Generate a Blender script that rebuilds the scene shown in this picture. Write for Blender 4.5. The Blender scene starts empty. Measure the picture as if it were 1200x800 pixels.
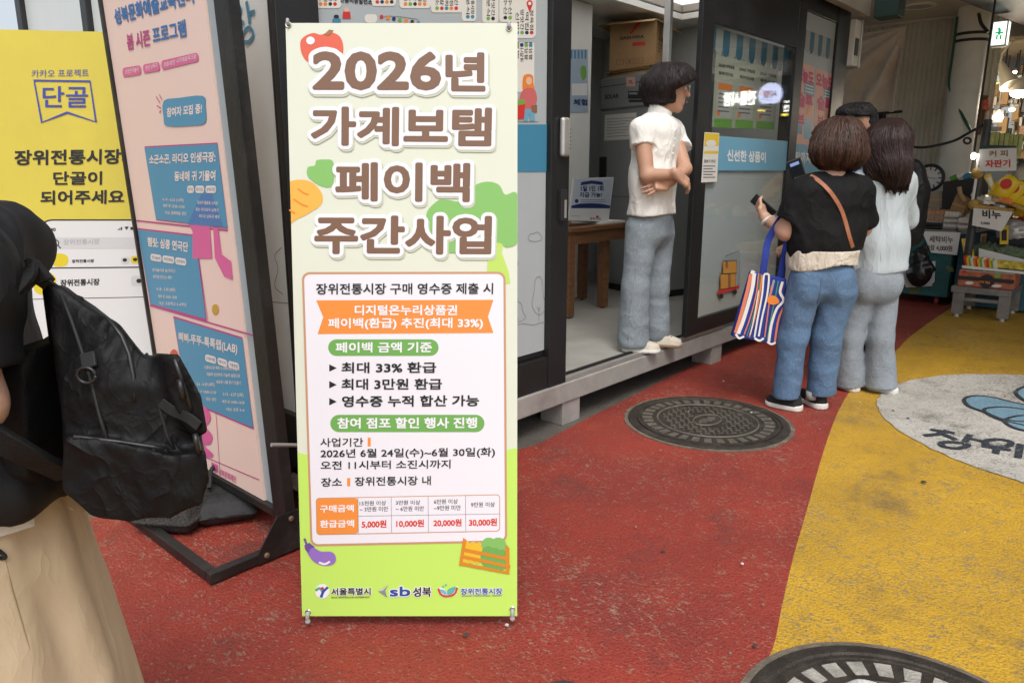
import bpy, bmesh, math, random
import numpy as np
from mathutils import Vector, Matrix
random.seed(7)
C = bpy.context.scene.collection
SC = bpy.context.scene
R = math.radians
# ------------------------------------------------------------------ camera, sky, sun, exposure
F_PX, CAM_H = 860.0, 1.30                 # focal length in photo pixels (1200 wide), camera height
PITCH, YAW = math.atan(200 / F_PX), R(41.8)
FW = np.array([math.cos(YAW), math.sin(YAW), 0.0]); RT = np.array([math.sin(YAW), -math.cos(YAW), 0.0])
ZV = np.array([0.0, 0.0, 1.0])
FF = FW * math.cos(PITCH) - ZV * math.sin(PITCH); UU = FW * math.sin(PITCH) + ZV * math.cos(PITCH)
CAM = np.array([0.0, 0.0, CAM_H])
cd = bpy.data.cameras.new('camera'); cam = bpy.data.objects.new('camera', cd); C.objects.link(cam)
cd.sensor_width = 36; cd.lens = F_PX / 1200 * 36; cd.clip_start = 0.02; cd.clip_end = 500
cam.location = CAM; cam.rotation_euler = (math.pi / 2 - PITCH, 0, YAW - math.pi / 2); SC.camera = cam
SUN = Vector((-0.50, -0.62, 1.2)).normalized()
w = bpy.data.worlds.new('World'); SC.world = w; w.use_nodes = True
nt = w.node_tree; bg = nt.nodes['Background']; sky = nt.nodes.new('ShaderNodeTexSky'); sky.sky_type = 'NISHITA'
sky.sun_disc = False; sky.sun_elevation = math.asin(SUN.z); sky.sun_rotation = math.atan2(SUN.x, SUN.y)
sky.air_density = 1.0; sky.dust_density = 4.0; sky.ozone_density = 1.0
hs = nt.nodes.new('ShaderNodeHueSaturation'); hs.inputs['Saturation'].default_value = 0.42
nt.links.new(sky.outputs[0], hs.inputs['Color']); nt.links.new(hs.outputs[0], bg.inputs['Color'])
bg.inputs['Strength'].default_value = 0.15
sl = bpy.data.lights.new('sun', 'SUN'); sl.energy = 0.85; sl.angle = R(22); sl.color = (1.0, 0.97, 0.92)
so = bpy.data.objects.new('sun', sl); C.objects.link(so); so.rotation_euler = SUN.to_track_quat('Z', 'Y').to_euler(); so.location = (-4, -4, 9)
SC.view_settings.view_transform = 'Standard'; SC.view_settings.look = 'None'; SC.view_settings.gamma = 1.0
SC.view_settings.exposure = 0.48
# ------------------------------------------------------------------ measuring: photo pixel -> point on a known plane
def ray(x, y): return FF + RT * ((x - 600) / F_PX) + UU * ((400 - y) / F_PX)
def gz(x, y, z=0.0): d = ray(x, y); return CAM + d * ((z - CAM_H) / d[2])
def gy(x, y, Y): d = ray(x, y); return CAM + d * (Y / d[1])
def gx(x, y, X): d = ray(x, y); return CAM + d * (X / d[0])
def gp(x, y, O, n): d = ray(x, y); return CAM + d * (np.dot(np.array(O) - CAM, n) / np.dot(d, n))
def gk(x, y, D): d = ray(x, y); return CAM + d * (D / np.dot(d, FW))    # at horizontal distance D ahead
# ------------------------------------------------------------------ materials
MATS = {}
def mat(name, col, rough=0.6, metal=0.0, var=0.0, vscale=6.0, bump=0.0, bscale=60.0, coat=0.0, emit=None, estr=0.0, spec=None, stretch=None, alpha=None, trans=0.0, dirt=0.0, wr=None):
    if name in MATS: return MATS[name]
    m = bpy.data.materials.new(name); m.use_nodes = True; t = m.node_tree; p = t.nodes['Principled BSDF']
    p.inputs['Base Color'].default_value = (*col, 1); p.inputs['Roughness'].default_value = rough; p.inputs['Metallic'].default_value = metal
    if spec is not None: p.inputs['Specular IOR Level'].default_value = spec
    if coat: p.inputs['Coat Weight'].default_value = coat; p.inputs['Coat Roughness'].default_value = 0.15
    if trans: p.inputs['Transmission Weight'].default_value = trans
    if emit: p.inputs['Emission Color'].default_value = (*emit, 1); p.inputs['Emission Strength'].default_value = estr
    tc = None
    def coord():
        nonlocal tc
        if tc is None:
            tc = t.nodes.new('ShaderNodeTexCoord').outputs['Object']
            if stretch:
                mp = t.nodes.new('ShaderNodeMapping'); mp.inputs['Scale'].default_value = stretch; t.links.new(tc, mp.inputs[0]); tc = mp.outputs[0]
        return tc
    colsock = None
    if var:
        n = t.nodes.new('ShaderNodeTexNoise'); n.inputs['Scale'].default_value = vscale; n.inputs['Detail'].default_value = 6; n.inputs['Roughness'].default_value = 0.65
        t.links.new(coord(), n.inputs['Vector'])
        mx = t.nodes.new('ShaderNodeMixRGB'); r = t.nodes.new('ShaderNodeValToRGB'); r.color_ramp.elements[0].position = 0.3; r.color_ramp.elements[1].position = 0.7
        t.links.new(n.outputs[0], r.inputs[0]); t.links.new(r.outputs[0], mx.inputs[0])
        mx.inputs[1].default_value = (*[c * (1 - var) for c in col], 1); mx.inputs[2].default_value = (*[min(1, c * (1 + var)) for c in col], 1)
        colsock = mx.outputs[0]
        rr = t.nodes.new('ShaderNodeMapRange'); rr.inputs[3].default_value = max(0, rough - .08); rr.inputs[4].default_value = min(1, rough + .12)
        t.links.new(n.outputs[0], rr.inputs[0]); t.links.new(rr.outputs[0], p.inputs['Roughness'])
    if dirt:
        n = t.nodes.new('ShaderNodeTexNoise'); n.inputs['Scale'].default_value = 2.3; n.inputs['Detail'].default_value = 9; n.inputs['Roughness'].default_value = 0.7
        t.links.new(coord(), n.inputs['Vector'])
        r = t.nodes.new('ShaderNodeValToRGB'); r.color_ramp.elements[0].position = 0.52; r.color_ramp.elements[1].position = 0.75
        r.color_ramp.elements[1].color = (dirt, dirt, dirt, 1)
        t.links.new(n.outputs[0], r.inputs[0])
        mx = t.nodes.new('ShaderNodeMixRGB'); t.links.new(r.outputs[0], mx.inputs[0])
        if colsock: t.links.new(colsock, mx.inputs[1])
        else: mx.inputs[1].default_value = (*col, 1)
        mx.inputs[2].default_value = (0.16, 0.14, 0.12, 1); colsock = mx.outputs[0]
    if colsock: t.links.new(colsock, p.inputs['Base Color'])
    if bump:
        n = t.nodes.new('ShaderNodeTexNoise'); n.inputs['Scale'].default_value = bscale; n.inputs['Detail'].default_value = 4
        t.links.new(coord(), n.inputs['Vector'])
        b = t.nodes.new('ShaderNodeBump'); b.inputs['Strength'].default_value = bump; b.inputs['Distance'].default_value = 0.01
        t.links.new(n.outputs[0], b.inputs['Height']); t.links.new(b.outputs[0], p.inputs['Normal'])
    if wr:                                        # cloth wrinkles: ridged, slanting folds of the surface
        prev = p.inputs['Normal'].links[0].from_socket if p.inputs['Normal'].links else None
        raw = t.nodes.new('ShaderNodeTexCoord').outputs['Object']
        for sc, stv, dist in wr:
            mp = t.nodes.new('ShaderNodeMapping'); mp.inputs['Scale'].default_value = stv; mp.inputs['Rotation'].default_value = (.35, .5, .2); t.links.new(raw, mp.inputs[0])
            n = t.nodes.new('ShaderNodeTexNoise'); n.inputs['Scale'].default_value = sc; n.inputs['Detail'].default_value = 3; n.inputs['Roughness'].default_value = .5; n.inputs['Distortion'].default_value = .35
            t.links.new(mp.outputs[0], n.inputs['Vector'])
            a = t.nodes.new('ShaderNodeMath'); a.operation = 'SUBTRACT'; a.inputs[1].default_value = .5; t.links.new(n.outputs[0], a.inputs[0])
            b_ = t.nodes.new('ShaderNodeMath'); b_.operation = 'ABSOLUTE'; t.links.new(a.outputs[0], b_.inputs[0])
            c_ = t.nodes.new('ShaderNodeMath'); c_.operation = 'POWER'; c_.inputs[1].default_value = .7; t.links.new(b_.outputs[0], c_.inputs[0])
            bb = t.nodes.new('ShaderNodeBump'); bb.invert = True; bb.inputs['Strength'].default_value = 1.0; bb.inputs['Distance'].default_value = dist; t.links.new(c_.outputs[0], bb.inputs['Height'])
            if prev: t.links.new(prev, bb.inputs['Normal'])
            prev = bb.outputs[0]
        t.links.new(prev, p.inputs['Normal'])
    MATS[name] = m; return m
def nodes_of(m): return m.node_tree.nodes, m.node_tree.links, m.node_tree.nodes['Principled BSDF']
# ------------------------------------------------------------------ objects
PM = {}
def thing(name, label, cat, loc=(0, 0, 0), rotz=0.0, group=None):
    o = bpy.data.objects.new(name, None); C.objects.link(o); o.empty_display_size = 0.1
    o.location = loc; o.rotation_euler = (0, 0, rotz); o['label'] = label; o['category'] = cat
    if group: o['group'] = group
    PM[o] = Matrix.Translation(Vector(loc)) @ Matrix.Rotation(rotz, 4, 'Z')
    return o
def tag(o, label, cat, group=None):
    o['label'] = label; o['category'] = cat
    if group: o['group'] = group
    return o
def struct(o, kind='structure'): o['kind'] = kind; return o
def link(name, me, parent=None, world=True):
    o = bpy.data.objects.new(name, me); C.objects.link(o)
    if parent is not None:
        o.parent = parent; M = PM.get(parent, Matrix()); PM[o] = M
        if world: me.transform(M.inverted())
    return o
class MB:
    def __init__(s): s.v, s.f, s.m, s.mats = [], [], [], []
    def mi(s, m):
        if m not in s.mats: s.mats.append(m)
        return s.mats.index(m)
    def add(s, vs, fs, m):
        b = len(s.v); k = s.mi(m); s.v += [tuple(map(float, p)) for p in vs]
        for f in fs: s.f.append(tuple(i + b for i in f)); s.m.append(k)
    def box(s, lo, hi, m): s.obox((np.array(lo, float) + hi) / 2, np.abs(np.array(hi, float) - lo), m)
    def obox(s, c, d, m, ax=None, ay=None, az=None):
        c = np.array(c, float); ax = np.array(ax if ax is not None else (1, 0, 0), float); ay = np.array(ay if ay is not None else (0, 1, 0), float)
        az = np.array(az if az is not None else np.cross(ax, ay), float)
        vs = [c + ax * d[0] * sx / 2 + ay * d[1] * sy / 2 + az * d[2] * sz / 2 for sz in (-1, 1) for sy in (-1, 1) for sx in (-1, 1)]
        s.add(vs, [(0, 2, 3, 1), (4, 5, 7, 6), (0, 1, 5, 4), (2, 6, 7, 3), (0, 4, 6, 2), (1, 3, 7, 5)], m)
    def bar(s, a, b, wd, ht, m, up=(0, 0, 1)):
        a = np.array(a, float); b = np.array(b, float); d = b - a; L = np.linalg.norm(d); d /= L
        x = np.cross(d, up); x /= np.linalg.norm(x) + 1e-9; s.obox((a + b) / 2, (L, wd, ht), m, d, x, np.cross(d, x))
    def tube(s, pts, r, m, seg=10, cap=True, closed=False):
        pts = [np.array(p, float) for p in pts]; n = len(pts); rs = r if hasattr(r, '__len__') else [r] * n
        vs = []; prev = None
        for i, p in enumerate(pts):
            if closed: d = pts[(i + 1) % n] - pts[i - 1]
            else: d = pts[min(i + 1, n - 1)] - pts[max(i - 1, 0)]
            d = d / (np.linalg.norm(d) + 1e-12)
            if prev is None:
                x = np.cross(d, (0, 0, 1) if abs(d[2]) < .9 else (1, 0, 0))
            else: x = prev - d * np.dot(prev, d)
            x /= np.linalg.norm(x) + 1e-12; prev = x; y = np.cross(d, x)
            vs += [p + (x * math.cos(2 * math.pi * k / seg) + y * math.sin(2 * math.pi * k / seg)) * rs[i] for k in range(seg)]
        fs = []
        for i in range(n if closed else n - 1):
            j = (i + 1) % n
            for k in range(seg): fs.append((i * seg + k, i * seg + (k + 1) % seg, j * seg + (k + 1) % seg, j * seg + k))
        if cap and not closed: fs += [tuple(range(seg - 1, -1, -1)), tuple((n - 1) * seg + k for k in range(seg))]
        s.add(vs, fs, m)
    def cyl(s, a, b, r, m, seg=24, r2=None): s.tube([a, b], [r, r2 if r2 is not None else r], m, seg)
    def lathe(s, c, prof, m, seg=32, ax=None):
        c = np.array(c, float); z = np.array(ax if ax is not None else (0, 0, 1), float); z /= np.linalg.norm(z)
        x = np.cross(z, (0, 1, 0) if abs(z[1]) < .9 else (1, 0, 0)); x /= np.linalg.norm(x); y = np.cross(z, x)
        vs = [c + z * h + (x * math.cos(2 * math.pi * k / seg) + y * math.sin(2 * math.pi * k / seg)) * r for r, h in prof for k in range(seg)]
        fs = [(i * seg + k, i * seg + (k + 1) % seg, (i + 1) * seg + (k + 1) % seg, (i + 1) * seg + k) for i in range(len(prof) - 1) for k in range(seg)]
        fs += [tuple(range(seg - 1, -1, -1)), tuple((len(prof) - 1) * seg + k for k in range(seg))]
        s.add(vs, fs, m)
    def ball(s, c, r, m, seg=16, rings=10):
        r = np.array(r if hasattr(r, '__len__') else (r, r, r), float); c = np.array(c, float)
        vs = [c + r * (0, 0, -1)] + [c + r * (math.sin(t) * math.cos(p), math.sin(t) * math.sin(p), -math.cos(t)) for t in [math.pi * i / rings for i in range(1, rings)] for p in [2 * math.pi * k / seg for k in range(seg)]] + [c + r * (0, 0, 1)]
        fs = [(0, 1 + (k + 1) % seg, 1 + k) for k in range(seg)]
        for i in range(rings - 2):
            for k in range(seg): a = 1 + i * seg; fs.append((a + k, a + (k + 1) % seg, a + seg + (k + 1) % seg, a + seg + k))
        a = 1 + (rings - 2) * seg; fs += [(a + k, a + (k + 1) % seg, len(vs) - 1) for k in range(seg)]
        s.add(vs, fs, m)
    def prism(s, pts, d, m):
        pts = [np.array(p, float) for p in pts]; d = np.array(d, float); n = len(pts)
        s.add(pts + [p + d for p in pts], [tuple(range(n - 1, -1, -1)), tuple(range(n, 2 * n))] + [(i, (i + 1) % n, n + (i + 1) % n, n + i) for i in range(n)], m)
    def build(s, name, parent=None, bevel=0.0, smooth=False, seg=2):
        me = bpy.data.meshes.new(name); me.from_pydata(s.v, [], s.f)
        for m in s.mats: me.materials.append(m)
        me.polygons.foreach_set('material_index', s.m)
        bm = bmesh.new(); bm.from_mesh(me); bmesh.ops.recalc_face_normals(bm, faces=bm.faces); bm.to_mesh(me); bm.free()
        if smooth: me.polygons.foreach_set('use_smooth', [True] * len(me.polygons))
        o = link(name, me, parent)
        if bevel:
            b = o.modifiers.new('bevel', 'BEVEL'); b.width = bevel; b.segments = seg; b.limit_method = 'ANGLE'; b.angle_limit = R(40)
        elif smooth:
            me.set_sharp_from_angle(angle=R(42))
        return o
# ------------------------------------------------------------------ printed artwork on a plane
TXT = {}
JOBS = []
def set_all_text():                               # every line of lettering is set at once, then cut apart by line
    c = bpy.data.curves.new('t', 'FONT'); names = list(dict.fromkeys(t for P, mb, tx, me, M in JOBS for t in [q[0] for q in tx]))
    c.body = '\n'.join(names); c.size = 1; c.resolution_u = 3; c.space_line = 2.0
    o = bpy.data.objects.new('t', c); C.objects.link(o)
    dg = bpy.context.evaluated_depsgraph_get(); dg.update(); me = bpy.data.meshes.new_from_object(o.evaluated_get(dg))
    n = len(me.vertices); co = np.empty(n * 3); me.vertices.foreach_get('co', co); co = co.reshape(-1, 3)[:, :2]
    ln = np.round((.35 - co[:, 1]) / 2.0).astype(int); fs = [tuple(p.vertices) for p in me.polygons]; by = {}
    for f in fs: by.setdefault(ln[f[0]], []).append(f)
    for i, t in enumerate(names):
        ix = np.flatnonzero(ln == i); mp = {int(v): k for k, v in enumerate(ix)}; TXT[t] = (co[ix], [tuple(mp[v] for v in f) for f in by.get(i, [])])
    bpy.data.objects.remove(o); bpy.data.curves.remove(c); bpy.data.meshes.remove(me)
    for P, mb, tx, me, M in JOBS:
        P.mb = mb
        for q in tx: P.set_text(*q)
        me.from_pydata(mb.v, [], mb.f)
        for m in mb.mats: me.materials.append(m)
        me.polygons.foreach_set('material_index', mb.m); me.transform(M)
def smooth_closed(p, n=6):
    p = np.array(p, float); N = len(p); out = []
    for i in range(N):
        a, b, c, d = p[i - 1], p[i], p[(i + 1) % N], p[(i + 2) % N]
        for k in range(n):
            t = k / n; out.append(.5 * (2 * b + (c - a) * t + (2 * a - 5 * b + 4 * c - d) * t * t + (3 * b - a - 3 * c + d) * t ** 3))
    return out
def smooth_open(p, n=6):
    p = np.array(p, float); q = np.vstack([2 * p[0] - p[1], p, 2 * p[-1] - p[-2]]); out = []
    for i in range(1, len(q) - 2):
        a, b, c, d = q[i - 1:i + 3]
        for k in range(n):
            t = k / n; out.append(.5 * (2 * b + (c - a) * t + (2 * a - 5 * b + 4 * c - d) * t * t + (3 * b - a - 3 * c + d) * t ** 3))
    return out + [p[-1]]
class Print:
    LS = 0.0005
    def __init__(s, O, u, v):
        s.O = np.array(O, float); s.u = np.array(u, float); s.v = np.array(v, float)
        s.u /= np.linalg.norm(s.u); s.v /= np.linalg.norm(s.v); s.n = np.cross(s.u, s.v); s.mb = MB(); s.sub = 0; s.tx = []
    def w(s, a, b, l=0.0): return s.O + s.u * a + s.v * b + s.n * (l * s.LS)
    def px(s, x, y):
        p = gp(x, y, s.O, s.n) - s.O; return np.array([p @ s.u, p @ s.v])
    def uvpoly(s, uv, m, l=1):
        s.sub = (s.sub + 1) % 9; l = l + s.sub * 0.03
        s.mb.add([s.w(a, b, l) for a, b in uv], [tuple(range(len(uv)))], m)
    def poly(s, pts, m, l=1, smooth=0): s.uvpoly([s.px(*p) for p in (smooth_closed(pts, smooth) if smooth else pts)], m, l)
    def rr(s, x0, y0, x1, y1, m, l=1, r=0.01, px=True, quad=None):
        if quad: q = [s.px(*p) for p in quad]
        elif px: q = [s.px(x0, y0), s.px(x1, y0), s.px(x1, y1), s.px(x0, y1)]
        else: q = [np.array(p) for p in ((x0, y1), (x1, y1), (x1, y0), (x0, y0))]
        out = []
        for i in range(4):
            a, b, c = q[i - 1], q[i], q[(i + 1) % 4]
            da = (a - b) / np.linalg.norm(a - b); dc = (c - b) / np.linalg.norm(c - b)
            rr_ = min(r, np.linalg.norm(a - b) / 2.02, np.linalg.norm(c - b) / 2.02)
            for k in range(7):
                t = k / 6; th = t * math.pi / 2; out.append(b + da * rr_ * (1 - math.sin(th)) + dc * rr_ * (1 - math.cos(th)))
        s.uvpoly(out, m, l)
    def rect(s, x0, y0, x1, y1, m, l=1): s.poly([(x0, y0), (x1, y0), (x1, y1), (x0, y1)], m, l)
    def ell(s, cx, cy, rx, ry, m, l=1, rot=0, n=28):
        c, q = math.cos(R(rot)), math.sin(R(rot))
        s.poly([(cx + rx * math.cos(t) * c - ry * math.sin(t) * q, cy + rx * math.cos(t) * q + ry * math.sin(t) * c) for t in [2 * math.pi * k / n for k in range(n)]], m, l)
    def line(s, pts, wd, m, l=2, closed=False, smooth=0):
        if smooth: pts = smooth_closed(pts, smooth) if closed else smooth_open(pts, smooth)
        p = [s.px(*a) for a in pts]; n = len(p); L, Rr = [], []
        for i in range(n):
            d = (p[(i + 1) % n] - p[i - 1]) if closed else (p[min(i + 1, n - 1)] - p[max(i - 1, 0)])
            d = d / (np.linalg.norm(d) + 1e-9); nn = np.array([-d[1], d[0]]) * wd / 2; L.append(p[i] + nn); Rr.append(p[i] - nn)
        s.sub = (s.sub + 1) % 9; l = l + s.sub * 0.03
        vs = [s.w(*a, l) for a in L] + [s.w(*a, l) for a in Rr]
        s.mb.add(vs, [(i, n + i, n + (i + 1) % n, (i + 1) % n) for i in range(n if closed else n - 1)], m)
    def text(s, t, Lp, Rp, h, m, l=3, bold=0.0, halo=0.0, hm=None, hl=None, uv=None, skew=0):
        if not uv: uv = (s.px(*Lp), s.px(*Rp), s.px(Lp[0] + skew, Lp[1] - h))
        s.tx.append((t, uv, m, l, bold, halo, hm, hl))
    def set_text(s, t, uv, m, l, bold, halo, hm, hl):
        v, f = TXT[t]; lo, hi = v.min(0), v.max(0); A, B, T = [np.array(q, float) for q in uv]
        W, Hh = hi - lo; asp = np.clip((np.linalg.norm(T - A) / Hh) / (np.linalg.norm(B - A) / W), .5, 2); an = np.array([asp, 1.0]); e = an * bold + 1e-6
        def put(off, mm, lay):
            q = (v - lo + off * an + e) / (W + 2 * e[0], Hh + 2 * e[1])
            P = A + q[:, :1] * (B - A) + q[:, 1:] * (T - A)
            s.mb.add([s.w(a, b, lay) for a, b in P], f, mm)
        if halo:
            for k in range(24): put(np.array([math.cos(k * .261799), math.sin(k * .261799)]) * halo, hm, (l - .9 if hl is None else hl) + k * .03)
        offs = [(0, 0)]
        if bold > .035: offs += [(bold * math.cos(k * .3927), bold * math.sin(k * .3927)) for k in range(16)] + [(bold * .5 * math.cos(k * .785), bold * .5 * math.sin(k * .785)) for k in range(8)]
        elif bold: offs += [(bold, bold), (-bold, bold), (bold, -bold), (-bold, -bold)]
        for k, o in enumerate(offs): put(np.array(o), m, l + k * .03)
    def build(s, name, parent=None):
        me = bpy.data.meshes.new(name); o = link(name, me, parent)
        JOBS.append((s, s.mb, s.tx, me, PM[o].inverted() if parent is not None else Matrix())); s.mb = MB(); s.tx = []
        return o
# ------------------------------------------------------------------ organic surfaces: smooth unions of tapered limbs, meshed
_rs = np.random.RandomState(3); _L = _rs.rand(32, 32, 32).astype(np.float32)
def vnoise(x, y, z):
    xi = np.floor(x).astype(int); yi = np.floor(y).astype(int); zi = np.floor(z).astype(int)
    fx, fy, fz = x - xi, y - yi, z - zi
    fx, fy, fz = [q * q * (3 - 2 * q) for q in (fx, fy, fz)]
    def g(a, b, c): return _L[(xi + a) & 31, (yi + b) & 31, (zi + c) & 31]
    a = g(0, 0, 0) * (1 - fx) + g(1, 0, 0) * fx; b = g(0, 1, 0) * (1 - fx) + g(1, 1, 0) * fx
    c = g(0, 0, 1) * (1 - fx) + g(1, 0, 1) * fx; d = g(0, 1, 1) * (1 - fx) + g(1, 1, 1) * fx
    return ((a * (1 - fy) + b * fy) * (1 - fz) + (c * (1 - fy) + d * fy) * fz) - 0.5
def fold(P, sc, seed=0, octv=2):
    x, y, z = P; o = 0
    for k in range(octv):
        o = o + vnoise(x * sc[0] * 2 ** k + seed * 7.3 + k * 3.1, y * sc[1] * 2 ** k + seed * 3.7, z * sc[2] * 2 ** k + seed * 5.1) / 1.7 ** k
    return o
def crease(P, sc, seed=0):                       # sharp-ridged folds
    n = fold(P, sc, seed, 2); return (0.25 - np.abs(n)) * 1.6
def cap(P, a, b, ra, rb=None, sq=None):          # tapered limb; sq=(direction, factor) widens the section along a direction
    rb = ra if rb is None else rb
    x, y, z = P; a = np.array(a, float); b = np.array(b, float); px, py, pz = x - a[0], y - a[1], z - a[2]; d = b - a
    L2 = d @ d + 1e-12; h = np.clip((px * d[0] + py * d[1] + pz * d[2]) / L2, 0, 1)
    qx, qy, qz = px - h * d[0], py - h * d[1], pz - h * d[2]
    if sq is not None:
        e = np.array(sq[0], float); e /= np.linalg.norm(e); t = (qx * e[0] + qy * e[1] + qz * e[2]) * (1 / sq[1] - 1)
        qx, qy, qz = qx + e[0] * t, qy + e[1] * t, qz + e[2] * t
    return np.sqrt(qx * qx + qy * qy + qz * qz) - (ra + (rb - ra) * h)
def ell3(P, c, r, rot=None):
    q = [P[0] - c[0], P[1] - c[1], P[2] - c[2]]
    if rot is not None:
        Rm = np.array(rot); q = [Rm[0][i] * q[0] + Rm[1][i] * q[1] + Rm[2][i] * q[2] for i in range(3)]
    k0 = np.sqrt((q[0] / r[0]) ** 2 + (q[1] / r[1]) ** 2 + (q[2] / r[2]) ** 2)
    k1 = np.sqrt((q[0] / r[0] ** 2) ** 2 + (q[1] / r[1] ** 2) ** 2 + (q[2] / r[2] ** 2) ** 2) + 1e-9
    return k0 * (k0 - 1) / k1
def rbox(P, c, h, r, rot=None):
    q = [P[0] - c[0], P[1] - c[1], P[2] - c[2]]
    if rot is not None:
        Rm = np.array(rot); q = [Rm[0][i] * q[0] + Rm[1][i] * q[1] + Rm[2][i] * q[2] for i in range(3)]
    q = [np.abs(q[i]) - h[i] + r for i in range(3)]
    return np.sqrt(sum(np.maximum(t, 0) ** 2 for t in q)) + np.minimum(np.maximum(q[0], np.maximum(q[1], q[2])), 0) - r
def su(k, *ds):
    o = ds[0]
    for d in ds[1:]:
        h = np.maximum(k - np.abs(o - d), 0) / k; o = np.minimum(o, d) - h * h * k * .25
    return o
def half(P, p, n): n = np.array(n, float); n /= np.linalg.norm(n); return (P[0] - p[0]) * n[0] + (P[1] - p[1]) * n[1] + (P[2] - p[2]) * n[2]
def sdf(name, fn, lo, hi, h, m, parent=None, relax=2, local=True):
    lo = np.array(lo, float); hi = np.array(hi, float); n = np.maximum(np.ceil((hi - lo) / h).astype(int) + 1, 3)
    ax = [(lo[i] + h * np.arange(n[i])).astype(np.float32) for i in range(3)]
    st = 4; cx = [(lo[i] + h * st * np.arange((n[i] - 1) // st + 2)).astype(np.float32) for i in range(3)]
    vc = np.asarray(fn(np.meshgrid(*cx, indexing='ij')), np.float32); ii = [(np.arange(n[i]) + st // 2) // st for i in range(3)]
    v = vc[np.ix_(*ii)].copy(); nr = np.argwhere(np.abs(v) < h * st * 1.3 + .03)
    v[tuple(nr.T)] = fn([ax[i][nr[:, i]] for i in range(3)])
    v[0], v[-1], v[:, 0], v[:, -1], v[:, :, 0], v[:, :, -1] = [np.maximum(q, 1e-4) for q in (v[0], v[-1], v[:, 0], v[:, -1], v[:, :, 0], v[:, :, -1])]
    ins = v < 0
    cs = [(i, j, k) for i in (0, 1) for j in (0, 1) for k in (0, 1)]
    cnt = sum(ins[i:n[0] - 1 + i, j:n[1] - 1 + j, k:n[2] - 1 + k].astype(np.int8) for i, j, k in cs)
    act = np.argwhere((cnt > 0) & (cnt < 8))
    idx = -np.ones(cnt.shape, np.int32); idx[tuple(act.T)] = np.arange(len(act))
    V8 = np.stack([v[act[:, 0] + i, act[:, 1] + j, act[:, 2] + k] for i, j, k in cs], 1)
    S = np.zeros((len(act), 3)); W = np.zeros(len(act))
    for a in range(8):
        for b in range(a + 1, 8):
            if sum(abs(cs[a][q] - cs[b][q]) for q in range(3)) != 1: continue
            va, vb = V8[:, a], V8[:, b]; k = (va < 0) != (vb < 0); t = np.where(k, va / np.where(k, va - vb, 1), 0)
            S += k[:, None] * (np.array(cs[a]) + t[:, None] * (np.array(cs[b]) - np.array(cs[a]))); W += k
    co = lo + h * (act + S / W[:, None]); faces = []
    for A in range(3):
        B, D = (A + 1) % 3, (A + 2) % 3; s0 = [slice(None)] * 3; s1 = [slice(None)] * 3; s0[A] = slice(0, -1); s1[A] = slice(1, None)
        e = np.argwhere(ins[tuple(s0)] != ins[tuple(s1)]); e = e[(e[:, B] > 0) & (e[:, D] > 0) & (e[:, B] < n[B] - 1) & (e[:, D] < n[D] - 1)]
        q = []
        for db, dd in ((-1, -1), (0, -1), (0, 0), (-1, 0)):
            t = e.copy(); t[:, B] += db; t[:, D] += dd; q.append(idx[tuple(t.T)])
        q = np.stack(q, 1); fl = ~ins[tuple(e.T)]; q[fl] = q[fl][:, ::-1]; faces.append(q)
    F = np.concatenate(faces); F = F[(F >= 0).all(1)]
    for _ in range(relax):
        s_ = np.zeros_like(co); c_ = np.zeros(len(co))
        for a, b in ((0, 1), (1, 2), (2, 3), (3, 0)):
            for i in range(3):
                s_[:, i] += np.bincount(F[:, a], co[F[:, b], i], len(co)) + np.bincount(F[:, b], co[F[:, a], i], len(co))
            c_ += np.bincount(F[:, a], minlength=len(co)) + np.bincount(F[:, b], minlength=len(co))
        co = co * .45 + s_ / np.maximum(c_, 1)[:, None] * .55
    me = bpy.data.meshes.new(name); me.vertices.add(len(co)); me.vertices.foreach_set('co', co.ravel().astype(np.float32))
    me.loops.add(F.size); me.loops.foreach_set('vertex_index', F.ravel().astype(np.int32))
    me.polygons.add(len(F)); me.polygons.foreach_set('loop_start', np.arange(0, F.size, 4, dtype=np.int32)); 
    me.polygons.foreach_set('use_smooth', np.ones(len(F), bool)); me.update(calc_edges=True); me.validate(); me.materials.append(m)
    return link(name, me, parent, world=not local)
class Frame:                                      # a standing place: x = to the right as seen, y = away, z = up
    def __init__(s, B): s.B = np.array(B, float); s.D = float(s.B[:2] @ FW[:2]); s.rot = YAW - math.pi / 2
    def J(s, x, y, dy=0.0):
        p = gk(x, y, s.D + dy) - s.B; return np.array([p @ RT, p @ FW, p[2]])
    def W(s, p): return s.B + RT * p[0] + FW * p[1] + ZV * p[2]
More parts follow.
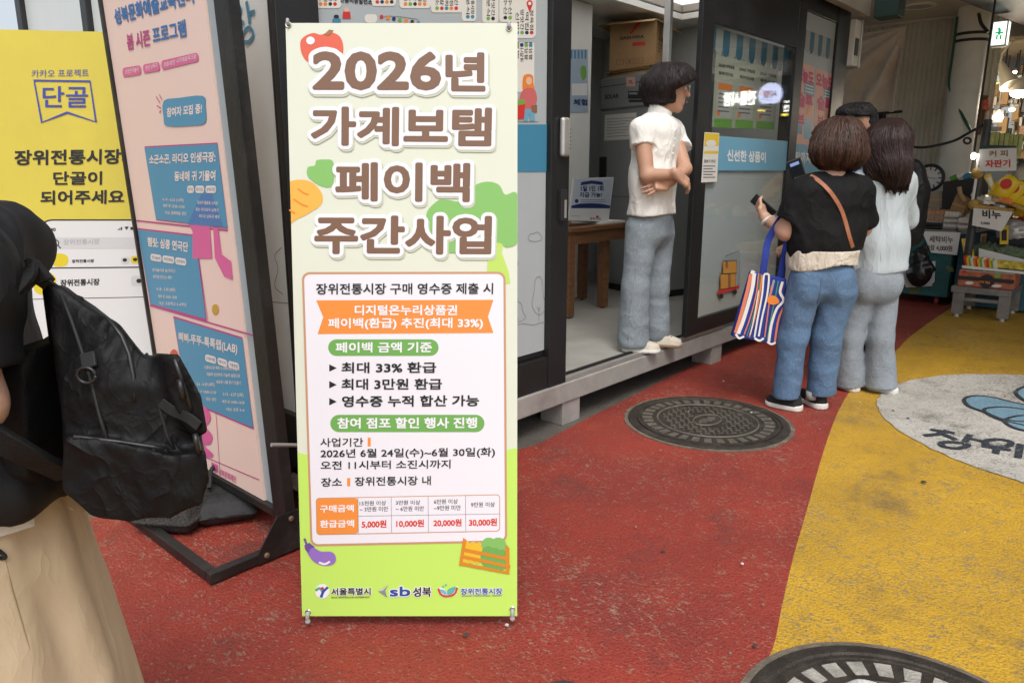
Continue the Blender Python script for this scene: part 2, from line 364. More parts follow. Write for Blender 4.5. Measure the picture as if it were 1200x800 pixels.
# ------------------------------------------------------------------ ground
def paint(name, base, dark, worn, wear=0.60, patchy=0.16, stain=(0.05, 0.045, 0.04), stain_at=0.60, bumpd=0.6):
    m = bpy.data.materials.new(name); m.use_nodes = True; N, L, p = nodes_of(m)
    tc = N.new('ShaderNodeTexCoord').outputs['Object']
    def noise(sc, det=4, ro=.6, stretch=None):
        n = N.new('ShaderNodeTexNoise'); n.inputs['Scale'].default_value = sc; n.inputs['Detail'].default_value = det; n.inputs['Roughness'].default_value = ro
        if stretch:
            mp = N.new('ShaderNodeMapping'); mp.inputs['Scale'].default_value = stretch; mp.inputs['Rotation'].default_value = (0, 0, .5); L.new(tc, mp.inputs[0]); L.new(mp.outputs[0], n.inputs['Vector'])
        else: L.new(tc, n.inputs['Vector'])
        return n.outputs[0]
    def ramp(s, a, b, c0=(0, 0, 0, 1), c1=(1, 1, 1, 1)):
        r = N.new('ShaderNodeValToRGB'); r.color_ramp.elements[0].position = a; r.color_ramp.elements[1].position = b
        r.color_ramp.elements[0].color = c0; r.color_ramp.elements[1].color = c1; L.new(s, r.inputs[0]); return r.outputs[0]
    def mix(f, a, b):
        x = N.new('ShaderNodeMixRGB')
        for i, q in ((0, f), (1, a), (2, b)):
            if isinstance(q, tuple): x.inputs[i].default_value = (*q, 1)
            else: L.new(q, x.inputs[i])
        return x.outputs[0]
    def ma(op, a, b):
        x = N.new('ShaderNodeMath'); x.operation = op
        for i, q in ((0, a), (1, b)):
            if isinstance(q, (int, float)): x.inputs[i].default_value = q
            else: L.new(q, x.inputs[i])
        return x.outputs[0]
    c = mix(ramp(noise(1.6, 7, .7), .35, .68), dark, base)
    grain = noise(115, 4, .72, (1, .5, 1)); patch = noise(1.3, 6, .62); mid = noise(14, 5, .7)
    speck = ma('ADD', ma('ADD', grain, ma('MULTIPLY', ma('SUBTRACT', patch, .5), patchy * 4)), ma('MULTIPLY', ma('SUBTRACT', mid, .5), .35))
    c = mix(ramp(speck, wear, wear + .07), c, worn)
    dn = N.new('ShaderNodeTexNoise'); dn.inputs['Scale'].default_value = 2.6; dn.inputs['Detail'].default_value = 8; dn.inputs['Roughness'].default_value = .7
    mp = N.new('ShaderNodeMapping'); mp.inputs['Location'].default_value = (3.3, 1.7, 0); L.new(tc, mp.inputs[0]); L.new(mp.outputs[0], dn.inputs['Vector'])
    c = mix(ma('MULTIPLY', ramp(dn.outputs[0], stain_at, stain_at + .16), .62), c, stain)
    vo = N.new('ShaderNodeTexVoronoi'); vo.inputs['Scale'].default_value = 105; L.new(tc, vo.inputs['Vector'])
    c = mix(ramp(vo.outputs['Distance'], .05, .40, (.55, .55, .55, 1)), (0, 0, 0), c)
    L.new(c, p.inputs['Base Color']); p.inputs['Specular IOR Level'].default_value = .35
    rr = N.new('ShaderNodeMapRange'); rr.inputs[3].default_value = .45; rr.inputs[4].default_value = .85; L.new(grain, rr.inputs[0]); L.new(rr.outputs[0], p.inputs['Roughness'])
    b = N.new('ShaderNodeBump'); b.inputs['Strength'].default_value = bumpd; b.inputs['Distance'].default_value = .006
    L.new(ma('ADD', grain, vo.outputs['Distance']), b.inputs['Height']); L.new(b.outputs[0], p.inputs['Normal'])
    return m
M_ASPH = paint('asphalt', (.15, .135, .115), (.085, .076, .066), (.21, .19, .165), .66)
M_RED = paint('red_paint', (.325, .043, .026), (.215, .034, .024), (.285, .165, .115), .585, .08, (.075, .042, .036), .55)
M_YEL = paint('yellow_paint', (.60, .35, .026), (.42, .245, .024), (.26, .195, .10), .555, .08, (.11, .085, .05), .545)
M_WHT = paint('white_ground_paint', (.60, .575, .52), (.44, .42, .375), (.20, .185, .16), .55, .12, (.12, .11, .095), .50)
M_BLUE_G = paint('blue_ground_paint', (.20, .34, .42), (.15, .27, .35), (.42, .44, .44), .66)
M_INK_G = paint('dark_ground_paint', (.035, .045, .06), (.03, .035, .045), (.28, .27, .25), .68)
def sheet(name, pts, z, m, n=0):
    me = bpy.data.meshes.new(name); me.from_pydata([(p[0], p[1], z) for p in pts], [], [tuple(range(len(pts)))]); me.materials.append(m)
    bm = bmesh.new(); bm.from_mesh(me); bmesh.ops.triangulate(bm, faces=bm.faces); bmesh.ops.recalc_face_normals(bm, faces=bm.faces)
    for f in bm.faces:
        if f.normal.z < 0: f.normal_flip()
    bm.to_mesh(me); bm.free(); return struct(link(name, me))
sheet('ground', [(-60, -60), (60, -60), (60, 60), (-60, 60)], 0, M_ASPH)
edge_px = [(880, 800), (905, 762), (916, 712), (930, 652), (945, 600), (960, 546), (974, 503), (989, 470), (1012, 440), (1047, 414), (1064, 397), (1077, 387), (1092, 376), (1116, 360)]
edge = [gz(*p)[:2] for p in edge_px]
edge = [(-3, .35), (-1, .5), (.6, .58)] + [tuple(q) for q in smooth_open(edge, 4)] + [(9.2, 1.6), (13, 1.75)]
sheet('red_painted_path', edge + [(13, 2.34), (4.6, 2.33), (3.6, 2.24), (3.1, 2.20), (2.6, 2.15), (1.9, 2.28), (1.1, 2.75), (.2, 3.4), (-3, 3.6)], .004, M_RED)
sheet('yellow_painted_road', edge[::-1] + [(-3, -2.6), (13, -2.6)], .004, M_YEL)
# round white emblem painted on the road, blue wing strokes and lettering
cc = np.array([4.967, .069]) * CAM_H / 1.38; cr = 1.156 * CAM_H / 1.38
rnd = random.Random(5)
sheet('white_painted_circle', [(cc[0] + (cr + rnd.uniform(-.008, .008)) * math.cos(t), cc[1] + (cr + rnd.uniform(-.008, .008)) * math.sin(t)) for t in [2 * math.pi * k / 120 for k in range(120)]], .008, M_WHT)
gpz = Print((0, 0, .0125), (1, 0, 0), (0, 1, 0)); gpz.LS = .0012
def wing(pts):
    gpz.poly(pts, M_BLUE_G, 1, 5); gpz.line(pts, .020, M_INK_G, 2, True, 5)
wing([(1130, 468), (1140, 464), (1160, 465), (1185, 471), (1215, 478), (1225, 487), (1205, 494), (1175, 491), (1155, 483), (1136, 476)])
wing([(1153, 480), (1175, 477), (1205, 481), (1222, 490), (1210, 499), (1190, 496), (1168, 490)])
wing([(1178, 492), (1200, 487), (1225, 495), (1230, 506), (1205, 505), (1186, 500)])
wing([(1191, 461), (1196, 455), (1212, 452), (1235, 462), (1232, 474), (1205, 471)])
st = .030
def gs(pts, w_=st, cl=False, sm=4): gpz.line(pts, w_, M_INK_G, 1, cl, sm)
gs([(1090, 503), (1119, 507)], sm=0); gs([(1110, 504), (1100, 508), (1083, 510)]); gs([(1104, 508), (1121, 515)])
gs([(1137, 509), (1131, 517)], sm=0); gs([(1134, 513), (1151, 516.5)], sm=0)
gs([(1103, 519), (1114, 517.5), (1129, 519), (1134, 522), (1122, 525), (1107, 523)], cl=True)
gs([(1156, 516), (1170, 514.5), (1184, 517), (1182, 522), (1166, 523), (1156, 520)], cl=True); gs([(1150, 522), (1185, 527)], sm=0); gs([(1168, 525), (1167, 531)], sm=0)
gs([(1196, 520), (1193, 536)], sm=0)
struct(gpz.build('painted_lettering'))
M_IRON = mat('cast_iron', (.060, .050, .040), .55, .55, .45, 14, .5, 160, dirt=.25)
M_IRON2 = mat('worn_iron', (.15, .135, .11), .55, .35, .35, 25, .5, 180)
M_CONC_INFILL = mat('grey_infill', (.33, .31, .27), .85, 0, .35, 30, .6, 140)
M_RIMDUST = mat('dusty_rim', (.14, .115, .085), .9, 0, .4, 18, .6, 140)
def manhole(c, r, label, n_slots, pattern, infill, rot=0):
    t = thing('manhole_cover', label, 'manhole cover', (c[0], c[1], 0), rot)
    def lat(name, prof, m):
        b = MB(); b.lathe((c[0], c[1], 0), prof, m, 72); return b.build(name, t, smooth=True)
    lat('frame_ring', [(r, .002), (r, .012), (r - .006, .015), (r - .035, .016), (r - .04, .0105), (r - .045, .0105), (r - .046, .002)], M_IRON)
    lat('dust_edge', [(r + .022, .001), (r + .022, .0075), (r + .001, .0085), (r + .001, .001)], M_RIMDUST)
    lat('cover', [(r - .047, .003), (r - .048, .0155), (r - .052, .017), (r - .060, .017), (r - .062, .0125), (.001, .0125)], M_IRON)
    b = MB()
    rm = r - .10
    for k in range(n_slots):
        a = rot + 2 * math.pi * k / n_slots; da = .30 * 2 * math.pi / n_slots
        q = [(c[0] + rr_ * math.cos(aa), c[1] + rr_ * math.sin(aa), .0122) for rr_, aa in ((rm - .026, a - da), (rm + .026, a - da), (rm + .026, a + da), (rm - .026, a + da))]
        b.prism(q, (0, 0, .0035), infill)
    b.build('infill_blocks', t, .0012)
    b = MB(); rin = r - .155
    if pattern:
        for rr_ in (rin, rin - .012): pass
        b.tube([(c[0] + rin * math.cos(u), c[1] + rin * math.sin(u), .0135) for u in [2 * math.pi * k / 72 for k in range(72)]], .005, M_IRON2, 6, closed=True)
        b.tube([(c[0] + .095 * math.cos(u), c[1] + .065 * math.sin(u), .0135) for u in [2 * math.pi * k / 48 for k in range(48)]], .004, M_IRON2, 6, closed=True)
        s_ = .034; n = int(rin / s_) + 1
        for i in range(-n, n + 1):
            for j in range(-n, n + 1):
                x, y = i * s_, j * s_; rad = math.hypot(x, y)
                if rad > rin - .022 or math.hypot(x / .112, y / .085) < 1: continue
                v = (i + j) % 2
                a, e = ((.013, .0035) if v else (.0035, .013))
                ca, sa = math.cos(rot + .5), math.sin(rot + .5); X, Y = x * ca - y * sa, x * sa + y * ca
                b.obox((c[0] + X, c[1] + Y, .0135), (a * 2, e * 2, .005), M_IRON2, (ca, sa, 0), (-sa, ca, 0))
        for dx, h_ in ((-.05, .03), (-.018, .045), (.014, .045), (.046, .03)):
            b.obox((c[0] + dx, c[1], .0135), (.010, h_ * 1.4, .005), M_IRON2, (.8, .6, 0), (-.6, .8, 0))
    else:
        b.lathe((c[0], c[1], 0), [(r - .15, .0124), (r - .15, .0155), (r - .19, .0155), (r - .19, .0124)], M_IRON2, 64)
    b.build('raised_pattern', t, smooth=False)
    return t
sH = CAM_H / 1.38
manhole(np.array([3.66, 1.797]) * sH, .44 * sH, 'round cast iron cover with basket-weave ridges, in the red paving by the booth', 34, True, M_IRON2, .3)
manhole(np.array([1.779, .284]) * sH, .398 * sH, 'dark iron cover with pale square blocks around its rim, in the yellow road', 26, False, M_CONC_INFILL)
# ------------------------------------------------------------------ service booth
M_BLACK = mat('black_frame', (.012, .012, .013), .38, 0, .25, 5, .04, 40)
M_BLACKM = mat('black_steel', (.018, .017, .016), .45, .2, .4, 9, .12, 60, dirt=.35)
M_BEAM = mat('grey_painted_steel', (.30, .285, .265), .55, 0, .18, 7, .08, 50, dirt=.55)
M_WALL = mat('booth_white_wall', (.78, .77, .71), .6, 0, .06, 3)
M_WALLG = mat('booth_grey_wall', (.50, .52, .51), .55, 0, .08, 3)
M_PANEL = mat('pale_grey_film', (.56, .59, .605), .34, 0, .04, 3, spec=.5)
M_PANEL2 = mat('pale_blue_grey_film', (.40, .44, .455), .34, 0, .04, 3)
M_PANELL = mat('pale_end_film', (.74, .77, .75), .3, 0, .04, 3)
M_ALU = mat('aluminium', (.55, .54, .51), .35, .7, .1, 12)
M_FLOORB = mat('booth_floor', (.36, .35, .315), .33, 0, .18, 5, dirt=.3)
M_ROOF = mat('roof_metal', (.40, .36, .31), .6, 0, .1, 4)
M_GREEN_D = mat('dark_green_metal', (.02, .055, .045), .45, 0, .2, 6)
M_BLUE = mat('teal_blue_print', (.055, .225, .36), .4)
M_BLUE_L = mat('light_blue_print', (.14, .36, .50), .4)
M_WHITE = mat('white_print', (.78, .78, .76), .45)
M_CREAM = mat('off_white_print', (.70, .68, .62), .45)
M_INK = mat('dark_ink', (.02, .02, .022), .5)
M_LINE = mat('grey_ink_line', (.16, .165, .17), .5)
M_LINEP = mat('pale_ink_line', (.30, .32, .32), .5)
M_WINE = mat('wine_ink', (.30, .035, .10), .5)
M_ORANGE = mat('orange_print', (.74, .225, .035), .45)
M_RED_P = mat('red_print', (.56, .035, .03), .45)
M_YEL_P = mat('yellow_print', (.72, .50, .03), .45)
M_GRN_P = mat('green_print', (.16, .38, .06), .45)
M_PINK_P = mat('pink_print', (.72, .42, .34), .5)
M_MAG_P = mat('magenta_print', (.55, .05, .16), .5)
M_SKIN_P = mat('skin_print', (.72, .45, .32), .5)
M_BROWN_P = mat('brown_print', (.25, .115, .055), .5)
M_NAVY_P = mat('navy_print', (.012, .03, .14), .45)
glass = bpy.data.materials.new('window_glass'); glass.use_nodes = True; N_, L_, P_ = nodes_of(glass)
N_.remove(P_); gl = N_.new('ShaderNodeBsdfGlossy'); gl.inputs['Roughness'].default_value = .03; tr = N_.new('ShaderNodeBsdfTransparent'); tr.inputs[0].default_value = (.955, .97, .96, 1)
lw = N_.new('ShaderNodeLayerWeight'); fr = N_.new('ShaderNodeMapRange'); fr.inputs[3].default_value = .05; fr.inputs[4].default_value = .55; mxs = N_.new('ShaderNodeMixShader'); pw_ = N_.new('ShaderNodeMath'); pw_.operation = 'POWER'; pw_.inputs[1].default_value = 3.2
L_.new(lw.outputs['Facing'], pw_.inputs[0]); L_.new(pw_.outputs[0], fr.inputs[0]); L_.new(fr.outputs[0], mxs.inputs[0]); L_.new(tr.outputs[0], mxs.inputs[1]); L_.new(gl.outputs[0], mxs.inputs[2]); L_.new(mxs.outputs[0], N_['Material Output'].inputs[0])
YF = 2.367 * sH; ZF = .245; X0, X1 = 1.365, 6.66; YB = 4.75; ZT = 2.66; XE = X0
booth = thing('market_booth', 'black framed grey booth on steel feet with printed glass panels and an open door', 'booth', (X0, YF, 0))
b = MB(); b.box((X0 + .02, YF + .02, ZF - .05), (X1, YB, ZF), M_FLOORB); b.build('floor', booth)
b = MB(); b.box((X0, YF - .012, .128), (X1, YF + .10, ZF - .012), M_BEAM); b.box((X0 - .011, YF + .1, .128), (X0 + .1, YB, ZF - .06), M_BEAM); b.box((X0, YB - .1, .128), (X1, YB - .002, ZF - .06), M_BEAM); b.build('base_beam', booth, .006)
for x in (1.62, 2.965, 4.62, 6.45):
    b = MB(); b.box((x - .075, YF + .0, 0), (x + .075, YF + .15, .127), M_BEAM); b.build('foot', booth, .004)
    b = MB(); b.box((x - .075, YB - .16, 0), (x + .075, YB - .01, .127), M_BEAM); b.build('foot', booth, .004)
b = MB()
ADDED_SKY = ((1.9, YF + .35, 4.3, YF + 1.3), (4.6, YF + .35, 6.2, YF + 1.3))  # roof openings added so daylight brightens the interior
for xa, ya, xb, yb in ((X0 - .12, YF - .10, X1 + .12, YF + .349), (X0 - .12, YF + 1.301, X1 + .12, YB + .12), (X0 - .12, YF + .35, 1.899, YF + 1.3), (4.301, YF + .35, 4.599, YF + 1.3), (6.201, YF + .35, X1 + .12, YF + 1.3)): b.box((xa, ya, ZT), (xb, yb, ZT + .12), M_ROOF)
b.box((X0 - .12, YF - .11, ZT - .13), (X1 + .12, YF - .04, ZT - .002), M_ROOF); b.build('roof', booth, .006)
b = MB(); b.box((X1 - .02, YF - .36, ZT - .17), (X1 + .16, YF - .175, ZT + .1), M_GREEN_D); b.build('gutter_box', booth, .006)
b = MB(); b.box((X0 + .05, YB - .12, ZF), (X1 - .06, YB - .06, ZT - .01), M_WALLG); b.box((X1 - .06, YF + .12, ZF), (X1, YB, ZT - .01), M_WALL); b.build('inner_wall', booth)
M_ADDPANE = bpy.data.materials.new('added_milky_pane'); M_ADDPANE.use_nodes = True; N_, L_, P_ = nodes_of(M_ADDPANE); N_.remove(P_); tl1 = N_.new('ShaderNodeBsdfTranslucent'); tl1.inputs[0].default_value = (.95, .95, .94, 1); df1 = N_.new('ShaderNodeBsdfDiffuse'); df1.inputs[0].default_value = (.8, .8, .8, 1); mm1 = N_.new('ShaderNodeMixShader'); mm1.inputs[0].default_value = .05; L_.new(tl1.outputs[0], mm1.inputs[1]); L_.new(df1.outputs[0], mm1.inputs[2]); L_.new(mm1.outputs[0], N_['Material Output'].inputs[0])
b = MB()
for xa, ya, xb, yb in ADDED_SKY: b.add([(xa, ya, ZT + .06), (xb, ya, ZT + .06), (xb, yb, ZT + .06), (xa, yb, ZT + .06)], [(0, 1, 2, 3)], M_ADDPANE)
b.build('added_skylight', booth)  # milky panes over the added roof openings
b = MB()
for xa, ya, xb, yb in ((X0 + .06, YF + .13, X1 - .07, YF + .349), (X0 + .06, YF + 1.301, X1 - .07, YB - .13), (X0 + .06, YF + .35, 1.899, YF + 1.3), (4.301, YF + .35, 4.599, YF + 1.3), (6.201, YF + .35, X1 - .07, YF + 1.3)): b.box((xa, ya, ZT - .06), (xb, yb, ZT - .012), M_WALL)
b.build('ceiling', booth)
YP = 3.74; pe = gy(690, 200, YP)[0]
b = MB(); b.box((2.6, YP, ZF), (pe, YP + .1, ZT - .07), M_WALL); b.build('partition', booth)
# posts and rails of the front
zt = 2.44
b = MB()
b.box((X0, YF, .2), (X0 + .165, YF + .03, zt + .2), M_BLACK)
for xa, xb, za in ((2.77, 2.912, .195), (5.645, 5.70, .245), (6.385, X1, .245)): b.box((xa, YF, za), (xb, YF + .12, zt + .2), M_BLACK)
b.box((X0 + .167, YF + .004, zt), (2.768, YF + .12, zt + .19), M_BLACK); b.box((X0 + .167, YF + .004, .198), (2.768, YF + .12, .395), M_BLACK); b.box((X0 + .167, YF + .035, .397), (2.768, YF + .1, .425), M_BLACK)
b.box((2.914, YF + .006, zt + .03), (5.643, YF + .12, zt + .195), M_BLACK)
b.box((5.702, YF + .006, .247), (6.383, YF + .12, .40), M_BLACK); b.box((5.702, YF + .006, zt), (6.383, YF + .12, zt + .195), M_BLACK)
b.build('front_frame', booth, .004)
b = MB(); b.box((2.914, YF + .0, ZF - .010), (4.7, YF + .03, ZF + .012), M_ALU); b.box((2.914, YF + .05, ZF + .001), (4.7, YF + .07, ZF + .014), M_BLACKM); b.build('door_track', booth, .002)
b = MB(); b.box((4.062, YF + .16, ZF), (4.098, YF + .20, ZT - .2), M_ALU); b.build('jamb_strip', booth, .003)
# end wall (towards the left of the photo): frames and film panels
b = MB()
for ya, yb in ((YF + .032, YF + .045), (YF + .80, YF + .87), (YF + 1.55, YF + 1.62), (YB - .08, YB)): b.box((X0, ya, .2), (X0 + .1, yb, ZT - .02), M_BLACK)
b.box((X0, YF + .047, .198), (X0 + .1, YB - .082, .43), M_BLACK); b.box((X0, YF + .047, ZT - .2), (X0 + .1, YB - .082, ZT - .022), M_BLACK)
b.build('end_frame', booth, .004)
b = MB()
for ya, yb in ((YF + .047, YF + .798), (YF + .872, YF + 1.548), (YF + 1.622, YB - .082)): b.box((X0 + .025, ya, .432), (X0 + .06, yb, ZT - .203), M_PANELL)
b.build('end_panels', booth)
# ---- sign brush lettering on the end wall
ew = Print((X0 + .022, YF, 0), (0, -1, 0), (0, 0, 1)); 
def brush(pts, wd=.03, cl=False): ew.line(pts, wd, M_BLUE, 2, cl, 5)
brush([(264, 14), (265, 30), (268, 47)], .016); brush([(272, 14), (282, 10), (280, 20), (275, 34)], .016); brush([(278, 22), (286, 28)], .015)
brush([(289, 2), (291, 14), (293, 28)], .017); brush([(292, 16), (299, 14)], .014); brush([(289, 34), (294, 34), (297, 41), (292, 49), (286, 49), (284, 43)], .013, True)
brush([(226, 8), (234, 26), (228, 44)], .018); brush([(234, 22), (242, 42)], .016)
def cloud(P, cx, cy, r, wd=.003, m=None): P.line([(cx - r, cy + r * .3), (cx - r * .8, cy - r * .4), (cx - r * .2, cy - r * .55), (cx + r * .3, cy - r * .75), (cx + r * .8, cy - r * .35), (cx + r, cy + r * .3), (cx + r * .3, cy + r * .6), (cx - r * .4, cy + r * .6)], wd, m or M_LINE, 1, True, 4)
cloud(ew, 301, 259, 7); cloud(ew, 262, 232, 5, .002)
ew.line([(330, 290), (322, 300), (326, 315), (322, 335), (332, 345)], .003, M_LINE, 1, False, 4)
ew.line([(300, 352), (345, 356)], .003, M_LINE, 1)
ew.build('brush_lettering', booth)
# ---- left front panel: list board and pictures
b = MB(); b.box((X0 + .167, YF + .03, .427), (2.768, YF + .06, zt - .002), M_PANEL2); b.build('list_panel', booth)
fp = Print((0, YF + .029, 0), (1, 0, 0), (0, 0, 1))
fp.rect(340, -60, 644, -14, M_PANEL2, 0)
fp.rr(604, -60, 627, 45, M_CREAM, 1, .02); fp.rr(603, 50, 626, 108, M_CREAM, 1, .01)
cols = ((604, 606, 'x'),)
rn = random.Random(3); DOT = [M_RED_P, M_ORANGE, M_NAVY_P, M_GRN_P, M_ORANGE, M_INK, M_BLUE]
words = ['장위전통시장', '정육점', '떡집', '과일나라', '분식', '반찬가게', '수산', '건어물', '채소', '방앗간', '쌀상회', '신발']
def vlist(x0, x1, yb, st_, hgt):
    x = x0
    while x < x1:
        tw = rn.choice(words); hh = hgt * (.5 + .1 * len(tw))
        a = fp.px(x, yb - 3); t_ = fp.px(x, yb - 3 - hh); s_ = fp.px(x + 4.2, yb - 3)
        fp.text(tw, None, None, 0, M_INK, 2, .012, uv=(t_, a, t_ + (s_ - a)))
        fp.ell(x + 2, yb, 2.2, 2.2, rn.choice(DOT), 2, n=12); x += st_
for x0, x1, yb in ((368, 398, 5), (440, 462, 2.5), (473, 503, 5), (510, 540, 10), (546, 556, 20), (570, 582, 22), (590, 600, 21), (604, 626, 38.5)):
    fp.rr(x0 - 5, yb - 70, x1 + 2, yb + 5, M_CREAM, 1, .015); vlist(x0, x1 - 4, yb, 5.6, 30)
vlist(604, 624, 53, 5.2, -26)
fp.text('전통시장발전소', (398, 3), (436, 6), 7, M_INK, 2, .03)
fp.line([(445, 22), (453, 19), (470, 20), (490, 23)], .002, M_LINE, 1)
for k in range(7): fp.ell(447 + k * 7.2, 20 + k * 1.2, 2.2, 2.4, DOT[k], 2, n=12)
fp.rr(427, 17, 442, 27, M_CREAM, 1, .02)
fp.ell(406, 12, 3, 3, M_SKIN_P, 2); fp.poly([(402, 14), (410, 14), (411, 22), (401, 22)], M_RED_P, 2); fp.ell(394, 20, 3, 2.5, M_INK, 2); fp.poly([(390, 22), (399, 22), (399, 27), (389, 27)], M_BLUE, 2)
fp.ell(620.5, 4.5, 3.6, 4.2, M_RED_P, 2); fp.poly([(617.3, 6.5), (623.7, 6.5), (620.5, 15)], M_RED_P, 2); fp.ell(620.5, 4.5, 1.8, 2, M_WHITE, 3)
# shopper picture
fp.poly([(612, 100), (613, 90), (618, 87), (624, 89), (625, 98), (626, 106), (620, 107), (613, 106)], M_ORANGE, 2, 4)
fp.ell(619.5, 95, 3.4, 4.6, M_SKIN_P, 3); fp.poly([(613, 105), (625, 104), (629, 114), (628, 122), (625, 122), (625, 128), (614, 128), (612, 118), (609, 121), (608, 117)], mat('rose_print', (.55, .13, .13), .5), 3, 3)
fp.poly([(614, 128), (625, 128), (627, 142), (621, 142), (620, 133), (618, 142), (613, 142)], M_BLUE_L, 3); fp.poly([(604, 124), (615, 122), (614, 139), (606, 140)], M_RED_P, 4); fp.poly([(605, 119), (614, 117), (614, 124), (605, 125)], M_GRN_P, 3, 3)
fp.poly([(622, 124), (629, 123), (629, 132), (623, 132)], M_BROWN_P, 4)
fp.rect(604, 142.5, 631, 143.2, M_LINE, 2)
fp.rect(340, 146, 644.6, 201.5, M_BLUE, 2)
# line drawings low on the panel
def tree(P, x, y, w_, h_, m=M_LINE): P.line([(x, y), (x - w_, y - h_ * .25), (x - w_ * .7, y - h_ * .6), (x - w_ * .55, y - h_ * .9), (x, y - h_), (x + w_ * .5, y - h_ * .85), (x + w_ * .65, y - h_ * .5), (x + w_, y - h_ * .2)], .0022, m, 1, True, 4); P.line([(x, y - h_ * .2), (x, y + h_ * .2)], .002, m, 1); P.line([(x - 2, y - h_ * .22), (x, y - h_ * .1), (x + 2, y - h_ * .22)], .002, m, 1)
tree(fp, 631.5, 369, 8, 45); tree(fp, 606, 377, 10, 24); fp.line([(600, 382), (612, 379), (625, 381), (644, 375)], .0022, M_LINE, 1); cloud(fp, 627, 278, 8, .0022); cloud(fp, 601, 308, 6, .0022)
fp.build('list_artwork', booth)
# white lever handles
b = MB(); hx = gy(662, 160, YF)[0]; b.box((hx - .05, YF - .03, gy(662, 184, YF)[2]), (hx + .01, YF - .001, gy(662, 138, YF)[2]), M_ALU); b.build('door_handle', booth, .014, seg=4)
b = MB(); 
for k in range(6): z = gy(662, 152 + k * 4.4, YF)[2]; b.box((hx + .011, YF - .022, z - .004), (hx + .016, YF - .006, z + .004), M_INK)
b.build('keypad_slots', booth)
b = MB(); b.box((hx - .045, YF - .02, gy(662, 258, YF)[2]), (hx + .0, YF - .001, gy(662, 222, YF)[2]), M_INK); b.box((hx - .022, YF - .024, gy(662, 255, YF)[2]), (hx - .006, YF - .0205, gy(662, 234, YF)[2]), M_ALU); b.build('lock_box', booth, .003)
# ---- sliding door standing to the right of the opening
sd = MB(); za = .272; xs = (4.10, 4.248, 5.498, 5.642)
sd.box((xs[0], YF - .035, za), (xs[1], YF - .002, zt + .025), M_BLACK); sd.box((xs[2], YF - .035, za), (xs[3], YF - .002, zt + .025), M_BLACK)
sd.box((xs[1] + .001, YF - .033, za), (xs[2] - .001, YF - .004, .372), M_BLACK); sd.box((xs[1] + .001, YF - .033, 2.15), (xs[2] - .001, YF - .004, zt + .02), M_BLACK)
sld = sd.build('sliding_door', booth, .004)
b = MB(); b.box((xs[1] + .002, YF - .024, .374), (xs[2] - .002, YF - .016, 2.148), glass); b.build('glass', sld)
b = MB(); b.box((xs[1] + .003, YF - .0125, .375), (xs[2] - .003, YF - .0085, 1.512), M_PANEL); b.build('frosted_film', sld)
dp = Print((0, YF - .0262, 0), (1, 0, 0), (0, 0, 1)); BIG = 20
zb0, zb1 = gy(880, 200, YF)[2], gy(880, 163, YF)[2]
def zrect(P, xa, xb, z0, z1, m, l=1): P.uvpoly([(xa, z0), (xb, z0), (xb, z1), (xa, z1)], m, l)
zrect(dp, xs[1] + .004, xs[2] - .004, zb0, zb1, M_BLUE_L, 1)
dp.text('신선한 상품이', (852, 189), (897, 191), 14, M_WHITE, 3, .03)
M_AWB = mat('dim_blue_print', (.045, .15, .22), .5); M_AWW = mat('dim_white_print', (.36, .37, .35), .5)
def awning(P, xa, xb, zt_, zb, n, l=1):
    wd = (xb - xa) / n
    for k in range(n):
        m = M_AWB if k % 2 == 0 else M_AWW; x = xa + k * wd
        P.uvpoly([(x, zt_), (x, zb + wd / 2)] + [(x + wd / 2 - wd / 2 * math.cos(t), zb + wd / 2 - wd / 2 * math.sin(t)) for t in [math.pi * q / 8 for q in range(1, 8)]] + [(x + wd, zb + wd / 2), (x + wd, zt_)], m, l)
cloud(dp, 826, 252, 5, .002, M_LINEP); cloud(dp, 834, 281, 5, .002, M_LINEP); cloud(dp, 820, 296, 4, .002, M_LINEP); cloud(dp, 892, 300, 6, .002, M_LINEP)
tree(dp, 822, 325, 4, 16, M_LINEP); tree(dp, 828, 324, 4, 16, M_LINEP)
dp.line([(814, 337), (826, 330), (845, 328), (880, 322), (915, 312)], .002, M_LINEP, 1)
dp.line([(829, 322), (829, 292), (845, 290), (845, 322)], .002, M_LINEP, 1); dp.line([(834, 300), (841, 299)], .002, M_LINEP, 1); dp.line([(834, 306), (841, 305)], .002, M_LINEP, 1); dp.line([(838, 322), (838, 306), (852, 304)], .002, M_LINEP, 1)
# hand cart with parcels
M_PARC = mat('parcel_print', (.52, .25, .05), .5)
dp.rect(847, 306, 863, 320, M_PARC, 2); dp.rect(844, 320, 862, 339, M_PARC, 2); dp.rect(850, 306, 853, 314, M_BROWN_P, 3); dp.rect(853, 320, 856, 339, M_BROWN_P, 3)
dp.line([(847, 306), (863, 305), (863, 320), (847, 321)], .006, M_INK, 4, True); dp.line([(844, 321), (862, 320), (862, 337), (844, 339)], .006, M_INK, 4, True)
dp.poly([(841, 340), (866, 334), (866, 338), (841, 345)], M_RED_P, 3); dp.line([(850, 300), (866, 294), (867, 334)], .008, M_LINE, 3)
dp.ell(845, 347, 2.3, 3, M_INK, 4); dp.ell(861, 342, 2.3, 3, M_INK, 4)
dp.build('door_artwork', sld)
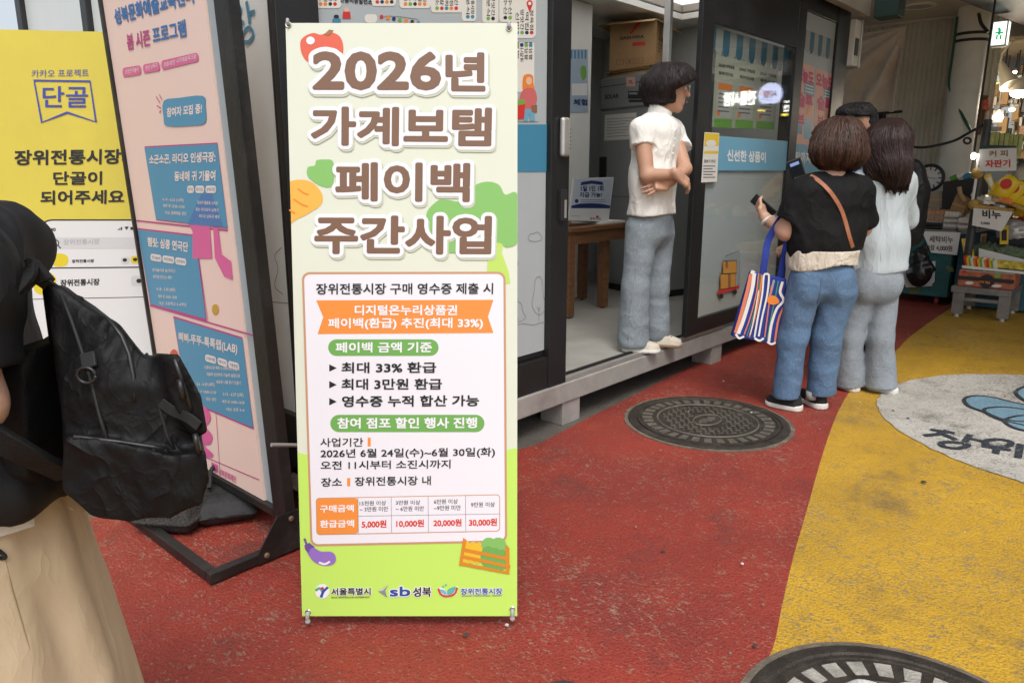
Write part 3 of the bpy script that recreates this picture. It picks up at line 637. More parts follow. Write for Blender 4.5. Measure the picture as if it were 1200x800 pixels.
# posters behind the upper glass
ps = Print((0, YF + .012, 0), (1, 0, 0), (0, 0, 1))
qd = [(839, 64), (912, 81), (908, 152), (834, 149)]
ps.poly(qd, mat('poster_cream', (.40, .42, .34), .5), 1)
for k in range(3):
    f = (k + .08) / 3.0; 
    def q(u, v, k=k):
        u = (k + .1 + u * .84) / 3; top = np.array(qd[0]) * (1 - u) + np.array(qd[1]) * u; bot = np.array(qd[3]) * (1 - u) + np.array(qd[2]) * u
        return tuple(top * (1 - v) + bot * v)
    ps.text('2026년 가계보탬', q(.05, .16), q(.95, .16), 4.5, M_INK, 3, .04); ps.text('페이백 주간사업', q(.1, .27), q(.9, .27), 4.5, M_INK, 3, .04)
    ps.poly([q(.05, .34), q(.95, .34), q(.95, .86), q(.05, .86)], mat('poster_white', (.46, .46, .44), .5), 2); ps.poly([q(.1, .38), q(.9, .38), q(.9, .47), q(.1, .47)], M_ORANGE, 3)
    for j in range(5): ps.poly([q(.15, .52 + j * .06), q(.8, .52 + j * .06), q(.8, .54 + j * .06), q(.15, .54 + j * .06)], M_LINE, 3)
    ps.poly([q(0, .88), q(1, .88), q(1, 1), q(0, 1)], M_GRN_P, 2); ps.poly([q(.1, .76), q(.28, .76), q(.28, .84), q(.1, .84)], M_ORANGE, 3)
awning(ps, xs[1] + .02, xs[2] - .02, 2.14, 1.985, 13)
po = ps.build('posters', sld)
# notice stuck on the door edge
nt_ = Print((0, YF - .037, 0), (1, 0, 0), (0, 0, 1))
nq = [(825.5, 155), (843, 156), (840, 213), (821.5, 214)]
nt_.poly(nq, M_CREAM, 1); nt_.poly([(826, 156), (842.6, 157), (842, 171), (825, 171)], M_YEL_P, 2); nt_.ell(833, 168, 6, 4, M_CREAM, 3); nt_.poly([(825, 177), (842, 177), (842, 180), (825, 180)], M_YEL_P, 2)
nt_.text('장보기 안내', (825, 191), (838, 191), 4, M_INK, 2, .03)
for j in range(5): nt_.rect(824, 194 + j * 3.3, 838 - (j % 2) * 3, 195.3 + j * 3.3, M_LINE, 2)
nt_.build('taped_notice', sld)
# ---- right hand panel
b = MB(); b.box((5.702, YF + .02, .402), (6.383, YF + .05, zt - .002), M_PANEL2); b.build('poster_panel', booth)
rp = Print((0, YF + .019, 0), (1, 0, 0), (0, 0, 1))
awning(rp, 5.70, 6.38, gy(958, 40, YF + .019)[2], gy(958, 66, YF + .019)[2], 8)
zrect(rp, 5.703, 6.382, zb0 - .02, zb1 + .01, M_BLUE_L, 1)
rp.text('식탁까지 당', (926, 191), (957, 192), 14, M_WHITE, 3, .03)
for x0, x1, y0 in ((933.5, 954.5, 71), (956, 978, 80)):
    q = lambda u, v: (x0 + (x1 - x0) * u - 7 * v * .35, y0 + 9 * u * .9 + (168 - y0 - 6 * u * .9) * v)
    rp.poly([q(0, 0), q(1, 0), q(1, 1), q(0, 1)], M_PINK_P, 1)
    rp.text('오늘도', q(.03, .24), q(.97, .24), 17, M_MAG_P, 3, .05); rp.text('슬루', q(.12, .55), q(.95, .55), 18, M_MAG_P, 3, .05); rp.text('브', q(.15, .75), q(.5, .75), 12, M_MAG_P, 3, .05)
    rp.poly([q(.45, .22), q(1, .22), q(1, .38), q(.45, .38)], M_BLUE, 2); rp.poly([q(.5, .68), q(.9, .68), q(.9, .93), q(.5, .93)], M_BLUE_L, 2); rp.poly([q(.0, .76), q(.4, .76), q(.4, .88), q(.0, .88)], M_BLUE, 2)
    for j in range(3): rp.poly([q(.5, .25 + j * .04), q(.95, .25 + j * .04), q(.95, .265 + j * .04), q(.5, .265 + j * .04)], M_CREAM, 4)
    rp.poly([q(.7, .5), q(.85, .5), q(.7, .62), q(.6, .62)], M_ORANGE, 4)
rp.build('pink_posters', booth)
# small illustrated strip on the inner wall
ip = Print((0, YP - .002, 0), (1, 0, 0), (0, 0, 1))
ip.rr(664, 58, 689, 132, mat('sky_print', (.38, .47, .56), .35), 1, .006)
for k in range(6): ip.rect(664.5 + k * 4.1, 59, 666.6 + k * 4.1, 69, M_BLUE, 2)
ip.text('체험', (672, 124), (688, 124), 8, M_NAVY_P, 3, .05); ip.poly([(680, 80), (686, 78), (687, 90), (682, 94)], M_GRN_P, 2, 3); ip.rr(670, 98, 688, 112, M_WHITE, 2, .01)
ip.build('illustrated_strip', booth)
M_KRAFT = mat('cardboard', (.38, .235, .105), .75, 0, .12, 6, .1, 60)
M_KRAFTL = mat('cardboard_inner', (.50, .34, .17), .75, 0, .1, 6)
# ------------------------------------------------------------------ things standing inside the booth
M_MACH = mat('grey_cabinet_steel', (.25, .262, .25), .45, 0, .06, 3, .03, 60); M_MACHD = mat('dark_cabinet_gap', (.02, .02, .02), .5); M_WOODT = mat('brown_table_wood', (.17, .075, .03), .5, 0, .35, 4, .1, 40, stretch=(1, 9, 9)); M_ACR = mat('clear_sign_paper', (.66, .67, .66), .35)
P0 = gz(699, 336, ZF); mu = np.array((-.262, -.965, 0)); mu /= np.linalg.norm(mu); mn = np.cross(mu, ZV); md = -mn
mp_ = Print(P0 + mn * .001, mu, ZV)
def mz(y, x=703): return mp_.px(x, y)[1] + P0[2]
ztm = mz(93); t = thing('steel_cabinet', 'tall grey steel machine cabinet behind the staff woman', 'cabinet', tuple(P0), math.atan2(mu[1], mu[0]))
def mbox(b, a0, a1, d0, d1, z0, z1, m): b.prism([P0 * (1, 1, 0) + mu * a + md * d + ZV * z0 for a, d in ((a0, d0), (a1, d0), (a1, d1), (a0, d1))], (0, 0, z1 - z0), m)
MWD = .80
b = MB(); mbox(b, .0, MWD, 0, .55, ZF + .06, ztm, M_MACH); b.build('body', t, .008)
b = MB(); mbox(b, .03, MWD - .03, .03, .5, ZF, ZF + .06, M_MACHD); b.build('plinth', t)
b = MB(); zj = mz(131); mbox(b, .004, MWD - .004, -.018, -.001, zj + .012, ztm - .01, M_MACH); mbox(b, .004, MWD - .004, -.018, -.001, ZF + .09, zj - .008, M_MACH); b.build('door', t, .006)
b = MB(); mbox(b, .0, MWD, -.0195, -.0185, mz(103) - .004, mz(103) + .002, M_MACHD); mbox(b, .03, .12, -.026, -.019, mz(214), mz(184), M_MACHD); mbox(b, 0.001, MWD - .001, -.0205, -.0185, mz(229) - .004, mz(229), M_MACHD); b.build('handle_recess', t)
ma_ = Print(P0 + mn * .0185, mu, ZV); 
ma_.rect(736, 107, 765, 116, M_MACHD, 1); ma_.rect(737, 108.5, 747, 111, M_LINEP, 2); ma_.rect(737, 117, 765, 120, M_INK, 1); ma_.text('SOLAR', (709, 116.5), (725, 115), 5, M_INK, 2, .03)
ma_.poly([(709, 135), (746, 132), (746, 163), (708, 165)], M_CREAM, 1)
for k in range(7): ma_.line([(711, 140 + k * 3.4), (743 - (k % 3) * 5, 138 + k * 3.4)], .004, M_LINE, 2)
ma_.rect(734, 90.5, 744.5, 101.5, M_PINK_P, 2); ma_.text('CL', (737, 98), (742, 98), 3.6, M_INK, 3, .03); ma_.build('labels', t)
# flattened cartons and an open cardboard box on top
zc = ztm; t = thing('flat_cartons', 'stack of flattened cardboard under the open box on the grey cabinet', 'cardboard', tuple(P0 + ZV * 0))
b = MB()
for k in range(4): mbox(b, .03 + .01 * (k % 2), .60 - .02 * (k % 3), .02 + .012 * ((k * 2) % 3), .50, zc + .002 + k * .016, zc + .015 + k * .016, M_KRAFT)
b.build('cardboard_sheets', t); zc += .068
bu_, bd_ = (mu * .80 + md * .50), None
bu_ = bu_ / np.linalg.norm(bu_); bd_ = np.cross(ZV, bu_); 
if bd_ @ md < 0: bd_ = -bd_
B0 = P0 + mu * .06 + md * .03; bwd, bdp = .40, .36; zb1 = mp_.px(745, 18)[1] + P0[2]
def bp3(a, d, z): return np.array((B0[0], B0[1], 0)) + bu_ * a + bd_ * d + ZV * z
t = thing('cardboard_box', 'open brown cardboard box with printed marks on top of the grey cabinet', 'box', tuple(bp3(.2, .18, zc)))
b = MB(); th = .005
for a0, a1, d0, d1 in ((0, bwd, 0, th), (0, bwd, bdp - th, bdp), (0, th, th, bdp - th), (bwd - th, bwd, th, bdp - th)): b.prism([bp3(a0, d0, zc), bp3(a1, d0, zc), bp3(a1, d1, zc), bp3(a0, d1, zc)], (0, 0, zb1 - zc), M_KRAFT)
b.prism([bp3(th, th, zc + .002), bp3(bwd - th, th, zc + .002), bp3(bwd - th, bdp - th, zc + .002), bp3(th, bdp - th, zc + .002)], (0, 0, .004), M_KRAFTL); b.build('carton', t)
def flap(p, q, out): 
    b = MB(); b.prism([p, q, q + out, p + out], nrm_(np.cross(q - p, out)) * .004, M_KRAFTL); b.build('flap', t)
def nrm_(a): return a / np.linalg.norm(a)
flap(bp3(0, 0, zb1 + .001), bp3(bwd, 0, zb1 + .001), -bd_ * .12 - ZV * .035); flap(bp3(bwd + .001, 0, zb1 + .001), bp3(bwd + .001, bdp, zb1 + .001), bu_ * .13 - ZV * .07); flap(bp3(0, bdp, zb1 + .001), bp3(bwd, bdp, zb1 + .001), bd_ * .05 + ZV * .13); flap(bp3(-.001, 0, zb1 + .001), bp3(-.001, bdp, zb1 + .001), -bu_ * .11 - ZV * .02)
bq_ = Print(bp3(0, -.0015, 0), bu_, ZV); W0 = lambda a, z: np.array((a, zc + (zb1 - zc) * z))
bq_.text('SAEHWA', None, None, 0, M_INK, 1, .03, uv=(W0(.09, .62), W0(.30, .62), W0(.09, .69))); bq_.uvpoly([W0(.20, .47), W0(.31, .47), W0(.31, .55), W0(.20, .55)], M_RED_P, 1); bq_.uvpoly([W0(.17, .74), W0(.19, .73), W0(.27, .93), W0(.23, .95)], M_RED_P, 1)
for k in range(3): bq_.uvpoly([W0(.06 + k * .085, .10), W0(.13 + k * .085, .10), W0(.13 + k * .085, .22), W0(.06 + k * .085, .22)], M_BROWN_P, 1); bq_.uvpoly([W0(.066 + k * .085, .11), W0(.124 + k * .085, .11), W0(.124 + k * .085, .21), W0(.066 + k * .085, .21)], M_KRAFT, 2); bq_.text('↑!☂'[k], None, None, 0, M_BROWN_P, 3, .02, uv=(W0(.08 + k * .085, .125), W0(.11 + k * .085, .125), W0(.08 + k * .085, .195)))
bq_.build('printed_marks', t)
br_ = Print(bp3(bwd + .0015, 0, 0), bd_, ZV) if np.cross(bd_, ZV) @ bu_ > 0 else Print(bp3(bwd + .0015, 0, 0), -bd_, ZV)
sg_ = 1 if br_.u @ bd_ > 0 else -1
br_.text('SAEHWA', None, None, 0, M_INK, 1, .02, uv=[np.array((sg_ * .07 if sg_ > 0 else -.25, W0(0, .60)[1])), np.array((sg_ * .22 if sg_ > 0 else -.10, W0(0, .60)[1])), np.array((sg_ * .07 if sg_ > 0 else -.25, W0(0, .66)[1]))])
for k in range(3): z_ = W0(0, .50 - k * .07)[1]; a0 = .07 if sg_ > 0 else -.25; br_.uvpoly([(a0, z_), (a0 + .15 - k * .03, z_), (a0 + .15 - k * .03, z_ + .008), (a0, z_ + .008)], M_INK, 1)
br_.uvpoly([((.2 if sg_ > 0 else -.30), W0(0, .70)[1]), ((.27 if sg_ > 0 else -.23), W0(0, .70)[1]), ((.27 if sg_ > 0 else -.23), W0(0, .9)[1]), ((.2 if sg_ > 0 else -.30), W0(0, .9)[1])], M_CREAM, 1); br_.build('printed_side', t)
# table with a notice stand and paper
tx0, ty0 = 4.165, 3.17; zt1 = gy(690, 265.5, ty0)[2]; t = thing('wooden_table', 'small dark wooden table inside the doorway, left of the staff woman', 'table', (tx0, ty0, ZF))
b = MB(); b.box((tx0, ty0, zt1 - .032), (5.0, ty0 + .48, zt1), M_WOODT); b.build('top', t, .004)
b = MB(); b.box((tx0 + .03, ty0 + .03, zt1 - .125), (4.97, ty0 + .05, zt1 - .033), M_WOODT); b.box((tx0 + .03, ty0 + .052, zt1 - .125), (tx0 + .05, ty0 + .45, zt1 - .033), M_WOODT); b.build('apron', t, .002)
for x, y in ((4.225, ty0 + .035), (4.74, ty0 + .09), (4.225, ty0 + .43), (4.93, ty0 + .43)):
    b = MB(); b.box((x - .033, y - .012, ZF + .012), (x + .033, y + .05, zt1 - .0335), M_WOODT); b.build('leg', t, .003)
    b = MB(); b.cyl((x, y + .02, ZF), (x, y + .02, ZF + .012), .018, M_INK, 10); b.build('foot', t)
ty = ty0 + .10; t = thing('notice_stand', 'white notice with navy lettering standing on the wooden table', 'notice', tuple(gy(693, 258, ty)))
sp_ = Print((0, ty, 0), (1, 0, 0), (0, 0, 1)); sq = [(672, 209), (719.5, 207.5), (713, 260.5), (665.5, 259)]
b = MB(); b.prism([gy(*p, ty) for p in sq], (0, .006, 0), M_ACR); b.prism([gy(665.5, 259, ty), gy(713, 260.5, ty), gy(713, 260.5, ty) + (0, .14, 0), gy(665.5, 259, ty) + (0, .14, 0)], (0, 0, .004), M_ACR); b.build('acrylic_sheet', t)
sp_.poly([(673.5, 210.5), (718, 209), (714.8, 240), (670, 241)], mat('notice_pale_blue', (.50, .55, .62), .4), 1); sp_.poly([(669.6, 241), (680, 238.5), (692, 238), (704, 238.6), (715, 241), (714.6, 244), (669.4, 244)], M_NAVY_P, 2); sp_.poly([(681, 213.5), (693, 211.6), (706, 213.2), (707, 217), (693, 215.4), (680, 217.4)], M_NAVY_P, 2)
sp_.text('1일 1인 1회', (680.5, 224.6), (707, 224.2), 7, M_NAVY_P, 3, .045); sp_.text('지급 가능!', (679, 231.4), (705, 231.2), 6, M_NAVY_P, 3, .04); sp_.ell(675.6, 235.6, 2.2, 2.4, M_NAVY_P, 3)
for k in range(2): sp_.line([(680, 234.4 + k * 2.2), (709, 234.2 + k * 2.2)], .004, M_LINE, 3)
sp_.ell(700, 254, 1.6, 1.4, M_RED_P, 2); sp_.text('장위시장', (691, 258), (704, 258), 3.4, M_BROWN_P, 2, .02); sp_.line([(668, 253), (680, 253)], .003, M_LINEP, 2); sp_.build('notice_lettering', t)
b = MB(); b.box((4.62, ty0 + .06, zt1 + .001), (4.95, ty0 + .34, zt1 + .016), M_PAPER if 'M_PAPER' in globals() else M_WHITE); tag(b.build('paper_pile'), 'pile of white paper on the wooden table beside the notice', 'paper')
# ------------------------------------------------------------------ X-stand banner in front
def place_banner():
    zb = .045
    bl, br = gz(354, 721.5, zb), gz(606, 721.5, zb); W = np.linalg.norm(br - bl); u = (br - bl) / W; u[2] = 0; u /= np.linalg.norm(u)
    k = F_PX * W / 272.0; top = CAM + ray(467.5, 27.2) * k
    mid = (bl + br) / 2; v = top - mid; v -= u * (v @ u); return mid, u, v, W
mid, bu, bv, BW = place_banner(); BHt = np.linalg.norm(bv); bv = bv / BHt; bn = np.cross(bu, bv)
M_BAN = mat('banner_cream', (.665, .70, .585), .42, 0, .015, 3, .05, 9, spec=.4)
M_BANG = mat('banner_green', (.50, .76, .13), .42); M_BWHT = mat('banner_white', (.76, .755, .81), .42); M_BBRN = mat('banner_brown', (.185, .098, .058), .45)
M_BTAN = mat('banner_tan', (.52, .28, .16), .45); M_BORG = mat('banner_orange', (.78, .26, .045), .45); M_BPILL = mat('banner_pill', (.145, .38, .085), .45)
M_HALO = mat('banner_halo', (.80, .80, .83), .42); M_SHD = mat('banner_grey_shadow_print', (.52, .55, .44), .45)
M_BK = mat('banner_ink', (.012, .012, .014), .45); M_TOM = mat('tomato_print', (.66, .105, .055), .45); M_CAR = mat('carrot_print', (.84, .42, .06), .45); M_CARL = mat('carrot_line', (.72, .25, .03), .45)
M_BROC = mat('broccoli_print', (.21, .47, .12), .45); M_STK = mat('stalk_print', (.46, .66, .12), .45); M_PUR = mat('aubergine_print', (.27, .15, .50), .45); M_PURD = mat('aubergine_dark', (.14, .07, .29), .45)
M_GOLD = mat('paprika_print', (.80, .47, .03), .45); M_CRATE = mat('crate_print', (.62, .23, .02), .45); M_REDT = mat('red_text', (.62, .05, .03), .45); M_LOGB = mat('logo_blue', (.02, .07, .30), .45); M_TEAL = mat('logo_teal', (.10, .42, .38), .45)
bt = thing('banner_stand', 'tall cream and green event banner on a small cross-legged stand, brown headline lettering', 'banner', (mid[0], mid[1], 0), YAW - math.pi / 2)
b = MB(); nx_, ny_ = 8, 20
def bpt(a, c, off=0): return mid + bu * a * BW + bv * c * BHt + bn * off
b.obox(bpt(0, .5, -.0012), (BW, BHt, .0012), M_BAN, bu, bv); b.build('banner_sheet', bt)
bp = Print(mid, bu, bv)
def bw(px_): return px_ * BW / 252.0
# green foot, white panel
L0, R0, T0 = bp.px(349, 530), bp.px(605.5, 524), None
hw = BW / 2 - .0005
bp.uvpoly([(-hw, .0005), (hw, .0005), (hw, R0[1])] + [(hw - 2 * hw * t, R0[1] + (L0[1] - R0[1]) * t - .05 * math.sin(math.pi * t)) for t in [k / 12 for k in range(1, 12)]] + [(-hw, L0[1])], M_BANG, 1)
bp.build('green_field', bt)
# vegetables
bp.poly([(570, 268), (592, 268), (588, 296), (596, 318), (598, 332), (570, 332), (572, 300)], M_STK, 1)
clipx = bp.px(604, 240)[0]
def clip(pts): return [(min(a, hw), c) if a > 0 else (max(a, -hw), c) for a, c in pts]
def cpoly(pts, m, l, s=6): bp.uvpoly(clip([bp.px(*p) for p in (smooth_closed(pts, s) if s else pts)]), m, l)
cpoly([(500, 250), (512, 236), (522, 234), (545, 236), (556, 218), (572, 213), (585, 217), (592, 228), (605, 226), (612, 250), (608, 282), (594, 290), (584, 284), (560, 290), (520, 296), (504, 270)], M_BROC, 2)
cpoly([(330, 222), (342, 212), (358, 211), (370, 217), (378, 229), (376, 240), (362, 250), (348, 257), (330, 266)], M_CAR, 1)
for p in ([(349, 221), (356, 226), (362, 228)], [(344, 233), (353, 239), (361, 242)], [(339, 246), (346, 250)]): bp.line(p, .004, M_CARL, 3, False, 3)
bp.poly([(376, 218), (366, 212), (360, 205), (361, 196), (369, 194), (371, 188), (381, 187), (390, 189), (392, 205), (388, 219)], M_BROC, 1, 4)
bp.poly([(352, 50), (357, 43), (367, 39), (376, 41), (386, 38), (397, 42), (402, 52), (401, 66), (392, 74), (364, 74), (354, 64)], M_TOM, 1, 5); bp.ell(364, 48, 5, 4.6, M_BWHT, 3); bp.poly([(380, 41), (386, 35), (391, 36), (386, 42)], mat('stem_print', (.30, .15, .05), .5), 3)
bp.poly([(358, 637), (365, 638), (375, 645), (389, 646), (394, 653), (391, 660), (381, 662), (369, 658), (361, 648)], M_PUR, 5, 4); bp.line([(357, 630), (360, 638)], .006, M_PURD, 6); bp.poly([(357, 638), (363, 635), (369, 640), (364, 642), (362, 647), (358, 643)], M_PURD, 6); bp.line([(374, 658), (381, 660), (387, 657)], .006, M_BWHT, 6, False, 4)
for k in range(4): bp.ell(546 + k * 7.3, 646 + k * .6, 5, 13, M_GOLD, 5, 6)
for cx, cy, rx, ry in ((573, 638, 9, 9), (584, 637, 9, 8), (590, 645, 7, 9), (572, 652, 9, 13), (580, 654, 9, 13), (588, 655, 8, 12)): bp.ell(cx, cy, rx, ry, M_BPILL if cy > 650 else M_BROC, 5.4)
for q in ([(543, 641), (596, 652), (596, 656), (542, 645)], [(541, 649), (598, 661), (598, 665), (540, 653)], [(539, 657), (597, 669), (597, 672), (538, 661)], [(543, 629), (547, 632), (541, 662), (538, 661)], [(592, 638), (597, 641), (597, 672), (593, 671)]): bp.poly(q, M_CRATE, 7)
bp.build('vegetable_pictures', bt)
q = [(353.7, 318.8), (592.4, 318.3), (594.4, 635), (364, 639.8)]
bp.rr(0, 0, 0, 0, M_BTAN, 2, .022, quad=q); bp.rr(0, 0, 0, 0, M_BWHT, 3, .017, quad=[(356.4, 321.6), (589.8, 321.1), (591.8, 632.4), (366.4, 637)])
bp.poly([(370.8, 351.8), (578.2, 351.2), (571.8, 371), (578.2, 390), (372.4, 391.2), (379, 371.6)], M_BORG, 4)
bp.rr(384.8, 397.4, 514, 416.7, M_BPILL, 4, .05); bp.rr(387.3, 485.6, 567.7, 505.8, M_BPILL, 4, .05)
for y in (431, 450.5, 470.3): bp.poly([(386, y - 4.4), (394.8, y), (386, y + 4.4)], M_BK, 4)
bp.rect(431, 512.3, 434.6, 522.6, M_BORG, 4); bp.rect(407, 559.5, 410.6, 569.2, M_BORG, 4)
tq = [(370.3, 582.8), (586, 578.6), (586, 622), (371, 626.3)]
bp.rr(0, 0, 0, 0, M_BTAN, 4, .010, quad=tq); bp.rr(0, 0, 0, 0, M_BWHT, 4.5, .0085, quad=[(371.2, 583.7), (585.1, 579.6), (585.1, 621), (371.9, 625.3)])
bp.rr(0, 0, 0, 0, M_BORG, 5, .008, quad=[(371.2, 583.7), (419.5, 582.8), (420, 624.4), (371.9, 625.3)])
for x in (419.8, 458.6, 501.8, 545.5): bp.line([(x, 582.4 - (x - 420) * .02), (x + .4, 624 - (x - 420) * .02)], .0012, M_LINE, 5.5)
bp.line([(420, 604), (586, 601.4)], .0012, M_LINE, 5.5)
bp.build('information_panel', bt)
ttl = [('2026', (366.4, 106.4), (517, 106.8), 45.8), ('년', (522, 107.6), (569, 108), 46), ('가계보탬', (364.5, 171), (575.8, 172.5), 46), ('페이백', (393, 236), (550.6, 237.2), 46), ('주간사업', (368.6, 297.8), (575.8, 298.6), 45.5)]
for t_, a, c, h_ in ttl:
    bp.text(t_, (a[0] + 1.5, a[1] + 2.5), (c[0] + 1.5, c[1] + 2.5), h_, M_SHD, 4.0, .04, halo=.135, hm=M_SHD, hl=3.0)
    bp.text(t_, a, c, h_, M_BBRN, 6, .04, halo=.13, hm=M_HALO, hl=4.6)
bp.build('headline_lettering', bt)
def bx(t_, x0, x1, y0, y1, m=M_BK, bold=.018, tilt=0.0, l=6): bp.text(t_, (x0, y1), (x1, y1 - tilt), y1 - y0, m, l, bold)
bx('장위전통시장 구매 영수증 제출 시', 370.8, 577.8, 332, 345, tilt=.6)
bx('디지털온누리상품권', 416, 535.8, 357.2, 369.3, M_HALO, .028); bx('페이백(환급) 추진(최대 33%)', 384.8, 566, 372.6, 386.3, M_HALO, .028, .6)
bx('페이백 금액 기준', 393.6, 506.3, 400.8, 413, M_HALO, .028, .3)
bx('최대 33% 환급', 400.5, 511.3, 424.1, 437, tilt=.3, bold=.026); bx('최대 3만원 환급', 400.5, 518, 443.4, 456.4, tilt=.3, bold=.026); bx('영수증 누적 합산 가능', 401, 561.3, 463.3, 476.6, tilt=1, bold=.026)
bx('참여 점포 할인 행사 진행', 395.5, 559, 489, 501.8, M_HALO, .028, .6)
bx('사업기간', 375.7, 425.8, 512.5, 522.9, bold=.012); bx('2026년 6월 24일(수)~6월 30일(화)', 376, 580, 525.6, 537.6, tilt=2, bold=.016); bx('오전 11시부터 소진시까지', 376, 528, 539.6, 549.7, tilt=1.6, bold=.016)
bx('장소', 376.6, 401, 559.3, 569.6, tilt=.3, bold=.016); bx('장위전통시장 내', 416, 505, 558.2, 568.7, tilt=1.2, bold=.016)
bx('구매금액', 375.4, 415, 591.2, 599.8, M_HALO, .028, .8); bx('환급금액', 375.4, 415.2, 608.8, 617.6, M_HALO, .028, .6)
for t_, x0, x1, y0, y1 in (('15천원 이상', 421.6, 452.6, 586.3, 591.8), ('~ 3만원 미만', 421.6, 455, 593.2, 598.8), ('3만원 이상', 464, 492.5, 585.6, 591), ('~ 6만원 미만', 464, 497, 592.6, 598.4), ('6만원 이상', 508.6, 536.6, 584.3, 590), ('~9만원 미만', 508.6, 540, 591.6, 597.4), ('9만원 이상', 552, 580, 587.8, 593.6)): bx(t_, x0, x1, y0, y1, M_BK, .006, .5)
for t_, x0, x1, y0, y1 in (('5,000원', 424, 453, 609, 618.5), ('10,000원', 464.5, 497, 608.4, 617.6), ('20,000원', 508, 541, 607.6, 616.8), ('30,000원', 549.5, 582.4, 607, 616.4)): bx(t_, x0, x1, y0, y1, M_REDT, .03, .6)
bp.build('small_lettering', bt)
for t_, x0, x1, y0, y1, m in (('서울특별시', 388.4, 434.6, 688, 696.6, M_BK), ('sb', 457, 481, 686.5, 698, M_LOGB), ('성북', 484, 505.4, 687, 698.4, M_BK), ('장위전통시장', 540, 588.8, 688.4, 695.8, M_LOGB)): bp.text(t_, (x0, y1), (x1, y1 - .4), y1 - y0, m, 6, .03, halo=.10, hm=M_HALO)
bp.text('SEOUL METROPOLITAN GOVERNMENT', (388.4, 700), (433.6, 699.6), 1.7, M_BK, 6, .01); bp.text('JANGWI TRADITIONAL MARKET', (541, 698.4), (588.6, 698), 1.7, M_LOGB, 6, .01)
bp.ell(378, 692, 8.5, 8.5, M_HALO, 4); bp.line([(370, 691), (375, 688.5), (378, 693), (377, 699)], .007, mat('logo_sky', (.04, .30, .55), .45), 5, False, 5); bp.ell(378, 688.6, 1.9, 1.9, M_RED_P, 6); bp.line([(384.6, 687), (379.5, 692), (376, 699)], .007, M_LOGB, 5.4, False, 5); bp.line([(370, 691), (374, 687.5)], .005, M_GRN_P, 6)
bp.poly([(443.5, 692), (455, 684.5), (451.5, 691), (454, 699.5)], mat('logo_grey', (.22, .26, .27), .4), 5); bp.poly([(443.5, 692), (455, 684.5), (449, 691.2)], mat('logo_grey_light', (.50, .54, .55), .4), 5.6)
bp.poly([(512, 688), (519, 688), (525, 694), (531, 688), (537.4, 685.8), (535, 696), (525, 699.6), (516, 697)], M_HALO, 4)
bp.line([(513.6, 688.4), (517, 695.6), (524.6, 697.8), (533, 694.6), (535.8, 687.4)], .006, mat('logo_red', (.55, .06, .05), .45), 5, False, 5); bp.poly([(524.6, 696), (525, 690), (534, 686.4), (531.6, 693.4)], M_TEAL, 5.6, 4); bp.poly([(523.6, 696), (517.6, 693.6), (516, 689.4), (521.6, 691)], mat('logo_cyan', (.16, .45, .55), .45), 5.6, 4)
for cx, cy in ((519.4, 686.4), (522.6, 684.6)): bp.ell(cx, cy, 1.2, 1.2, M_TEAL, 5)
bp.build('logos', bt)
# eyelets, rod tips, cross poles, feet
M_GREYP = mat('grey_plastic', (.36, .36, .35), .5); M_CHROME = mat('chrome', (.62, .62, .60), .25, .9)
corner_px = {(-1, 1): (338, 29.5), (1, 1): (596.5, 33.5), (-1, -1): (361, 716.5), (1, -1): (600.5, 713)}
ctr = bpt(0, .45, -.16)
for (sx, sy), p in corner_px.items():
    a, c = bp.px(*p); w_ = lambda off, da=0, dc=0: bp.O + bp.u * (a + da) + bp.v * (c + dc) + bp.n * off
    b = MB(); b.lathe(w_(.0006), [(.0085, 0), (.0085, .0012), (.007, .0022), (.0045, .0018), (.0042, .0)], M_CHROME, 20, bn); b.lathe(w_(.0009), [(.0042, 0), (.0042, .0012)], M_INK, 14, bn); b.build('eyelet', bt, smooth=True)
    b = MB(); dy = .013 if sy > 0 else -.026
    b.tube(smooth_open([w_(-.012, 0, dy * .4), w_(.004, 0, dy * .1), w_(.009, 0, dy * .35), w_(.006, 0, dy)], 4), .0045 if sy > 0 else .0058, M_GREYP, 10)
    if sy < 0: b.ball(w_(.006, 0, dy), .008, M_GREYP, 12, 8)
    b.build('hook', bt, smooth=True)
    b = MB(); b.tube([w_(-.010, 0, dy * .4), ctr], .005, M_GREYP, 8); b.build('pole', bt, smooth=True)
b = MB(); b.obox(ctr, (.05, .07, .035), M_INK, bu, bv); b.build('hub', bt, .006)
b = MB(); foot = np.array([ctr[0], ctr[1], 0]) - bn * .34; foot[2] = .008; b.tube([ctr, foot], .006, M_GREYP, 8); b.ball(foot, .008, M_GREYP, 10, 6); b.build('rear_leg', bt, smooth=True)
# ------------------------------------------------------------------ pink programme board on a steel base
XB = 1.30 * sH; LEAN = .037; nb = np.array([-1, 0, -LEAN]); nb /= np.linalg.norm(nb); vb = np.array([-LEAN, 0, 1.0]); vb /= np.linalg.norm(vb); ub = np.array([0, -1.0, 0])
kb = thing('notice_board_stand', 'pink arts programme poster board in a black steel frame with a floor base', 'notice board', (XB, 2.5, 0))
pb = Print((XB, 0, 0), ub, vb)
def onb(x, y, off=0.0): a, c = pb.px(x, y); return pb.O + pb.u * a + pb.v * c + pb.n * off
M_PK = mat('poster_pink', (.80, .615, .535), .45, 0, .02, 3); M_PKL = mat('poster_pale_pink', (.70, .55, .49), .45); M_PB = mat('poster_blue', (.075, .28, .45), .45); M_PBD = mat('poster_blue_dark', (.07, .19, .43), .45); M_HOT = mat('poster_hot_pink', (.66, .12, .32), .45); M_PMAG = mat('poster_magenta', (.46, .05, .22), .45); M_PTX = mat('poster_blue_text', (.03, .15, .40), .45); M_PW = mat('poster_light_text', (.80, .70, .64), .45); M_YD = mat('poster_yellow', (.55, .33, .03), .45); M_RD = mat('poster_red', (.60, .10, .06), .45)
ptl = [(96, -120), (222, -120), (310, 590), (165, 441)]
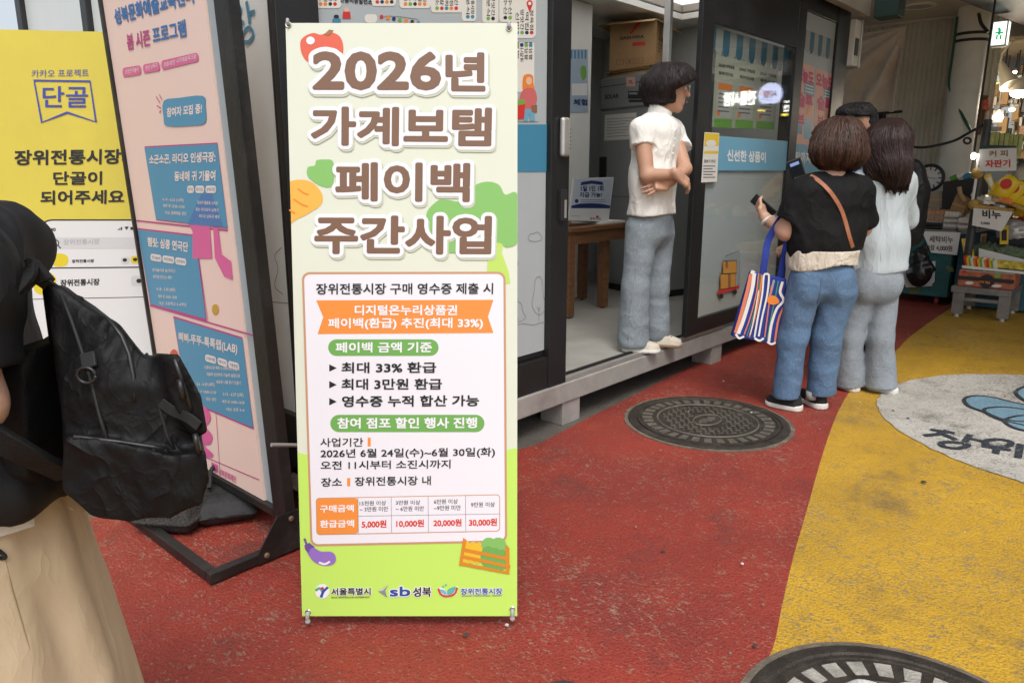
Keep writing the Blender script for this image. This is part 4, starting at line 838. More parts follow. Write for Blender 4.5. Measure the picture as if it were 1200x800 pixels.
# panel quad in board units: the outline follows the photographed edges
e = {k: pb.px(*p) for k, p in dict(tl=(118, 0), tr=(238, 0), br=(310, 590), bl=(232, 541)).items()}
aL, aR = e['tl'][0], (e['tr'][0] + e['br'][0]) / 2
ztop = 2.02; zbot_ = (e['br'][1] + e['bl'][1]) / 2
pnl = MB(); sk = (e['tr'][0] - e['br'][0]) / (e['tr'][1] - e['br'][1])
def bq(a, c, off=0.0): return pb.O + pb.u * (a + 0 * c) + pb.v * c + pb.n * off
aL = (pb.px(118, 0)[0] + pb.px(185, 415)[0]) / 2
pnl.prism([bq(aL, zbot_, -.012), bq(aR, zbot_, -.012), bq(aR, ztop, -.012), bq(aL, ztop, -.012)], nb * .011, M_PK); pnl.build('poster_panel', kb)
XW = .055
fb = MB()
def bbar(a0, c0, a1, c1, dep=.04):
    fb.prism([bq(a0, c0, -.03), bq(a1, c0, -.03), bq(a1, c1, -.03), bq(a0, c1, -.03)], nb * dep, M_BLACKM)
apost = pb.px(272, 0)[0]; apost = (apost + pb.px(338, 620)[0]) / 2; PWD = .082
bbar(apost - PWD, .035, apost, 2.10); bbar(aL - .02, .035, aL - .001, 2.10); bbar(aL - .001, zbot_ - .033, apost - PWD, zbot_ - .002); bbar(aL - .001, ztop + .002, apost - PWD, ztop + .035)
fb.build('frame', kb, .003)
b = MB(); b.prism([bq(aR + .002, zbot_, -.02), bq(apost - PWD - .002, zbot_, -.02), bq(apost - PWD - .002, ztop, -.02), bq(aR + .002, ztop, -.02)], nb * .01, mat('board_side_strip', (.33, .40, .42), .35)); b.build('side_strip', kb)
yn, yf2 = 2.253 * sH, 3.061 * sH; xfr = .988 * sH; xbk = 1.30 * sH + .30
b = MB()
for y in (yn, yf2 - .035): b.box((xfr, y - .0, .012), (xbk, y + .035, .046), M_BLACKM)
b.box((xfr, yn + .036, .0125), (xfr + .035, yf2 - .036, .0455), M_BLACKM); b.box((xbk - .035, yn + .036, .0125), (xbk, yf2 - .036, .0455), M_BLACKM)
b.build('base_frame', kb, .003)
for y in (yn, yf2 - .035):
    b = MB(); yy = y - .006; b.prism([(XB - .13, yy, .014), (XB + .13, yy, .014), (XB + .13, yy, .05), (XB + .05, yy, .16), (XB - .05, yy, .16), (XB - .13, yy, .05)], (0, .0055, 0), M_BLACKM); b.build('gusset_plate', kb, .001)
    b = MB()
    for x, z in ((XB - .10, .038), (XB + .10, .038), (XB, .135)): b.lathe((x, yy - .0005, z), [(.010, 0), (.010, .004), (.006, .007)], mat('brass_bolt', (.28, .19, .12), .45, .6), 10, (0, -1, 0))
    b.build('bolts', kb)
for x, y in ((xfr + .017, yn + .017), (xfr + .017, yf2 - .017), (xbk - .017, yn + .017), (xbk - .017, yf2 - .017)):
    b = MB(); b.cyl((x, y, 0), (x, y, .012), .014, M_INK, 12); b.build('foot', kb)
b = MB(); b.tube([(XB + .06, yn + .05, .10), (XB + .32, yn + .09, .075)], .008, M_ALU, 8); b.tube([gy(318, 521, YF - .35), gy(360, 521.5, YF - .35)], .006, M_ALU, 8); b.build('brace_tube', kb, smooth=True)
# poster artwork
pt = lambda *a, **k: pb.text(*a, **k)
pt('성북문화예술교육센터', (136, 30), (228, 4), 19, M_PTX, 3, .035, skew=-3)
pt('봄 시즌', (150, 59.5), (177, 54), 19, M_PMAG, 3, .03, skew=-2); pt('프로그램', (180, 51.5), (219, 43), 19, M_PTX, 3, .03, skew=-2)
for q, tq_ in (([(143.5, 80), (165, 76.5), (166, 87.5), (144.5, 91)], '초등연극놀이'), ([(167.5, 76), (187, 72.5), (188, 83), (168.5, 86.5)], '청년 낭독극'), ([(189, 71.5), (232, 61.5), (233.5, 72), (190, 82.5)], '초등/성인 시각예술워크숍')):
    pb.rr(0, 0, 0, 0, M_HOT, 2, .025, quad=q); pt(tq_, (q[3][0] + 2.5, q[3][1] - 3.4), (q[2][0] - 3, q[2][1] - 3.4), 5.8, M_PW, 3, .012)
pb.poly([(192, 118.5), (210, 115), (238, 112.5), (241, 125), (241, 144), (225, 147.5), (196, 148), (192, 138)], M_PB, 2, 3); pt('참여자 모집 중!', (196, 137.5), (237, 133), 11, M_PW, 3, .03)
for p in ([(187, 111), (190, 117)], [(183, 113), (188, 121)], [(184, 124), (189, 127)], [(187, 132), (189, 130)]): pb.line(p, .004, M_PMAG, 2)
pb.poly([(169.5, 171.6), (254.8, 167.2), (267, 268), (183, 258)], M_PMAG, 1); pb.poly([(169.5, 173.2), (254.9, 168.8), (267, 267), (183, 257)], M_PB, 2)
pt('소곤소곤, 라디오 인생극장:', (175.5, 193), (253, 190.5), 11.5, M_PW, 4, .03); pt('동네에 귀 기울여', (205, 212.5), (253, 212), 11.5, M_PW, 4, .03)
pb.poly([(236, 228), (248, 226), (262, 266), (220, 263)], M_PBD, 3)
for x0, x1, w_ in ((220, 228, '연극'), (229.5, 240, '라디오'), (241.5, 254, '성북구민')): pb.rr(x0, 217.6, x1, 226.2, M_PW, 4, .02); pt(w_, (x0 + 1.2, 224.2), (x1 - 1.2, 224.2), 4.4, M_PB, 5, .01)
def mini(rows, m=M_PW):
    for t_, x0, x1, y, h_ in rows: pt(t_, (x0, y), (x1, y + (x1 - x0) * .06), h_, m, 4, .01)
mini([('4.14 - 6.23 (10회)', 191, 216, 236, 4.6), ('매주 화 10:30~12:30', 192, 217, 243, 4), ('대상: 공예예술 성인', 194, 219, 251, 4), ('일상의 물음표 소리로', 232, 256, 239, 4), ('듣는 라디오극 낭독가', 230, 257, 247, 4), ('라디오 낭독극 제작', 234, 258, 255, 4)])
pb.line([(160, 258.5), (267, 270)], .006, M_PMAG, 1)
pb.poly([(221, 262), (246, 264), (249, 303), (226, 303), (226, 271)], M_HOT, 2); pb.poly([(250, 266), (256, 267), (260, 298), (271, 306), (273, 328), (263, 324), (252, 302)], M_HOT, 2)
pb.poly([(161, 267), (229.5, 275), (242.5, 376.5), (176.5, 357.5)], M_PMAG, 1); pb.poly([(161.5, 269), (229, 277), (241.5, 373.5), (177, 356)], M_PB, 2); pb.poly([(229, 275), (236, 276), (234, 290), (231, 290)], M_HOT, 1)
pt('햄릿: 심쿵 연극단', (173.5, 288.5), (221, 295.5), 11, M_PW, 4, .03)
for x0, x1, y, w_ in ((177, 190, 301, '연극놀이'), (191, 205, 303, '작전예심'), (206, 219, 305.3, '공연창작')): pb.rr(0, 0, 0, 0, M_PW, 4, .02, quad=[(x0, y - 4), (x1, y - 2), (x1, y + 6), (x0, y + 4)]); pt(w_, (x0 + 1.5, y + 2.2), (x1 - 1.5, y + 4), 4.2, M_PB, 5, .01)
mini([('연극놀이로 놀이하고', 179, 206, 318, 4), ('뮤지컬 만드는 재미', 180, 202, 326, 4), ('4.18 - 5.30 (8회)', 184, 206, 341, 5), ('매주 토 10:00~12:00', 186, 208, 349, 4), ('대상: 초등학교 3~6학년', 187, 219, 357, 4)])
pb.line([(176, 358), (304, 395)], .006, M_PMAG, 1); pb.line([(229.5, 277), (244, 377)], .003, M_PMAG, 1); pb.line([(253, 480), (258, 556)], .003, M_PMAG, 1)
pb.poly([(203, 370), (284, 395), (297.5, 503), (219, 470)], M_PMAG, 1); pb.poly([(204, 372.5), (284.5, 397), (297, 501), (219.5, 468)], M_PB, 2)
pt('삐삐-뚜뚜-톡톡랩(LAB)', (210, 401), (278.5, 416.5), 13, M_PW, 4, .02)
for x0, x1, y, w_ in ((241, 254, 418.5, '드론비행'), (255.5, 267, 422.3, '메이커'), (268, 281, 426, '기술융합')): pb.rr(0, 0, 0, 0, M_PW, 4, .02, quad=[(x0, y - 4), (x1, y - .4), (x1, y + 8), (x0, y + 4)]); pt(w_, (x0 + 1.5, y + 2.4), (x1 - 1.5, y + 5.4), 4.2, M_PB, 5, .01)
mini([('드론보드와 똑똑 스크래치로 만들며', 240, 281, 432, 4), ('예술적 상상력과 기술적 실험으로', 243, 282, 440, 4), ('새로운 나를 찾기 만들기', 254, 283, 449, 4), ('5.6 - 6.30 (8회)', 231, 252, 452, 5), ('매주 수 10:00~21:30', 229, 254, 460, 4), ('대상: 성인', 242, 254, 469, 4), ('5.15 - 6.27 (2회)', 262, 286, 464, 5), ('매주 토 14:00~16:00', 261, 287, 472, 4), ('대상: 초등 3~6', 266, 287, 481, 4)])
pb.ell(252.5, 362.5, 3.8, 6.2, M_YD, 2); pb.ell(204, 418, 5, 9, M_RD, 2)
pb.poly([(229, 472), (244, 480), (247, 492), (242, 500), (249, 510), (247, 520), (240, 522), (250, 532), (246, 536), (232, 528), (226, 500)], M_HOT, 2, 4)
pb.line([(233, 532), (304, 562)], .004, M_PMAG, 1); pt('성북문화재단', (257, 556), (277, 566), 8, M_HOT, 3, .015); pb.poly([(248, 541), (255, 544), (256, 553), (249, 550)], M_HOT, 3)
pb.build('poster_artwork', kb)
# ------------------------------------------------------------------ yellow board behind it
DY = 3.2 * .985
nyd = FW * math.cos(R(8)) + RT * math.sin(R(8)) * -1; uy = np.cross(nyd, ZV); uy /= np.linalg.norm(uy)
nyv = -np.cross(uy, ZV) * -1
Oy = gk(90, 300, DY); 
yb = thing('sign_board', 'yellow and white market sign board behind the pink programme board', 'sign board', (Oy[0], Oy[1], 0))
M_YB = mat('board_yellow', (.66, .56, .075), .5, 0, .05, 3, dirt=.12); M_BLUEP = mat('ultramarine_ink', (.055, .075, .36), .5)
yp = Print(Oy, uy, ZV)
c1, c2 = yp.px(-150, 31), yp.px(215, 33)
b = MB(); b.prism([yp.w(c1[0], -Oy[2] + .02, -3), yp.w(c2[0], -Oy[2] + .02, -3), yp.w(c2[0], c1[1], -3), yp.w(c1[0], c1[1], -3)], -yp.n * .012, M_YB); b.build('panel', yb)
b = MB(); zz = -Oy[2]
for a in (c1[0] + .05, c2[0] - .09): b.prism([yp.w(a, zz, -28), yp.w(a + .04, zz, -28), yp.w(a + .04, zz + .03, -28), yp.w(a, zz + .03, -28)], -yp.n * .3, M_BLACKM)
b.build('foot', yb)
yp.text('카카오 프로젝트', (37, 91), (104, 90), 9, M_BLUEP, 2, .0)
yp.line([(40, 94.5), (105.5, 95.5), (112.5, 143), (79, 132), (49, 143.5)], .009, M_BLUEP, 2, True); yp.text('단골', (50, 126), (103, 126), 25, M_BLUEP, 2, .012)
yp.text('장위전통시장의', (17, 194), (160, 192), 18, M_INK, 2, .026); yp.text('단골이', (62.5, 217), (119.5, 216.5), 16, M_INK, 2, .026); yp.text('되어주세요', (47.5, 240), (145.5, 238.5), 16.5, M_INK, 2, .026)
M_UI = mat('screen_white', (.72, .73, .72), .4); M_UIG = mat('screen_grey', (.60, .61, .61), .4); M_YDOT = mat('app_yellow', (.72, .58, .03), .4)
yp.rr(43.5, 257, 280, 420, M_INK, 1, .06); yp.rr(45.3, 258.8, 279, 420, M_UI, 2, .055); yp.rect(-40, 314.5, 214, 440, M_UI, 3)
yp.line([(-40, 315), (214, 312.5)], .005, M_INK, 4); yp.line([(-40, 352), (214, 347)], .003, M_INK, 4)
yp.text('9:40', (54.5, 271), (65.5, 271), 4, M_INK, 4, .03); yp.rr(56.5, 278, 200, 291.5, M_UIG, 3, .02); yp.line([(61.5, 283), (65.5, 281), (69, 283.5), (68, 287), (64, 288)], .004, M_INK, 4, True, 4); yp.line([(68, 287.5), (71.5, 291)], .005, M_INK, 4); yp.text('장위전통시장', (74.5, 287), (117, 286), 6.5, mat('ui_grey_text', (.40, .41, .41), .5), 4, .01)
yp.rr(60, 297, 80.5, 312.6, M_YDOT, 3, .03); yp.text('장위전통시장', (84.5, 308), (110.5, 307.5), 4, M_INK, 4, .03); yp.rr(142, 301, 152, 309, M_UIG, 4, .01); yp.rr(153.5, 300, 164, 308.5, M_YDOT, 4, .01); yp.ell(146.5, 304.6, 2.6, 2, M_INK, 5); yp.ell(158.6, 304, 2.6, 2, M_INK, 5)
for k in range(3): yp.rect(138 + k * 2, 268.5 - k * 1.3, 139.3 + k * 2, 269.5, M_INK, 4)
yp.poly([(146, 265.5), (151, 265.5), (148.5, 269.5)], M_INK, 4); yp.rect(153, 266, 158, 269.3, M_INK, 4)
yp.rr(40, 320, 66, 345, M_YDOT, 4, .03); yp.text('장위전통시장', (71, 335.5), (117, 334), 8, M_INK, 5, .03); yp.rr(154, 323, 172, 335, M_UIG, 4, .01); yp.ell(163, 329, 3, 2.6, M_INK, 5)
yp.build('printed_artwork', yb)
# ------------------------------------------------------------------ sandbags on the base frame
M_SBAG = mat('dusty_black_canvas', (.034, .032, .029), .9, 0, .9, 140, .8, 150, dirt=.35); M_SBAG2 = mat('black_canvas', (.016, .016, .017), .7, 0, .4, 12, .4, 60)
def sandbag(px_c, size, rot, label, m, seed, tilt=0.0):
    c = gz(*px_c, .03); t = thing('sandbag', label, 'sandbag', (c[0], c[1], 0), rot, 'sandbags weighting the board base')
    def fn(P):
        a = np.abs(P[0]) / size[0]; e = np.abs(P[1]) / size[1]; r = np.maximum(a, e)
        th = size[2] * np.clip(1 - r ** 3.2, 0, 1) ** .6 + .006
        zc = .012 + size[2] * .8 + tilt * P[0]
        f = np.abs(P[2] - zc) - th + .010 * fold(P, (18, 18, 18), seed, 3)
        return np.maximum(f, rbox(P, (0, 0, .08), (size[0] + .012, size[1] + .012, .3), .02)) * .6
    sdf('bag', fn, (-size[0] - .04, -size[1] - .04, -.03), (size[0] + .04, size[1] + .04, size[2] * 2 + .13), .006, m, t)
    b = MB(); b.tube(smooth_open([Vector(c) + Vector(q) for q in ((-.07, .0, size[2] * 1.9), (-.03, .05, size[2] * 1.9 + .05), (.03, .07, size[2] * 1.9 + .05), (.07, .03, size[2] * 1.9))], 6), .009, M_SBAG2, 8); b.build('strap', t, smooth=True)
    return t
sandbag((212, 604), (.125, .105, .062), R(35), 'dusty grey-speckled sandbag lying over the front rail of the board base', M_SBAG, 4, .0)
sandbag((268, 592), (.14, .10, .05), R(60), 'plain black sandbag under the bottom rail of the pink poster', M_SBAG2, 9, .0)
# ------------------------------------------------------------------ arcade around the booth: ceiling, wall, column, curtain
M_SOFF = mat('beige_ceiling', (.62, .55, .46), .7, 0, .08, 2, dirt=.2)
M_CORR = mat('corrugated_beige', (.62, .595, .49), .6, 0, .08, 3, dirt=.25)
M_COL = mat('grey_column_paint', (.74, .73, .66), .6, 0, .06, 3, dirt=.2)
M_TARP = mat('beige_tarpaulin', (.55, .465, .375), .7, 0, .12, 4, .08, 30)
M_PURB = mat('dark_purple_panel', (.045, .028, .032), .5, 0, .2, 3)
M_SLAT = mat('warm_ceiling_slats', (.34, .27, .17), .6, 0, .15, 5)
M_SHOPD = mat('dark_shop_interior', (.22, .21, .18), .7, 0, .4, 2)
M_KRAFT = mat('cardboard', (.38, .235, .105), .75, 0, .12, 6, .1, 60)
M_KRAFTL = mat('cardboard_inner', (.50, .34, .17), .75, 0, .1, 6)
XW_ = 9.6; zs = gx(1090, 22, XW_)[2]
b = MB(); b.box((4.5, -7.5, zs), (16, YF - .3, zs + .12), M_SOFF); b.box((X1 + .3, YF - .299, zs), (16, 7, zs + .12), M_SOFF); struct(b.build('arcade_ceiling'))
b = MB(); ycw0 = gx(1119, 90, XW_)[1]; amp = .018; pts = []
n = 150
for k in range(n + 1):
    y = ycw0 - .4 + (5.5 - ycw0 + .4) * k / n * 1.0; pts.append((XW_ + (amp if k % 2 else -amp * .2), y))
vs = [(x, y, 0) for x, y in pts] + [(x, y, zs - .002) for x, y in pts]; b.add(vs, [(i, i + 1, n + 2 + i, n + 1 + i) for i in range(n)], M_CORR)
tag(b.build('corrugated_wall'), 'beige corrugated sheet wall closing the arcade behind the curtain', 'wall')
# ceiling joint lines and a round ceiling lamp
b = MB(); p1, p2 = gx(1062, 28, XW_ - .05), gx(1121, 18, XW_ - .05)
b.box((XW_ - .06, p2[1], zs - .03), (XW_ - .022, 5, zs - .003), M_SOFF); tag(b.build('ceiling_trim'), 'thin beige trim where the corrugated wall meets the ceiling', 'trim')
cl = gz(1077, 8, zs - .012); t = thing('ceiling_lamp', 'round recessed lamp in the beige arcade ceiling', 'ceiling lamp', cl)
b = MB(); b.lathe(cl, [(.16, .010), (.16, -.004), (.13, -.008), (.125, .0)], M_COL, 32); b.build('trim_ring', t, smooth=True)
b = MB(); b.lathe(cl, [(.122, .004), (.122, -.002), (.001, -.003)], mat('lamp_glass', (.42, .38, .31), .35), 32); b.build('diffuser', t, smooth=True)
# column
XC = 9.25; ca, cb = gx(1112, 90, XC), gx(1153, 90, XC); cyc = (ca[1] + cb[1]) / 2; crd = abs(ca[1] - cb[1]) / 2 * .93
t = thing('round_column', 'thick round pale grey column with dark strap bands and a green cable', 'column', (XC, cyc, 0))
b = MB(); b.lathe((XC, cyc, 0), [(crd, 0), (crd, zs - .001)], M_COL, 48); b.build('shaft', t, smooth=True)
for yy in (38, 46):
    z = gx(1140, yy, XC - crd)[2]; b = MB(); b.lathe((XC, cyc, z), [(crd + .001, -.014), (crd + .006, -.014), (crd + .006, .014), (crd + .001, .014)], M_INK, 48); b.build('strap_band', t, smooth=True)
M_GCAB = mat('green_cable', (.015, .10, .05), .5); b = MB()
cpts = [gx(*p, XC - crd * f) for p, f in (((1122, 20), .55), ((1117, 60), .55), ((1112, 96), .5), ((1117, 112), .7), ((1126, 132), .95), ((1138, 154), 1.02))]
b.tube(smooth_open(cpts, 5), .014, M_GCAB, 8); tag(b.build('green_cable', smooth=True), 'green cable running down the round column', 'cable')
b = MB(); b.tube(smooth_open([gx(1147, 16, XC - crd - .03), gx(1150, 28, XC - crd - .06), gx(1158, 38, XC - crd - .08)], 5), .016, M_INK, 8); tag(b.build('black_cable', smooth=True), 'short black cable from the ceiling to the exit sign', 'cable')
# exit sign
ex = gx(1165, 41, 8.9); EXS = .62; t = thing('exit_sign', 'lit white emergency exit sign with a green running man, by the column', 'exit sign', ex, R(-12))
b = MB(); b.box(ex + (-.09, -.19, -.16), ex + (.09, .03, .16), M_COL); b.build('case', t, .02)
M_EXL = mat('exit_light', (.8, .85, .8), .4, emit=(.85, 1, .88), estr=1.2); M_EXG = mat('exit_green', (.01, .35, .12), .4, emit=(.01, .5, .16), estr=.5)
b = MB(); b.box(ex + (-.097, -.17, -.14), ex + (-.0905, .01, .14), M_EXL); b.box(ex + (-.07, -.1965, -.14), ex + (.07, -.1905, .14), M_EXL); b.build('light_panel', t, .003)
b = MB()
for x_, y_, z_, dy_, dz_ in ((0, -.075, .055, .03, .03), (0, -.085, .015, .035, .07), (0, -.055, .01, .05, .018), (0, -.115, .005, .05, .018), (0, -.06, -.045, .022, .06), (0, -.11, -.05, .022, .055)): b.box(ex + (-.102, y_ - dy_ / 2, z_ - dz_ / 2), ex + (-.0975, y_ + dy_ / 2, z_ + dz_ / 2), M_EXG)
b.build('running_figure', t); t.scale = (.62, .62, .75)
# curtain: hung from a line, gathered towards the upper right corner
XT = 8.55
tl, tr, br = gx(940, 6, XT), gx(1062.5, 30, XT), gx(1049, 131.5, XT)
nu, nv = 60, 50; vs = []
for j in range(nv + 1):
    for i in range(nu + 1):
        u, v = i / nu, j / nv
        y = tl[1] * 1.02 + (tr[1] - tl[1] * 1.02) * u; y = y + (br[1] - tr[1]) * v * u
        zt_ = tr[2] + .06 * math.sin(math.pi * u) * 0 ; z = zt_ + (br[2] - zt_) * v - .03 * math.sin(math.pi * u) * (1 - v)
        ang = math.atan2(v * 1.0, (1 - u) * 1.35 + 1e-4); r_ = math.hypot(v, (1 - u))
        f = .075 * math.sin(ang * 15 + 1.3 * math.sin(ang * 4)) * min(1, r_ * 1.6) * (.4 + .6 * math.sin(min(1, r_) * math.pi * .8)) + .02 * math.sin(u * 40) * v
        vs.append((XT + f, y, z))
b = MB(); b.add(vs, [(j * (nu + 1) + i, j * (nu + 1) + i + 1, (j + 1) * (nu + 1) + i + 1, (j + 1) * (nu + 1) + i) for j in range(nv) for i in range(nu)], M_TARP)
o = b.build('hanging_curtain', smooth=True); o.modifiers.new('s', 'SOLIDIFY').thickness = .004; tag(o, 'draped beige tarpaulin curtain beside the booth corner', 'curtain')
b = MB(); b.cyl(gx(1051, 131, XT) + (0, -.05, 0), gx(960, 140, XT) + (0, .1, 0), .014, M_BLACKM, 8); tag(b.build('curtain_rod', smooth=True), 'dark rod along the bottom of the beige tarpaulin', 'rod')
b = MB(); p = gx(1030, 150, 9.2); b.box((9.15, p[1] - .05, 0), (9.25, p[1] + .06, p[2] + .25), M_BLACKM); tag(b.build('dark_post', bevel=.005), 'dark steel post below the tarpaulin curtain', 'post')
# vent unit on the booth's right end
p0, p1 = gx(1003, 78, X1 + .10), gx(1013, 24, X1 + .10); t = thing('vent_unit', 'white metal ventilation unit fixed to the booth corner', 'ventilation unit', (X1, p0[1], p0[2]))
b = MB(); yv = p0[1] + .02
b.box((X1 + .004, yv - .02, p0[2]), (X1 + .13, yv + .10, p1[2]), M_WALL); b.box((X1 + .131, yv - .035, p0[2] - .01), (X1 + .15, yv + .11, p1[2] + .01), M_ALU); b.build('case', t, .004)
b = MB(); b.box((X1 + .02, yv - .026, p0[2] + .08), (X1 + .10, yv - .0205, p0[2] + (p1[2] - p0[2]) * .6), M_INK); b.build('fan_opening', t)
# dark panel and low ceiling over the shop on the right
zb_ = zs - .16; q1, q2 = gz(1118, -2, zb_), gz(1230, 42, zb_); dv = (q2 - q1); nrm = np.array([dv[1], -dv[0], 0]); nrm /= np.linalg.norm(nrm); nrm = nrm if nrm @ RT < 0 or True else -nrm
away = -FW * 0 + np.array([-.745, -.667, 0]) * 2.5
b = MB(); b.prism([q1, q2, q2 + away, q1 + away], (0, 0, .15), M_PURB); struct(b.build('dark_ceiling_panel'))
XS = 11.6
b = MB(); b.box((XS, -7, 0), (XS + .1, cyc - crd, zs - .01), M_SHOPD); tag(b.build('shop_wall'), 'dark back wall of the lit shop on the far right', 'wall')
b = MB(); z2 = gx(1180, 70, XS)[2]; yl = gx(1150, 60, 9.9)[1]
for k in range(16): b.box((9.9 + k * .105, -6, z2), (9.9 + k * .105 + .098, yl, z2 + .03), M_SLAT)
o = b.build('shop_ceiling'); struct(o)
# ------------------------------------------------------------------ market stall
M_TEALP = mat('teal_stall_paint', (.022, .125, .125), .45, 0, .25, 6, dirt=.3)
M_TEALB = mat('blue_stall_cover', (.03, .105, .15), .6, 0, .2, 6)
M_STEEL = mat('stall_steel', (.24, .23, .215), .45, .5, .25, 10, dirt=.3)
M_PAPER = mat('white_paper', (.72, .71, .68), .7, 0, .05, 8)
M_GOLDW = mat('gilded_wood', (.42, .26, .06), .5, 0, .25, 14)
M_BAGB = mat('black_plastic', (.012, .012, .013), .22, 0, .2, 6)
M_CAST = mat('caster_red', (.30, .03, .03), .5)
M_CRATEB = mat('black_crate', (.014, .014, .014), .5)
ck = gz(1103, 358); XK = ck[0] - .04
def slab(mb, pts, X, th, m): mb.prism([gx(*p, X) for p in pts], (th, 0, 0), m)
kA, kB = gx(1036, 268, XK), gx(1119, 277, XK); zk0, zk1 = gx(1080, 346, XK)[2], gx(1080, 272, XK)[2]
t = thing('stall_cart', 'teal wheeled stall cart loaded with egg trays beside the long-haired shopper', 'cart', (XK, kB[1], 0))
b = MB(); b.box((XK, kB[1], zk0), (XK + .75, kA[1], zk1), M_TEALP); b.build('body', t, .008)
b = MB(); b.box((XK - .03, kB[1] - .02, zk1 + .001), (XK + .78, kA[1] + .02, zk1 + .03), M_STEEL); b.build('top', t, .004)
for y in (kB[1] + .10, kA[1] - .1):
    for x in (XK + .08, XK + .67):
        b = MB(); r_ = zk0 * .42; b.cyl((x, y - .015, r_), (x, y + .015, r_), r_, M_CAST, 20); b.cyl((x, y - .017, r_), (x, y + .017, r_), r_ * .6, M_STEEL, 16); b.bar((x, y, r_), (x + .02, y, zk0 - .001), .03, .05, M_STEEL); b.build('caster', t)
lf = Print((XK - .001, 0, 0), (0, -1, 0), (0, 0, 1)); M_LEAF = mat('olive_leaf_print', (.12, .16, .04), .5)
lf.ell(1072, 340, 7, 4, M_LEAF, 1, -20); lf.ell(1113, 315, 5, 3, M_LEAF, 1, 30); lf.rr(1064, 276, 1075, 280, M_PAPER, 1, .01); lf.build('leaf_decoration', t)
# signs
def paper_sign(label, quad, X, lines, holder=None, grp=None):
    c = gx(*quad[3], X); t = thing('price_sign', label, 'sign', c, 0, grp)
    b = MB(); slab(b, quad, X, .006, M_PAPER); b.build('card', t)
    p = Print((X - .001, 0, 0), (0, -1, 0), (0, 0, 1))
    for tx_, L_, R__, h_, m_, bo in lines: p.text(tx_, L_, R__, h_, m_, 1, bo)
    p.build('lettering', t); return t
paper_sign('white hand-lettered sign for laundry soap on the teal cart front', [(1080.5, 271), (1125.5, 272.5), (1121.5, 299), (1091, 296)], XK - .055, [('세탁비누', (1089, 284), (1117, 285), 8, M_INK, .02), ('2장 4,000원', (1087, 293.5), (1116, 295), 7, M_INK, .02)])
XSG = 7.75
s1 = paper_sign('white coffee vending sign with red lettering and a green top edge', [(1147.5, 175), (1191.5, 172.5), (1191, 200), (1147.5, 201)], XSG, [('커 피', (1159, 184), (1181, 183.5), 7.5, M_BROWN_P, .03), ('자판기', (1154.5, 196.5), (1184, 196), 9, M_RED_P, .035)])
b = MB(); slab(b, [(1149, 169.5), (1191, 171), (1191, 173.2), (1148, 174.4)], XSG - .008, .02, M_GREEN_D); b.build('green_strip', s1)
paper_sign('white soap price sign hanging under the gold tray', [(1141, 244), (1187, 248.5), (1174, 271), (1139, 264)], XSG, [('비누', (1151, 255.5), (1173, 257), 10, M_INK, .04), ('2,000', (1149, 263), (1160, 264), 3.5, M_INK, .04)])
# display rack posts
b = MB(); M_RACK = mat('dark_rack_metal', (.05, .05, .05), .45, .3, .3, 12)
b.tube([gx(1158, 140, XSG + .1), gx(1129.5, 330, XSG + .1)], .034, M_RACK, 10); tag(b.build('rack_post', smooth=True), 'slanting dark rack post with gold clamps, left of the coffee sign', 'post')
b = MB(); b.tube([gx(1147, 180, XSG + .06), gx(1143, 215, XSG + .06), gx(1138, 245, XSG + .06)], .012, M_PAPER, 8); tag(b.build('thin_pole', smooth=True), 'thin pale pole holding the coffee sign', 'pole')
for p in ((1145.5, 203), (1141.5, 240)):
    b = MB(); b.ball(gx(*p, XSG + .06), .05, M_GOLDW, 12, 8); tag(b.build('clamp', smooth=True), 'gold clamp on the slanting rack post, ' + ('just below the coffee sign' if p[1] < 220 else 'at the height of the gold tray'), 'clamp')
# gold tray with soaps, snack bags above
t = thing('soap_tray', 'gold edged wooden tray filled with small soaps above the soap sign', 'tray', gx(1160, 246, XSG + .05))
b = MB(); slab(b, [(1141.5, 239), (1183, 244.5), (1183, 248.5), (1141, 244.5)], XSG + .01, .03, M_GOLDW); slab(b, [(1141.5, 240), (1183, 245.5), (1183, 248.5), (1141, 244.5)], XSG + .40, .03, M_GOLDW)
for a, c in (((1141.5, 239), (1141, 244.5)), ((1183, 244.5), (1183, 248.5))):
    pa, pc = gx(*a, XSG + .04), gx(*c, XSG + .04); b.box((XSG + .041, pa[1] - .02, pc[2]), (XSG + .399, pa[1] + .02, pa[2]), M_GOLDW)
pa, pc = gx(1141.5, 245, XSG + .04), gx(1183, 249, XSG + .04); b.prism([pa, pc, pc + (.36, 0, 0), pa + (.36, 0, 0)], (0, 0, .01), M_GOLDW)
b.build('tray', t)
rs = random.Random(11); SO = [M_PAPER, M_CREAM, M_PINK_P, mat('pale_green_soap', (.45, .55, .42), .5), M_ORANGE, M_KRAFTL]
b = MB()
for k in range(46):
    u = rs.random(); x = 1143 + u * 38; p = gx(x, 241 + u * 4.4 - rs.random() * 2.0, XSG + .06 + rs.random() * .3)
    th = rs.random() * 3; b.obox((p[0], p[1], pa[2] + (pc[2] - pa[2]) * u + .04 + rs.random() * .07), (.09, .055, .03), rs.choice(SO), (math.cos(th), math.sin(th), .2), (-math.sin(th), math.cos(th), .1))
o = b.build('soaps', t, .006); o['kind'] = 'stuff'
M_SNK = mat('yellow_snack_film', (.78, .56, .02), .3, 0, .1, 20, .3, 30)
